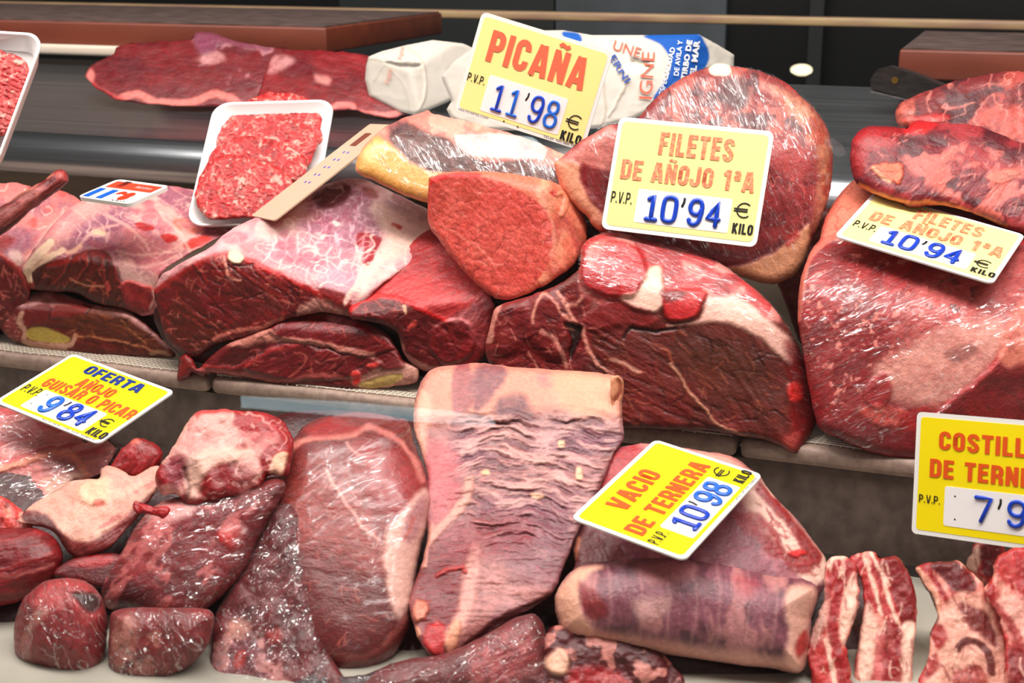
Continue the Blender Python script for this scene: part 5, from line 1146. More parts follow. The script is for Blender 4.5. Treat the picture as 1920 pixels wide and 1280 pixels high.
p.line([(1180, 145), (1160, 185), (1140, 220)], 3, (180, 160, 140), 2, 0.7, h=2.5); p.line([(1130, 150), (1135, 200), (1126, 236)], 3, (188, 168, 148), 2, 0.6, h=2); p.poly([(1185, 108), (1215, 112), (1212, 122), (1190, 124)], (90, 72, 60), 5, 0.7, h=-4)
p.build('paper_parcel', None, PAPER); tag(p.o, 'cream paper parcel with blue printed band, behind the PICAÑA card', 'parcel', 'cream paper parcels'); pD2 = p
def print_on(p, txt, start, dirv, capx, mat, bold=0.0, upv=None, name='printed_lettering', arc=0.0):
    """lettering printed on a body's surface"""
    v, f = text_mesh(txt, bold); d = np.array(dirv, float); L = np.linalg.norm(d); d /= L
    u = np.array(upv, float) if upv is not None else np.array([d[1], -d[0]]); u /= np.linalg.norm(u)
    X = (v[:, 0] - v[:, 0].min()) / (v[:, 0].max() - v[:, 0].min()) * L; Y = v[:, 1] / cap(bold) * capx
    px = start[0] + d[0] * X + u[0] * (Y + arc * (X / L) * (1 - X / L)); py = start[1] + d[1] * X + u[1] * (Y + arc * (X / L) * (1 - X / L))
    V = p.at(px, py, 0.003) - p.o0
    o = link(name, meshpd(name, V, f), mat, p.o); o['label'] = 'printed lettering'; return o
rp = mk('red_paper_print', (226, 92, 66), 0.6); wp = mk('white_paper_print', (230, 230, 232), 0.6); bp_ = mk('blue_paper_print', (24, 66, 150), 0.6); pp = mk('pale_red_paper_print', (226, 150, 130), 0.6)
print_on(pD2, 'IGNE', (1222, 186), (6, -88), 24, rp, 0.0); print_on(pD2, 'UNE', (1148, 92), (50, 16), 18, rp, 0.0); print_on(pD2, 'ERNI', (1142, 108), (30, 48), 13, bp_, 0.02)
print_on(pD2, 'ESPECIALIDAD', (1244, 178), (22, -88), 9, wp, 0.02); print_on(pD2, 'DE AVILA Y', (1272, 142), (8, -66), 9, wp, 0.02); print_on(pD2, 'TIRBO DE', (1286, 150), (12, -74), 10, wp, 0.05); print_on(pD2, 'EL MAR', (1304, 142), (8, -66), 11, wp, 0.05)
print_on(pD1, 'Ángeles', (752, 112), (6, -24), 8, pp, 0.0); print_on(pD1, 'Ángeles', (728, 158), (8, -30), 9, pp, 0.0)

# ---------------- right-hand stack
fI = (1640, 858, zd(1640, 862, ZL) - 0.012, -10, 22)
p = Piece([(1546, 412), (1570, 370), (1600, 338), (1640, 330), (1760, 340), (1990, 395), (1990, 910), (1900, 884), (1720, 864), (1640, 850), (1580, 824), (1534, 798), (1516, 720), (1502, 640), (1495, 590), (1502, 520), (1520, 472), (1538, 445)],
          [fI, (1745, 450, 1.322, *azel(tuple(np.array(CARD3.M.col[2][:3]) + np.array([0, -0.12, 0])))), (1520, 600, on(fI, 1525, 600), -46, 22), (1640, 800, on(fI, 1640, 800), -6, 2)], R=24, T=0.16, base=(158, 34, 40), k=0.014, lump=(1.2, 80))
p.blot((190, 50, 54), 70, 0.5, 0.2, 0.6); p.fibre(-35, [(1500, 560), (1580, 440), (1750, 480), (1760, 600), (1640, 740), (1540, 780)], 0.4, 7, 9, 0.7, 1.3, 0.4); p.blot((120, 28, 36), 60, 0.55, 0.15, 0.6, within=[(1500, 560), (1560, 450), (1600, 500), (1560, 760), (1530, 780)])
p.poly([(1540, 450), (1570, 370), (1600, 335), (1680, 335), (1700, 400), (1640, 430), (1580, 440)], (228, 142, 122), 12, 1); p.vein((190, 92, 80), 22, 0.05, 0.6, 120, 2, within=[(1540, 450), (1600, 335), (1680, 335), (1640, 430)])
p.line([(1497, 600), (1502, 545), (1520, 480), (1550, 452), (1590, 440)], 10, (214, 130, 116), 4, 0.9, h=1.5)
p.poly([(1700, 560), (1800, 480), (1990, 470), (1990, 560), (1880, 620), (1780, 660), (1680, 700)], (214, 120, 118), 24, 0.7, tex=0.4); p.blot((90, 48, 46), 16, 0.6, 0.1, 0.7, within=[(1740, 530), (1830, 520), (1810, 580), (1740, 600)])
p.poly([(1640, 690), (1700, 650), (1780, 610), (1870, 600), (1890, 640), (1850, 690), (1800, 740), (1740, 760), (1660, 740)], (236, 178, 168), 14, 0.9, tex=0.25); p.poly([(1770, 660), (1820, 645), (1830, 665), (1790, 680)], (120, 60, 64), 6, 0.7, tex=0.4)
p.poly([(1625, 720), (1660, 700), (1672, 740), (1650, 765), (1625, 755)], (176, 30, 38), 5, 0.9, h=2); p.poly([(1612, 770), (1650, 760), (1700, 770), (1690, 800), (1640, 795)], (222, 110, 98), 6, 0.8, tex=0.4, h=1.5); p.poly([(1690, 775), (1740, 765), (1730, 800), (1690, 800)], (190, 36, 40), 5, 0.9)
p.poly([(1540, 790), (1620, 790), (1760, 830), (1990, 880), (1990, 920), (1700, 866), (1580, 826)], (142, 36, 42), 10, 0.9)
rt = [(1760, 770), (1860, 690), (1900, 640), (1990, 650), (1990, 900), (1800, 860), (1740, 800)]
p.poly(rt, (140, 36, 36), 5, 1, h=2); p.blot((110, 40, 34), 40, 0.5, 0.2, 0.7, within=rt); p.line([(1770, 762), (1850, 700), (1880, 655), (1910, 600)], 8, (196, 60, 64), 5, 0.8); p.poly([(1870, 650), (1920, 560), (1990, 540), (1990, 690), (1930, 680), (1890, 690)], (230, 148, 132), 8, 0.9, tex=0.3)
p.blot((236, 160, 150), 12, 0.68, 0.06, 0.8, within=[(1510, 560), (1600, 470), (1760, 500), (1700, 640), (1560, 760)])
thing(p, 'wrapped_beef_joint', 'huge red film-wrapped beef joint at the right edge under a price card', 'meat')
p.film([(1500, 600), (1510, 520), (1545, 455), (1640, 440), (1760, 460), (1900, 500), (1980, 520), (1980, 640), (1880, 650), (1850, 700), (1760, 780), (1640, 840), (1540, 795), (1518, 720)], 1.2, FILM, -22, 2.0, 9, 12); pI = p

fH = (1750, 380, 1.325, -4, 34)
p = Piece([(1678, 218), (1685, 196), (1705, 184), (1740, 170), (1790, 152), (1840, 142), (1890, 134), (1930, 136), (1990, 150), (1990, 330), (1900, 310), (1820, 280), (1750, 250), (1700, 245), (1684, 238)],
          [(1800, 250, 1.45, -4, 42), (1700, 215, 1.45, -55, 15)], R=30, T=0.09, base=(140, 52, 56), k=0.012, lump=(3, 45))
p.blot((94, 36, 48), 34, 0.48, 0.14, 0.85, -15, 1.6); p.blot((200, 100, 92), 30, 0.5, 0.15, 0.75, -20, 1.8); p.poly([(1830, 215), (1900, 200), (1990, 230), (1990, 290), (1900, 270)], (226, 122, 112), 10, 0.8, tex=0.3); p.poly([(1690, 225), (1740, 215), (1780, 220), (1720, 240)], (212, 54, 54), 6, 0.9, h=2); p.poly([(1680, 215), (1690, 192), (1715, 185), (1712, 230), (1685, 236)], (214, 120, 106), 5, 0.8, tex=0.4); p.fibre(-25, None, 0.35, 6, 6, 0.7, 1.3, 0.5); p.vein((236, 160, 150), 22, 0.04, 0.6, -20, 2)
thing(p, 'beef_joint', 'dark beef joint on top at the upper right, behind another joint', 'meat')
p = Piece([(1594, 302), (1596, 270), (1608, 248), (1632, 236), (1690, 239), (1702, 240), (1716, 226), (1760, 229), (1830, 236), (1900, 262), (1990, 300), (1990, 475), (1925, 442), (1888, 427), (1830, 402), (1770, 386), (1706, 388), (1690, 380), (1650, 368), (1612, 350), (1598, 328)],
          [fH, (1750, 285, on(fH, 1750, 290), 0, 58), (1620, 300, on(fH, 1635, 300), -48, 16)], R=28, T=0.09, base=(142, 38, 54), k=0.01, lump=(2.5, 60))
p.blot((184, 76, 82), 40, 0.48, 0.15, 0.8, -25, 1.6); p.blot((92, 28, 44), 44, 0.5, 0.15, 0.8, 20, 2); p.poly([(1598, 300), (1600, 260), (1630, 240), (1690, 240), (1680, 270), (1630, 290), (1615, 330)], (184, 38, 44), 8, 0.85, tex=0.2); p.poly([(1690, 240), (1720, 226), (1760, 229), (1740, 245), (1710, 255)], (210, 48, 52), 5, 0.9, h=2)
p.poly([(1634, 312), (1660, 305), (1685, 306), (1692, 320), (1685, 345), (1665, 335), (1645, 325)], (232, 130, 96), 3, 1, h=1.5); p.line([(1636, 314), (1655, 330), (1668, 340)], 6, (240, 190, 160), 2, 0.9); p.blot((226, 130, 122), 30, 0.54, 0.1, 0.85, -30, 1.8, within=[(1690, 300), (1800, 270), (1980, 330), (1980, 430), (1800, 380)])
p.poly([(1850, 330), (1890, 315), (1910, 325), (1890, 340), (1865, 342)], (232, 140, 124), 4, 0.9, h=1); p.poly([(1870, 300), (1930, 280), (1990, 310), (1990, 340), (1900, 310)], (100, 30, 46), 10, 0.6); p.fibre(-50, [(1690, 330), (1980, 340), (1980, 460), (1700, 385)], 0.4, 5, 8, 0.7, 1.35, 0.4); p.marble([(1620, 270), (1760, 240), (1960, 300), (1960, 430), (1800, 385), (1640, 350)], 70, (226, 150, 140), (6, 24), 1.6, -35, 50, 0.7, 0.3, 0.3); p.marble([(1620, 270), (1760, 240), (1960, 300), (1960, 430), (1800, 385), (1640, 350)], 40, (84, 22, 36), (14, 44), 2.4, 25, 60, 0.5, -0.8, 0.2)
p.line([(1610, 348), (1690, 378), (1770, 384), (1885, 424)], 6, (222, 150, 96), 4, 0.8)
thing(p, 'beef_joint', 'purplish red beef joint resting on a tilted price card at right', 'meat')
# ================================================================== BOTTOM ROW
# fillers added deep in the pile to darken its gaps
for ol, d_, lab in (([(-60, 900), (200, 880), (420, 900), (560, 880), (600, 1000), (520, 1120), (400, 1180), (200, 1160), (-60, 1180)], 1.19, 'dark beef filler added deep in the lower left pile, darkening gaps between the rolls'),
                    ([(560, 1100), (700, 1050), (860, 1060), (1060, 1000), (1120, 1080), (1060, 1200), (900, 1290), (680, 1300), (560, 1240)], 1.16, 'dark beef filler added under the oval muscle and the flank flap'),
                    ([(500, 800), (640, 770), (800, 800), (860, 900), (840, 1060), (760, 1100), (560, 1000)], 1.195, 'dark beef filler added behind the big oval muscle'),
                    ([(1490, 1120), (1560, 1080), (1640, 1100), (1660, 1300), (1480, 1310)], 1.16, 'dark beef filler added behind the leftmost rib')):
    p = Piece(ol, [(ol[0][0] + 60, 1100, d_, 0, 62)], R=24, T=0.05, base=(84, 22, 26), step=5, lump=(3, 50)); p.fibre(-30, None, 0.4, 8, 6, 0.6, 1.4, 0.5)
    thing(p, 'beef_or_filler', lab, 'meat')
p = Piece([(540, 1312), (580, 1262), (660, 1268), (730, 1256), (780, 1312)], [(650, 1290, 1.062, 0, 40)], R=16, T=0.04, base=(70, 18, 24), lump=(2, 30))  # dark filler added to cover bright tray below the oval
thing(p, 'trim_or_filler', 'dark wrapped filler added under the big oval at the bottom edge', 'meat'); p.film(None, 1.0, FILMC, 10, 2, 10, 3)
# far left wrapped flat
p = Piece([(-70, 755), (0, 762), (100, 786), (180, 812), (216, 840), (205, 866), (190, 888), (166, 900), (158, 908), (140, 902), (110, 932), (60, 962), (0, 990), (-70, 1010)],
          [(60, 960, 1.25, -10, 56)], R=18, T=0.06, base=(224, 146, 144), lump=(3, 60))
p.blot((200, 86, 92), 18, 0.48, 0.15, 0.8, -12, 4, within=[(-70, 755), (180, 812), (190, 850), (100, 860), (-70, 900)]); p.fibre(-14, None, 0.5, 6, 10, 0.72, 1.3, 0.8); p.line([(-20, 890), (60, 860), (110, 848), (140, 860), (160, 890)], 10, (240, 160, 136), 5, 0.9, h=3); p.poly([(75, 865), (110, 855), (140, 880), (100, 890)], (150, 84, 88), 10, 0.5); p.poly([(30, 935), (75, 910), (72, 935), (40, 950)], (190, 60, 66), 6, 0.8); p.poly([(80, 900), (150, 885), (140, 905), (100, 930)], (244, 204, 190), 10, 0.8)
thing(p, 'wrapped_brisket', 'pale film-wrapped brisket under the OFERTA card at left', 'meat'); p.film(None, 1.0, FILM, -14, 2.2, 10, 10)
p = Piece([(150, 815), (180, 812), (232, 836), (240, 850), (220, 875), (205, 885), (178, 900), (160, 895)], [(195, 870, 1.29, 10, 40)], R=16, T=0.03, base=(84, 44, 42), lump=(3, 18), rough=0.2)
thing(p, 'wrapped_beef_end', 'dark crumpled film-wrapped meat end behind the brisket at left', 'meat'); p.film(None, 1.5, FILMW, 40, 4, 8, 2)
p = Piece([(204, 882), (214, 862), (230, 840), (254, 822), (286, 828), (304, 846), (301, 868), (278, 888), (250, 896), (225, 890)], [(255, 880, 1.215, 0, 35)], R=26, T=0.05, base=(166, 40, 46), lump=(1.5, 30))
p.fibre(-50, None, 0.5, 5, 8, 0.65, 1.4, 0.6); p.poly([(245, 828), (256, 821), (265, 828), (252, 834)], (232, 130, 116), 3, 0.8)
thing(p, 'beef_or_filler', 'small dark red beef knob standing behind the pale folded brisket', 'meat')
p = Piece([(34, 974), (60, 946), (110, 917), (140, 900), (185, 896), (190, 880), (205, 872), (232, 884), (252, 892), (296, 872), (300, 905), (290, 924), (270, 950), (255, 972), (215, 1016), (176, 1042), (140, 1044), (118, 1022), (106, 1002), (84, 988), (52, 984)],
          [(140, 1010, 1.165, -12, 56), (150, 1025, 1.163, -6, 14)], R=12, T=0.05, base=(240, 188, 174), k=0.004, lump=(3, 50))
p.fibre(-32, [(110, 960), (200, 920), (300, 880), (290, 925), (210, 1010), (140, 1010)], 0.45, 6, 9, 0.8, 1.15, 0.5); p.poly([(150, 910), (185, 896), (205, 905), (200, 940), (170, 945), (145, 930)], (248, 206, 180), 8, 0.9, h=3); p.blot((206, 112, 112), 14, 0.6, 0.1, 0.6, -32, 4, within=[(110, 960), (280, 890), (290, 925), (180, 1000)])
p.poly([(180, 935), (195, 940), (190, 950), (175, 945)], (216, 84, 74), 4, 0.7); p.poly([(40, 965), (60, 955), (85, 965), (112, 992), (140, 1014), (176, 1012), (232, 972), (256, 948), (290, 925), (280, 960), (215, 1020), (176, 1046), (138, 1048), (100, 1005), (60, 990)], (140, 44, 46), 4, 0.95); p.fibre(-35, [(140, 1014), (232, 972), (290, 925), (215, 1020), (150, 1046)], 0.5, 5, 6, 0.6, 1.4, 0.6); p.poly([(40, 972), (85, 965), (112, 992), (130, 1030), (95, 1000)], (104, 50, 48), 6, 0.8)
p.poly([(205, 875), (250, 893), (292, 875), (296, 890), (240, 905), (205, 890)], (236, 178, 170), 8, 0.7)
thing(p, 'folded_brisket', 'folded pale fatty brisket piece in the lower left pile', 'meat')
p = Piece([(248, 952), (252, 940), (270, 944), (290, 950), (312, 950), (318, 958), (305, 972), (292, 966), (270, 962), (256, 962)], [(285, 956, 1.118, 0, 40)], R=8, T=0.012, base=(186, 34, 40), lump=(2.5, 10))
thing(p, 'beef_scrap', 'small bright red beef scrap between brisket and wrapped roll', 'meat')
p = Piece([(-70, 930), (0, 930), (45, 960), (60, 985), (50, 1000), (0, 1010), (-70, 1015)], [(0, 990, 1.20, -6, 50)], R=20, T=0.05, base=(214, 92, 88), lump=(4, 20))
p.blot((240, 170, 152), 14, 0.5, 0.12, 0.8); p.blot((140, 30, 36), 16, 0.58, 0.1, 0.7)
thing(p, 'fatty_trimmings', 'red and pink fatty trimmings at the left edge of the lower pile', 'meat')
# round ones at left
p = Piece([(-70, 1000), (20, 990), (70, 992), (100, 1005), (117, 1032), (113, 1062), (90, 1097), (50, 1122), (0, 1136), (-70, 1142)], [(30, 1080, 1.145, -4, 36)], R=62, T=0.07, base=(146, 32, 38), rs=0.9, lump=(2, 60))
p.fibre(-12, None, 0.55, 6, 12, 0.6, 1.4, 0.6); p.line([(0, 1082), (50, 1075), (100, 1058)], 4, (226, 150, 146), 4, 0.5)
thing(p, 'beef_roll', 'round red beef roll with fine grain at the lower left edge', 'meat')
p = Piece([(-70, 1130), (0, 1130), (40, 1120), (60, 1140), (35, 1180), (0, 1200), (-70, 1210)], [(0, 1170, 1.16, 0, 30)], R=30, T=0.05, base=(70, 20, 24))  # dark body put where only black shadow lies under the roll
thing(p, 'beef_or_filler', 'dark filler body standing in for the black shadow beneath the round roll at lower left', 'meat')
p = Piece([(98, 1078), (130, 1050), (190, 1038), (230, 1044), (222, 1078), (195, 1102), (150, 1095)], [(165, 1075, 1.15, 0, 45)], R=16, T=0.05, base=(116, 24, 32)); p.poly([(130, 1056), (190, 1042), (220, 1048), (180, 1064)], (190, 44, 52), 6, 0.8)
thing(p, 'beef_or_filler', 'dark red beef chunk between the folded brisket and round wrapped pieces', 'meat')
p = Piece([(25, 1202), (28, 1162), (45, 1122), (80, 1092), (120, 1083), (166, 1092), (192, 1122), (201, 1172), (196, 1232), (172, 1268), (140, 1278), (90, 1265), (50, 1247), (30, 1226)], [(110, 1240, 1.075, -4, 26)], R=88, T=0.08, base=(150, 26, 34), rs=0.9, lump=(2, 50))
p.poly([(60, 1130), (90, 1095), (140, 1088), (180, 1110), (185, 1160), (150, 1165), (130, 1130), (90, 1150)], (206, 90, 92), 10, 0.7, tex=0.5); p.poly([(138, 1112), (180, 1115), (188, 1138), (170, 1150), (145, 1130)], (46, 12, 18), 6, 0.9, h=-3); p.line([(48, 1245), (50, 1200), (62, 1170), (80, 1145)], 14, (196, 140, 134), 8, 0.7); p.fibre(80, None, 0.3, 7, 6, 0.7, 1.3, 0.5); p.poly([(50, 1240), (100, 1262), (160, 1262), (150, 1278), (90, 1268)], (176, 150, 140), 8, 0.4)
thing(p, 'wrapped_round', 'round film-wrapped dark beef piece at the bottom left corner', 'meat'); p.film(None, 1.2, FILMW, 70, 3, 16, 2)
p = Piece([(203, 1222), (205, 1172), (214, 1146), (260, 1138), (320, 1140), (372, 1140), (400, 1150), (396, 1190), (376, 1228), (332, 1264), (280, 1277), (226, 1272), (205, 1252)], [(280, 1250, 1.07, -8, 24)], R=52, T=0.09, base=(142, 30, 34), rs=0.9, lump=(2, 40))
p.fibre(85, [(290, 1170), (400, 1130), (380, 1230), (300, 1270)], 0.4, 6, 5, 0.7, 1.3, 0.5); p.poly([(208, 1230), (215, 1170), (245, 1150), (260, 1190), (240, 1230), (225, 1260)], (190, 130, 120), 10, 0.7, tex=0.4); p.blot((206, 150, 140), 24, 0.55, 0.12, 0.6, within=[(210, 1160), (290, 1160), (290, 1260), (215, 1260)])
thing(p, 'wrapped_beef_roll', 'film-wrapped beef piece with crumpled film end at the lower left', 'meat'); p.film(None, 1.4, FILMW, 60, 4, 12, 2); pN7 = p
p = Piece([(388, 1300), (390, 1260), (396, 1208), (402, 1160), (425, 1110), (455, 1060), (480, 1008), (512, 950), (560, 960), (580, 1100), (600, 1200), (640, 1300)], [(480, 1270, 1.075, -14, 44)], R=40, T=0.08, base=(118, 26, 36), lump=(3, 40))
p.fibre(-60, None, 0.4, 7, 6, 0.6, 1.4, 0.6); p.poly([(392, 1290), (400, 1230), (430, 1190), (470, 1190), (500, 1230), (520, 1290)], (150, 92, 104), 10, 0.8, tex=0.4); p.blot((216, 160, 160), 26, 0.52, 0.12, 0.8, within=[(392, 1290), (400, 1200), (470, 1170), (540, 1290)]); p.poly([(430, 1165), (460, 1160), (470, 1180), (450, 1200), (428, 1190)], (204, 150, 136), 8, 0.7); p.poly([(440, 1225), (460, 1218), (458, 1245), (440, 1250)], (196, 60, 52), 5, 0.8); p.poly([(500, 1185), (525, 1180), (530, 1200), (508, 1205)], (176, 64, 60), 5, 0.8)
thing(p, 'wrapped_beef_roll', 'dark film-wrapped beef with crumpled shiny film left of the big oval', 'meat'); p.film(None, 1.2, FILMW, -50, 4, 14, 3)
# wrapped cylinder + lump on it
fN4 = (300, 1150, 1.105, -16, 44)
p = Piece([(190, 1112), (200, 1082), (224, 1042), (246, 1002), (270, 966), (300, 942), (360, 928), (430, 915), (480, 905), (520, 893), (534, 912), (518, 952), (484, 1012), (462, 1062), (422, 1112), (372, 1152), (345, 1172), (300, 1166), (240, 1146), (202, 1140)], [fN4, (260, 1135, on(fN4, 260, 1110), -20, 8)], R=46, T=0.08, base=(140, 28, 38), rs=0.9, k=0.006, lump=(1.5, 60))
p.fibre(-50, None, 0.4, 7, 7, 0.65, 1.35, 0.5); p.poly([(280, 975), (310, 945), (360, 940), (365, 955), (330, 975)], (238, 190, 190), 8, 0.9); p.poly([(190, 1130), (200, 1085), (240, 1090), (290, 1110), (270, 1140), (240, 1146)], (96, 24, 30), 10, 0.8); p.poly([(230, 1060), (280, 990), (320, 980), (300, 1040), (260, 1080)], (196, 76, 82), 14, 0.6, tex=0.4); p.poly([(410, 1000), (450, 985), (462, 1005), (445, 1030), (420, 1020)], (214, 60, 58), 8, 0.9, h=2); p.poly([(300, 1090), (360, 1060), (400, 1070), (390, 1110), (340, 1130)], (110, 30, 36), 10, 0.7)
p.blot((226, 140, 140), 26, 0.56, 0.12, 0.6, -50, 2); p.poly([(440, 1000), (534, 905), (500, 990), (430, 1100)], (118, 28, 36), 14, 0.7)
thing(p, 'wrapped_beef_roll', 'long film-wrapped beef roll lying under the fatty lump at lower left', 'meat'); p.film(None, 1.2, FILM, -18, 3, 16, 5); p.film([(250, 1128), (300, 1105), (360, 1085), (405, 1095), (392, 1130), (366, 1165), (346, 1192), (322, 1190), (292, 1162), (262, 1148)], 6.0, FILMW, -30, 7, 12, 2, name='film_flap')
p = Piece([(290, 902), (295, 880), (320, 846), (346, 800), (366, 775), (400, 768), (450, 769), (500, 775), (531, 790), (549, 822), (549, 846), (542, 886), (526, 894), (506, 890), (482, 922), (460, 940), (430, 936), (392, 942), (370, 949), (346, 941), (330, 926), (305, 926)],
          [(400, 935, 1.14, -6, 26), (430, 850, 1.155, 0, 52)], R=26, T=0.08, base=(164, 38, 46), k=0.012, lump=(4, 50))
p.blot((240, 190, 184), 46, 0.47, 0.16, 0.85); p.poly([(330, 850), (350, 800), (390, 780), (440, 800), (450, 830), (400, 850), (360, 870)], (236, 182, 178), 12, 0.9, tex=0.25); p.poly([(350, 860), (420, 840), (470, 845), (440, 865), (390, 880), (370, 930), (350, 925)], (246, 208, 196), 8, 0.9, h=2); p.poly([(440, 790), (500, 780), (540, 820), (530, 850), (480, 840)], (186, 44, 52), 12, 0.8, tex=0.3); p.poly([(400, 880), (450, 870), (480, 890), (460, 930), (410, 925)], (150, 40, 50), 12, 0.8); p.poly([(505, 890), (512, 860), (530, 845), (540, 855), (528, 892)], (244, 200, 176), 3, 1, h=3); p.fibre(-30, None, 0.3, 6, 5, 0.75, 1.25, 0.5); p.vein((246, 206, 200), 20, 0.05, 0.6, 40, 1.6)
p.line([(366, 775), (400, 769), (450, 770)], 8, (206, 60, 62), 5, 0.8); p.poly([(310, 880), (340, 850), (350, 880), (330, 920)], (160, 80, 96), 8, 0.7); p.bulge([(360, 850), (450, 840), (470, 900), (400, 930)], 6, 20); p.line([(345, 880), (355, 915), (348, 940)], 6, (90, 30, 36), 5, 0.5, h=-4)
thing(p, 'fatty_beef_lump', 'lumpy red beef chunk with creamy fat lying on a wrapped roll', 'meat')
# big oval
p = Piece([(499, 1000), (508, 940), (530, 870), (545, 832), (575, 796), (620, 780), (680, 772), (735, 783), (766, 792), (776, 830), (796, 880), (807, 930), (801, 980), (786, 1040), (777, 1100), (772, 1160), (742, 1222), (702, 1252), (650, 1264), (600, 1252), (560, 1222), (530, 1170), (509, 1100), (500, 1050)],
          [(640, 1240, 1.06, -4, 36), (650, 900, 1.15, 0, 56)], R=95, T=0.07, base=(134, 40, 38), rs=0.75, k=0.03, lump=(1.2, 90))
p.blot((126, 38, 40), 70, 0.48, 0.2, 0.7); p.poly([(520, 1060), (560, 1020), (760, 1100), (760, 1180), (700, 1245), (600, 1245), (540, 1180)], (122, 38, 38), 40, 0.8); p.poly([(520, 1000), (545, 880), (600, 850), (680, 900), (740, 1010), (720, 1070), (600, 1040)], (182, 88, 82), 36, 0.7, tex=0.35); p.fibre(8, [(510, 900), (790, 900), (760, 1100), (520, 1100)], 0.35, 5, 10, 0.8, 1.25, 0.3)  # the paler middle patch is soft sheen painted into the colour
p.poly([(660, 830), (740, 840), (785, 890), (790, 920), (750, 970), (700, 930)], (176, 40, 46), 22, 0.8); p.line([(540, 840), (590, 820), (650, 815), (690, 800)], 9, (230, 156, 146), 6, 0.85); p.poly([(570, 805), (620, 785), (680, 800), (640, 815), (590, 818)], (176, 56, 58), 8, 0.8); p.line([(690, 800), (740, 820), (775, 860), (792, 900)], 8, (226, 150, 146), 6, 0.8)
p.poly([(722, 1010), (755, 960), (790, 920), (806, 930), (800, 980), (785, 1040), (778, 1080), (770, 1130), (745, 1160), (725, 1100)], (240, 200, 192), 8, 0.95, h=2); p.poly([(755, 985), (790, 930), (800, 950), (780, 1010), (765, 1020)], (196, 140, 150), 8, 0.8); p.line([(760, 1010), (775, 970)], 5, (206, 110, 96), 4, 0.6)
p.line([(612, 880), (640, 930), (680, 985), (712, 1010)], 4, (240, 190, 182), 3, 0.7); p.line([(650, 830), (668, 850), (680, 856)], 3, (236, 170, 164), 3, 0.7); p.line([(504, 980), (502, 1050), (530, 1150), (570, 1220)], 6, (214, 140, 132), 5, 0.7); p.marble([(520, 1030), (640, 1040), (740, 1180), (700, 1230), (560, 1210)], 22, (206, 116, 104), (12, 40), 2, 60, 120, 0.5, 0.3, 0.4); p.line([(550, 1215), (620, 1230), (700, 1225), (760, 1160)], 8, (190, 110, 104), 6, 0.6)
thing(p, 'wrapped_beef_oval', 'big oval film-wrapped brownish red beef muscle in the lower centre', 'meat'); p.film(None, 1.2, FILMS, -28, 1.0, 18, 5); pO = p
q = Piece([(618, 792), (628, 776), (622, 764), (648, 770), (660, 752), (676, 766), (694, 754), (706, 770), (738, 766), (730, 778), (748, 788), (700, 798), (650, 800)], [(680, 785, 1.185, 0, 40)], R=5, T=0.02, base=(190, 150, 146), lump=(9, 12), rough=0.2, smooth=False)
k_ = q.build('film_twist', pO.o); k_.data.materials.clear(); k_.data.materials.append(FILMC); k_.data.uv_layers.new(name='fuv')
# flank flap
fP = (830, 1225, 1.075, -6, 58)
p = Piece([(776, 800), (780, 742), (795, 706), (815, 690), (870, 682), (905, 680), (940, 685), (1020, 692), (1100, 697), (1155, 704), (1169, 720), (1166, 770), (1169, 822), (1150, 850), (1136, 890), (1102, 960), (1082, 1000), (1062, 1050), (1036, 1110), (1000, 1140), (950, 1165), (900, 1202), (860, 1234), (826, 1241), (796, 1216), (776, 1172), (768, 1122), (790, 1060), (801, 1000), (791, 940), (801, 900), (790, 850)],
          [fP, (960, 1160, on(fP, 960, 1140), 20, 6)], R=14, T=0.035, base=(186, 126, 126), k=0.004, lump=(2.5, 70), step=2.5)
mid = [(850, 790), (1160, 780), (1140, 880), (1060, 1050), (880, 1060), (850, 900)]
p.blot((164, 112, 120), 50, 0.45, 0.2, 0.8); p.poly(mid, (190, 144, 146), 30, 0.6)
foldm = [(776, 790), (785, 730), (815, 688), (905, 678), (1160, 702), (1170, 760), (1165, 800), (1060, 790), (960, 785), (860, 790)]
p.poly(foldm, (230, 168, 150), 22, 0.95, h=6); p.poly([(850, 690), (880, 684), (885, 760), (850, 770)], (170, 104, 114), 5, 0.85); p.poly([(890, 690), (950, 690), (930, 735), (890, 770)], (146, 94, 108), 6, 0.9, tex=0.15); p.poly([(930, 750), (980, 740), (1000, 790), (940, 790)], (128, 88, 102), 10, 0.9, tex=0.2); p.poly([(1020, 770), (1100, 770), (1160, 800), (1160, 840), (1060, 830), (1000, 800)], (128, 90, 102), 18, 0.85, tex=0.2); p.poly([(1010, 700), (1040, 702), (1035, 725), (1012, 722)], (190, 140, 144), 5, 0.6); p.poly([(1040, 700), (1150, 708), (1155, 760), (1100, 780), (1050, 760)], (238, 184, 158), 14, 0.8)
p.line([(850, 795), (880, 780), (910, 785), (950, 800)], 6, (120, 76, 84), 7, 0.5, h=-2)
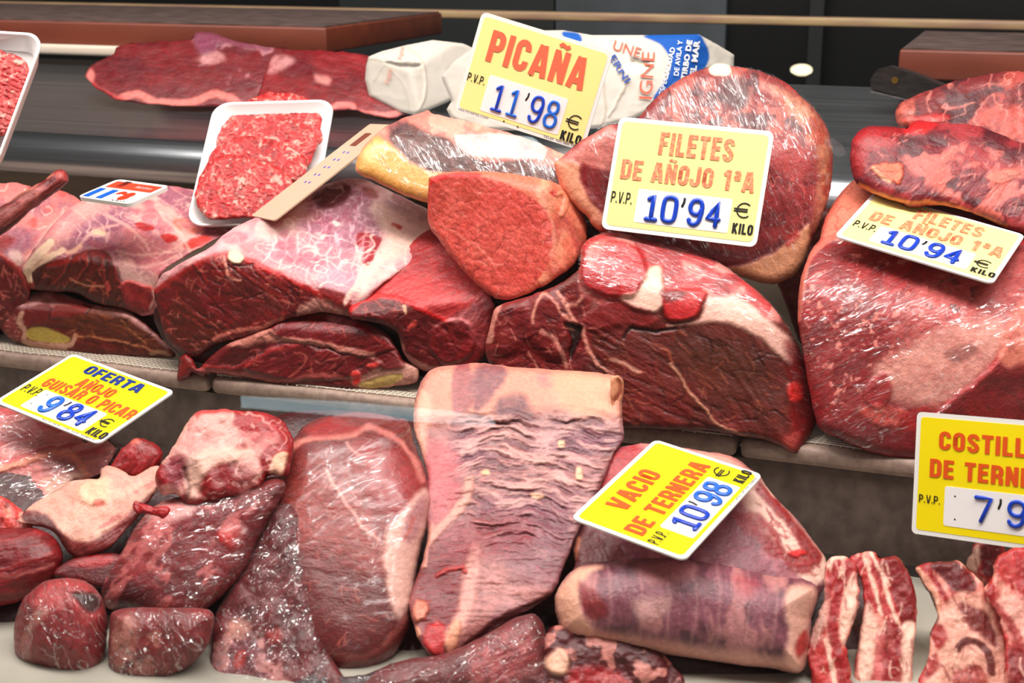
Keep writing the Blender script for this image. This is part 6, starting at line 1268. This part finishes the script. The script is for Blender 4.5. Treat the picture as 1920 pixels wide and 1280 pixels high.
# wrinkles: relief, with lit ridges and shaded valleys painted into the colour
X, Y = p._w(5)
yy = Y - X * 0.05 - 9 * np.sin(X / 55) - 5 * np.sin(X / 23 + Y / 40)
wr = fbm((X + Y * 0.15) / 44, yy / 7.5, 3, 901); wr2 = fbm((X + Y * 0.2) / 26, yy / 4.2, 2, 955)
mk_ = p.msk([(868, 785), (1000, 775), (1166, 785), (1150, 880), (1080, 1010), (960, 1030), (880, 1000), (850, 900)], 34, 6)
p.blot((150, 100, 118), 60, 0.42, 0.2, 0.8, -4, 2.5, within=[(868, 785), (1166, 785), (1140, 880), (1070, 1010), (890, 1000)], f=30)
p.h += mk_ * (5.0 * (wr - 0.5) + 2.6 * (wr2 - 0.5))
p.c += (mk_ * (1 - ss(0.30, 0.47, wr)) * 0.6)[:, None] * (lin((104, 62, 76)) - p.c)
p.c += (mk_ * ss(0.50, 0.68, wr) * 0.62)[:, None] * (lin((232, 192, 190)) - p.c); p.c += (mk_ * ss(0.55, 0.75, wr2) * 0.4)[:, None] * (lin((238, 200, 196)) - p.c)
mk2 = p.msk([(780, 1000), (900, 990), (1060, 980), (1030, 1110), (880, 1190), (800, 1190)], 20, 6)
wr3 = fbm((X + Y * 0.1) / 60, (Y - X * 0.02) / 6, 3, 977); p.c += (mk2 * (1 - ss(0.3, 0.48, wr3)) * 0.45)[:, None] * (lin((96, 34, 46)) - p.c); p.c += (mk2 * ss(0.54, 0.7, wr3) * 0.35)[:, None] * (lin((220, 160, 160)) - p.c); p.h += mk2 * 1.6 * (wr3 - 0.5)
p.fibre(-10, [(780, 830), (880, 800), (880, 950), (800, 960)], 0.35, 5, 6, 0.8, 1.25, 0.4); p.poly([(790, 850), (850, 840), (860, 930), (810, 980)], (222, 120, 132), 16, 0.7, tex=0.3); p.poly([(770, 800), (790, 730), (810, 760), (800, 820), (795, 880)], (244, 190, 172), 8, 0.8)
p.poly([(775, 1130), (800, 1030), (860, 1020), (900, 1040), (890, 1110), (850, 1170), (800, 1200)], (138, 42, 52), 18, 0.95, tex=0.1); p.fibre(-8, [(780, 1130), (800, 1030), (900, 1040), (860, 1170)], 0.45, 5, 8, 0.65, 1.3, 0.5); p.line([(800, 1020), (830, 985), (870, 940), (880, 900)], 14, (234, 184, 174), 7, 0.85, h=2); p.line([(795, 1060), (800, 1010), (812, 985)], 9, (226, 170, 160), 5, 0.9, h=2)
p.line([(890, 1030), (880, 1100), (870, 1150), (845, 1200)], 22, (236, 184, 176), 10, 0.9, h=1.5); p.poly([(880, 1060), (960, 1040), (1020, 1080), (1000, 1120), (920, 1150), (880, 1150)], (214, 164, 164), 16, 0.6, tex=0.4); p.poly([(940, 980), (1070, 950), (1045, 1085), (960, 1080)], (150, 100, 114), 18, 0.8, tex=0.3); p.poly([(840, 990), (960, 960), (1000, 1010), (900, 1050), (850, 1040)], (160, 74, 84), 20, 0.8, tex=0.3); p.fibre(20, [(900, 1000), (1080, 970), (1030, 1100), (900, 1150)], 0.35, 4, 8, 0.75, 1.25, 0.3)
p.poly([(1036, 1112), (1000, 1128), (950, 1150), (900, 1185), (860, 1215), (855, 1236), (900, 1205), (950, 1168), (1010, 1142)], (88, 26, 30), 4, 0.95, h=-2); p.poly([(795, 1190), (815, 1165), (835, 1180), (830, 1225), (805, 1225)], (206, 62, 66), 6, 0.9, h=2); p.poly([(835, 1205), (848, 1170), (865, 1165), (858, 1200), (842, 1232)], (242, 180, 156), 4, 1, h=3); p.poly([(772, 1150), (780, 1125), (800, 1130), (800, 1155), (785, 1165)], (236, 160, 140), 5, 0.9, h=3); p.poly([(770, 1180), (785, 1175), (788, 1190), (775, 1195)], (242, 180, 154), 3, 0.9, h=2)
p.line([(820, 1078), (840, 1068), (865, 1062), (872, 1072)], 6, (190, 60, 58), 3, 0.9, h=2); p.poly([(1082, 876), (1090, 876), (1092, 895), (1082, 896)], (244, 206, 180), 2, 1, h=2); p.poly([(903, 883), (915, 880), (918, 888), (905, 890)], (244, 200, 170), 2, 1, h=1.5); p.poly([(992, 925), (1015, 926), (1020, 934), (1000, 935)], (242, 200, 176), 2, 1, h=1.5); p.poly([(1047, 826), (1058, 826), (1058, 836), (1048, 837)], (244, 206, 180), 2, 1, h=1.5)
thing(p, 'flank_flap', 'wrinkled purple and pink flank flap folded over at the ledge, lower centre', 'meat'); pP = p
q = Piece([(1146, 708), (1160, 704), (1170, 716), (1167, 740), (1160, 760), (1150, 770), (1144, 740)], [(1157, 738, on(fP, 1157, 738) - 0.012, 40, 10)], R=8, T=0.02, base=(240, 180, 150)); q.line([(1160, 712), (1163, 730), (1156, 752)], 6, (170, 90, 70), 4, 0.8, h=-3)
q.build('rolled_fold', pP.o)
# below
p = Piece([(690, 1310), (700, 1262), (760, 1236), (830, 1225), (900, 1195), (960, 1160), (1005, 1152), (1024, 1190), (1026, 1240), (1022, 1310)], [(880, 1290, 1.055, 4, 40)], R=50, T=0.06, base=(122, 28, 36), lump=(2, 60))
p.fibre(-25, None, 0.4, 6, 8, 0.65, 1.4, 0.5); p.poly([(880, 1230), (960, 1180), (1000, 1190), (990, 1260), (900, 1290)], (206, 110, 114), 16, 0.6, tex=0.5)
thing(p, 'wrapped_beef_roll', 'dark wrapped beef piece under the flank flap at the bottom edge', 'meat'); p.film(None, 1.2, FILMW, -30, 3, 10, 4)
p = Piece([(1016, 1310), (1018, 1240), (1024, 1188), (1050, 1172), (1120, 1185), (1230, 1215), (1280, 1310)], [(1120, 1290, 1.06, 0, 40)], R=28, T=0.06, base=(110, 40, 46), lump=(3, 30)); p.blot((226, 160, 152), 30, 0.52, 0.12, 0.8); p.poly([(1022, 1235), (1050, 1215), (1066, 1235), (1060, 1262), (1030, 1260)], (244, 200, 180), 5, 1, h=3); p.poly([(1070, 1255), (1140, 1250), (1180, 1290), (1080, 1300)], (190, 50, 56), 8, 0.8, tex=0.3)
thing(p, 'trim_or_filler', 'dark meat trim with white fat under the rolled flank at the bottom', 'meat')
p = Piece([(1230, 1310), (1240, 1222), (1340, 1232), (1450, 1250), (1530, 1262), (1540, 1310)], [(1380, 1290, 1.075, 0, 40)], R=20, T=0.05, base=(60, 20, 22))  # dark fill added under the roll in place of shade
thing(p, 'trim_or_filler', 'dark filler added to darken the space below the rolled flank', 'meat')
# rolled flank
fQ = (1300, 1060, 1.125, -8, 56)
p = Piece([(1044, 1128), (1052, 1096), (1078, 1060), (1074, 1020), (1100, 960), (1132, 880), (1152, 846), (1180, 834), (1230, 832), (1320, 846), (1372, 856), (1420, 890), (1452, 930), (1492, 972), (1522, 1012), (1550, 1050), (1546, 1092), (1522, 1130), (1460, 1140), (1300, 1130), (1150, 1130)],
          [fQ, (1480, 1020, on(fQ, 1480, 1020), 30, 40)], R=16, T=0.06, base=(160, 98, 114), k=0.01, lump=(2, 60))
p.blot((206, 146, 158), 40, 0.5, 0.2, 0.7); p.fibre(-5, None, 0.25, 5, 7, 0.8, 1.2, 0.3); p.poly([(1140, 875), (1160, 842), (1200, 834), (1220, 850), (1170, 920), (1120, 960)], (190, 58, 66), 8, 0.95, tex=0.15); p.poly([(1200, 834), (1320, 846), (1372, 856), (1425, 895), (1440, 925), (1400, 900), (1340, 870)], (240, 180, 166), 8, 0.9, tex=0.2, h=2); p.poly([(1060, 1080), (1080, 1010), (1110, 990), (1180, 1040), (1140, 1060), (1090, 1075)], (124, 62, 62), 10, 0.85); p.fibre(60, [(1060, 1080), (1080, 1000), (1180, 1040), (1100, 1075)], 0.4, 6, 5, 0.6, 1.4, 0.5); p.line([(1040, 1110), (1055, 1080), (1075, 1050), (1085, 1010)], 9, (226, 156, 132), 4, 0.9)
edge = [(1390, 930), (1430, 900), (1460, 935), (1550, 1050), (1545, 1090), (1510, 1090), (1440, 1010)]
p.poly(edge, (246, 212, 202), 6, 1.0); p.poly([(1425, 905), (1455, 935), (1500, 985), (1540, 1040), (1525, 1055), (1480, 990), (1420, 925)], (156, 26, 36), 4, 0.95); p.poly([(1400, 970), (1420, 960), (1460, 1000), (1470, 1040), (1440, 1040)], (158, 32, 42), 5, 0.9, tex=0.2); p.poly([(1470, 1040), (1510, 1030), (1540, 1050), (1510, 1075), (1480, 1070)], (150, 30, 42), 5, 0.9, tex=0.2); p.marble([(1400, 930), (1440, 910), (1535, 1050), (1480, 1070)], 26, (170, 40, 48), (10, 34), 4, 48, 40, 0.7, 0.3, 0.2); p.poly([(1475, 1035), (1500, 1030), (1512, 1036), (1490, 1044)], (216, 44, 48), 3, 1, h=1.5); p.poly([(1370, 960), (1400, 965), (1420, 1000), (1395, 1000)], (170, 50, 58), 5, 0.7)
p.poly([(1380, 900), (1420, 890), (1440, 910), (1400, 925)], (120, 50, 54), 10, 0.6)
root = thing(p, 'rolled_flank', 'rolled purplish flank of veal carrying the VACIO card, lower right', 'meat'); pQ = p
q = Piece([(1041, 1132), (1048, 1100), (1084, 1062), (1150, 1050), (1250, 1046), (1350, 1058), (1440, 1078), (1512, 1088), (1534, 1108), (1522, 1160), (1517, 1210), (1502, 1260), (1440, 1252), (1300, 1234), (1180, 1216), (1080, 1196), (1050, 1176)],
          [(1300, 1150, 1.062, -6, 34)], R=80, T=0.07, base=(152, 98, 114), rs=0.95, lump=(1.5, 70))
q.blot((104, 60, 76), 50, 0.48, 0.2, 0.8); q.blot((206, 150, 152), 40, 0.54, 0.18, 0.8, 85, 2); q.fibre(88, None, 0.3, 8, 9, 0.8, 1.25, 0.4)
for x in (1140, 1200, 1250, 1300, 1345, 1400, 1450): q.line([(x, 1060), (x + 6, 1130), (x - 4, 1215)], 3, (206, 160, 160), 5, 0.35)
q.poly([(1046, 1100), (1085, 1065), (1130, 1060), (1100, 1080), (1085, 1130), (1110, 1190), (1060, 1185), (1042, 1140)], (242, 194, 174), 8, 0.95, h=2); q.poly([(1085, 1090), (1120, 1110), (1140, 1150), (1110, 1160), (1088, 1125)], (150, 56, 62), 7, 0.9); q.poly([(1050, 1170), (1200, 1195), (1340, 1215), (1500, 1240), (1500, 1262), (1300, 1240), (1080, 1205)], (226, 180, 168), 12, 0.8); q.poly([(1200, 1060), (1300, 1055), (1290, 1090), (1220, 1095)], (214, 150, 156), 12, 0.6); q.poly([(1190, 1125), (1250, 1120), (1250, 1150), (1200, 1160)], (206, 168, 166), 10, 0.7)
q.poly([(1480, 1100), (1530, 1105), (1520, 1160), (1512, 1220), (1500, 1255), (1470, 1240), (1480, 1180), (1470, 1140)], (242, 196, 182), 8, 0.9, h=2); q.poly([(1490, 1210), (1510, 1180), (1516, 1200), (1500, 1235)], (190, 44, 50), 5, 0.9); q.poly([(1380, 1080), (1420, 1090), (1410, 1120), (1380, 1110)], (190, 90, 104), 10, 0.6)
q.build('rolled_edge', root)
# ribs
def rib(outline, d, ops, label, el=40, az=-6, T=0.05, R=10):
    p = Piece(outline, [(outline[0][0] + 20, 1250, d, az, el)], R=R, T=T, base=(196, 62, 64), lump=(2, 30), wob=3)
    p.blot((240, 176, 164), 26, 0.5, 0.12, 0.8, 80, 2)
    for o in ops: getattr(p, o[0])(*o[1:])
    X0 = [q[0] for q in outline]; bx_ = [(min(X0), 1040), (max(X0), 1040), (max(X0), 1290), (min(X0), 1290)]
    p.marble(bx_, 16, (150, 30, 38), (14, 50), 3.5, 82, 30, 0.6, 0.3, 0.1); p.marble(bx_, 18, (250, 214, 200), (10, 40), 2.6, 82, 36, 0.7, 0.4, 0.2)
    p.fibre(82, None, 0.25, 5, 6, 0.8, 1.2, 0.4)
    return thing(p, 'beef_rib', label, 'ribs', 'beef ribs')
W1, R1, D1_ = (248, 208, 194), (176, 40, 46), (120, 30, 34)
rib([(1550, 1052), (1570, 1040), (1590, 1043), (1605, 1058), (1609, 1085), (1609, 1130), (1598, 1175), (1586, 1210), (1594, 1255), (1596, 1310), (1528, 1310), (1520, 1250), (1512, 1225), (1520, 1190), (1535, 1150), (1545, 1120), (1546, 1080)], 1.065,
    [('poly', [(1575, 1060), (1605, 1090), (1608, 1130), (1596, 1176), (1584, 1210), (1574, 1180), (1578, 1120)], W1, 5), ('poly', [(1550, 1048), (1572, 1040), (1590, 1045), (1572, 1062), (1560, 1075)], W1, 5), ('line', [(1572, 1056), (1560, 1090), (1552, 1115)], 12, R1, 4), ('line', [(1595, 1062), (1575, 1100), (1562, 1150), (1565, 1200), (1580, 1250)], 16, R1, 5), ('poly', [(1520, 1220), (1540, 1190), (1555, 1240), (1570, 1310), (1530, 1310)], (206, 74, 74), 8, 0.8), ('line', [(1548, 1200), (1560, 1250), (1568, 1300)], 7, W1, 4), ('poly', [(1515, 1150), (1545, 1085), (1550, 1130), (1545, 1180), (1520, 1210)], (226, 186, 178), 8, 0.8)],
    'beef rib next to the rolled flank, leftmost of the ribs')
rib([(1592, 1048), (1610, 1035), (1640, 1034), (1650, 1046), (1680, 1042), (1700, 1066), (1715, 1096), (1719, 1140), (1716, 1190), (1712, 1240), (1700, 1310), (1605, 1310), (1610, 1200), (1620, 1140), (1618, 1100), (1606, 1070)], 1.075,
    [('poly', [(1650, 1048), (1684, 1043), (1702, 1068), (1716, 1100), (1716, 1165), (1700, 1178), (1685, 1150), (1670, 1100)], (150, 36, 40), 4), ('poly', [(1690, 1180), (1714, 1172), (1712, 1240), (1700, 1300), (1690, 1290)], W1, 4), ('line', [(1635, 1036), (1650, 1070), (1664, 1110), (1675, 1150), (1690, 1178)], 6, W1, 3), ('line', [(1622, 1045), (1640, 1100), (1652, 1150)], 5, W1, 4), ('poly', [(1612, 1180), (1625, 1130), (1645, 1180), (1640, 1250), (1615, 1310), (1606, 1300)], W1, 7), ('poly', [(1640, 1200), (1655, 1190), (1660, 1270), (1640, 1290)], (222, 130, 130), 6, 0.8), ('poly', [(1655, 1170), (1690, 1180), (1690, 1280), (1660, 1290)], (158, 40, 46), 6, 0.8)],
    'beef rib with a broad dark red end, second from the rolled flank')
rib([(1716, 1064), (1740, 1055), (1790, 1052), (1815, 1065), (1840, 1090), (1846, 1110), (1872, 1140), (1888, 1200), (1884, 1310), (1728, 1310), (1740, 1230), (1745, 1180), (1758, 1155), (1745, 1115), (1726, 1086)], 1.07,
    [('poly', [(1700, 1100), (1716, 1068), (1755, 1120), (1762, 1160), (1740, 1190)], (96, 72, 62), 5, 0.9), ('line', [(1720, 1066), (1755, 1115), (1765, 1160)], 8, (236, 178, 158), 3), ('poly', [(1745, 1056), (1795, 1052), (1830, 1090), (1820, 1112), (1795, 1110), (1770, 1085)], D1_, 4), ('line', [(1735, 1060), (1765, 1105), (1790, 1150), (1805, 1180)], 8, R1, 4), ('poly', [(1760, 1160), (1800, 1110), (1850, 1130), (1880, 1200), (1880, 1310), (1735, 1310), (1745, 1240)], (240, 190, 176), 8, 0.9), ('poly', [(1800, 1130), (1850, 1150), (1870, 1210), (1840, 1190), (1810, 1170)], (136, 34, 40), 5, 0.9), ('poly', [(1750, 1170), (1770, 1175), (1774, 1200), (1760, 1220), (1748, 1200)], R1, 4, 0.9), ('line', [(1798, 1215), (1815, 1202), (1840, 1208), (1856, 1230), (1858, 1260)], 12, (126, 62, 58), 4), ('poly', [(1790, 1260), (1840, 1250), (1850, 1300), (1790, 1300)], (176, 70, 70), 6, 0.8), ('poly', [(1735, 1240), (1755, 1225), (1760, 1250), (1738, 1270)], R1, 5, 0.8)],
    'wide beef rib with a curled bone end, second from the right edge')
rib([(1844, 1112), (1860, 1080), (1868, 1050), (1890, 1032), (1920, 1025), (1990, 1030), (1990, 1310), (1890, 1310), (1886, 1220), (1870, 1150)], 1.05,
    [('poly', [(1872, 1060), (1900, 1045), (1905, 1080), (1890, 1095), (1875, 1085)], (206, 84, 84), 5, 0.9), ('poly', [(1850, 1140), (1900, 1110), (1930, 1150), (1930, 1220), (1900, 1200), (1870, 1160)], (240, 186, 176), 8, 0.9), ('line', [(1850, 1115), (1880, 1150), (1910, 1200), (1930, 1260)], 14, R1, 6, 0.8), ('poly', [(1890, 1220), (1920, 1230), (1930, 1310), (1895, 1310)], (140, 36, 42), 8, 0.8)],
    'fatty pink beef rib at the lower right edge, below the COSTILLAS card')
rib([(1812, 1060), (1820, 1036), (1830, 1016), (1875, 1014), (1882, 1050), (1862, 1095), (1838, 1090)], 1.19,
    [('poly', [(1812, 1060), (1822, 1034), (1835, 1020), (1842, 1040), (1830, 1070)], W1, 4), ('poly', [(1840, 1025), (1878, 1020), (1870, 1070), (1845, 1075)], D1_, 5)],
    'small rib end peeking out under the COSTILLAS card', el=30)

# ================================================================== FRONT GLASS AND THE LAMPS IT MIRRORS
TAU = math.radians(34)
GN = np.array([0, -math.cos(TAU), math.sin(TAU)]); GP = np.array([0, 0.76, 0.0])
gm = bpy.data.materials.new('counter_glass'); gm.use_nodes = True
nt = gm.node_tree; N = nt.nodes; L = nt.links
for q in list(N):
    if q.type != 'OUTPUT_MATERIAL': N.remove(q)
gout = [q for q in N if q.type == 'OUTPUT_MATERIAL'][0]
_tr = N.new('ShaderNodeBsdfTransparent'); _gl = N.new('ShaderNodeBsdfGlossy'); _gl.inputs['Roughness'].default_value = 0.0
_fr = schlick(nt); _mx = N.new('ShaderNodeMixShader')
L.new(_fr, _mx.inputs[0]); L.new(_tr.outputs[0], _mx.inputs[1]); L.new(_gl.outputs[0], _mx.inputs[2]); L.new(_mx.outputs[0], gout.inputs[0])
up = np.array([0, math.sin(TAU), math.cos(TAU)])
gv = [GP + np.array([x, 0, 0]) + up * z for x, z in ((-1.9, -0.02), (1.0, -0.02), (1.0, 0.95), (-1.9, 0.95))]
go = link('display_glass', meshpd('display_glass', np.array(gv) - GP, [(0, 1, 2, 3)]), gm); go.location = GP
tag(go, 'clear sloping front glass of the meat counter with faint lamp reflections', 'glass')
def mirror(x, y, dist):
    r = ray(x, y); t = ((GP - CAM) @ GN) / (r @ GN); P = CAM + r * t; rn = r / np.linalg.norm(r)
    q = rn - 2 * (rn @ GN) * GN; return P + q * dist, q
def lamp(pxs, dist, strength, name, label, col=(255, 250, 240)):
    """lamp box whose lit face is seen mirrored at the given picture corners"""
    C = []; 
    c0, q0 = mirror(sum(p[0] for p in pxs) / len(pxs), sum(p[1] for p in pxs) / len(pxs), dist)
    for x, y in pxs:
        r = ray(x, y); t = ((GP - CAM) @ GN) / (r @ GN); P = CAM + r * t; rn = r / np.linalg.norm(r); q = rn - 2 * (rn @ GN) * GN
        s = ((c0 - P) @ q0) / (q @ q0); C.append(P + q * s)
    C = np.array(C); n = len(C); B = C + q0 * 0.06
    e = empty(name, c0, label, 'lamp')
    m = mk(name + '_lit_%d' % len(bpy.data.materials), col, 0.5, emit=strength)
    link('diffuser', meshpd('diffuser', C - c0, [tuple(range(n))]), m, e)
    link('housing', meshpd('housing', np.concatenate([C + q0 * 0.002, B]) - c0, [tuple(range(n, 2 * n))] + [(i, (i + 1) % n, (i + 1) % n + n, i + n) for i in range(n)]), mk('lamp_housing', (230, 230, 230), 0.5), e)
lamp([(452, 742), (640, 752), (830, 768), (925, 780), (930, 800), (800, 792), (620, 778), (452, 764)], 1.7, 8.0, 'tube_lamp', 'long bluish tube lamp facing the counter, mirrored in its glass', (205, 232, 240))
lamp([(852, 252), (940, 250), (1000, 258), (1028, 280), (1020, 298), (940, 296), (875, 290), (855, 270)], 1.7, 17.0, 'panel_lamp', 'short bright bluish panel lamp mirrored over the wrapped beef cap', (225, 246, 246))
for (cx, cy), lab in (((1190, 128), 'left'), ((1350, 131), 'middle'), ((1503, 131), 'right')):
    lamp([(cx + 21 * math.cos(a * math.pi / 8), cy + 11 * math.sin(a * math.pi / 8)) for a in range(16)], 1.9, 50.0, 'spot_lamp', 'round warm ceiling spot, %s of the three mirrored in the glass' % lab, (255, 240, 200))
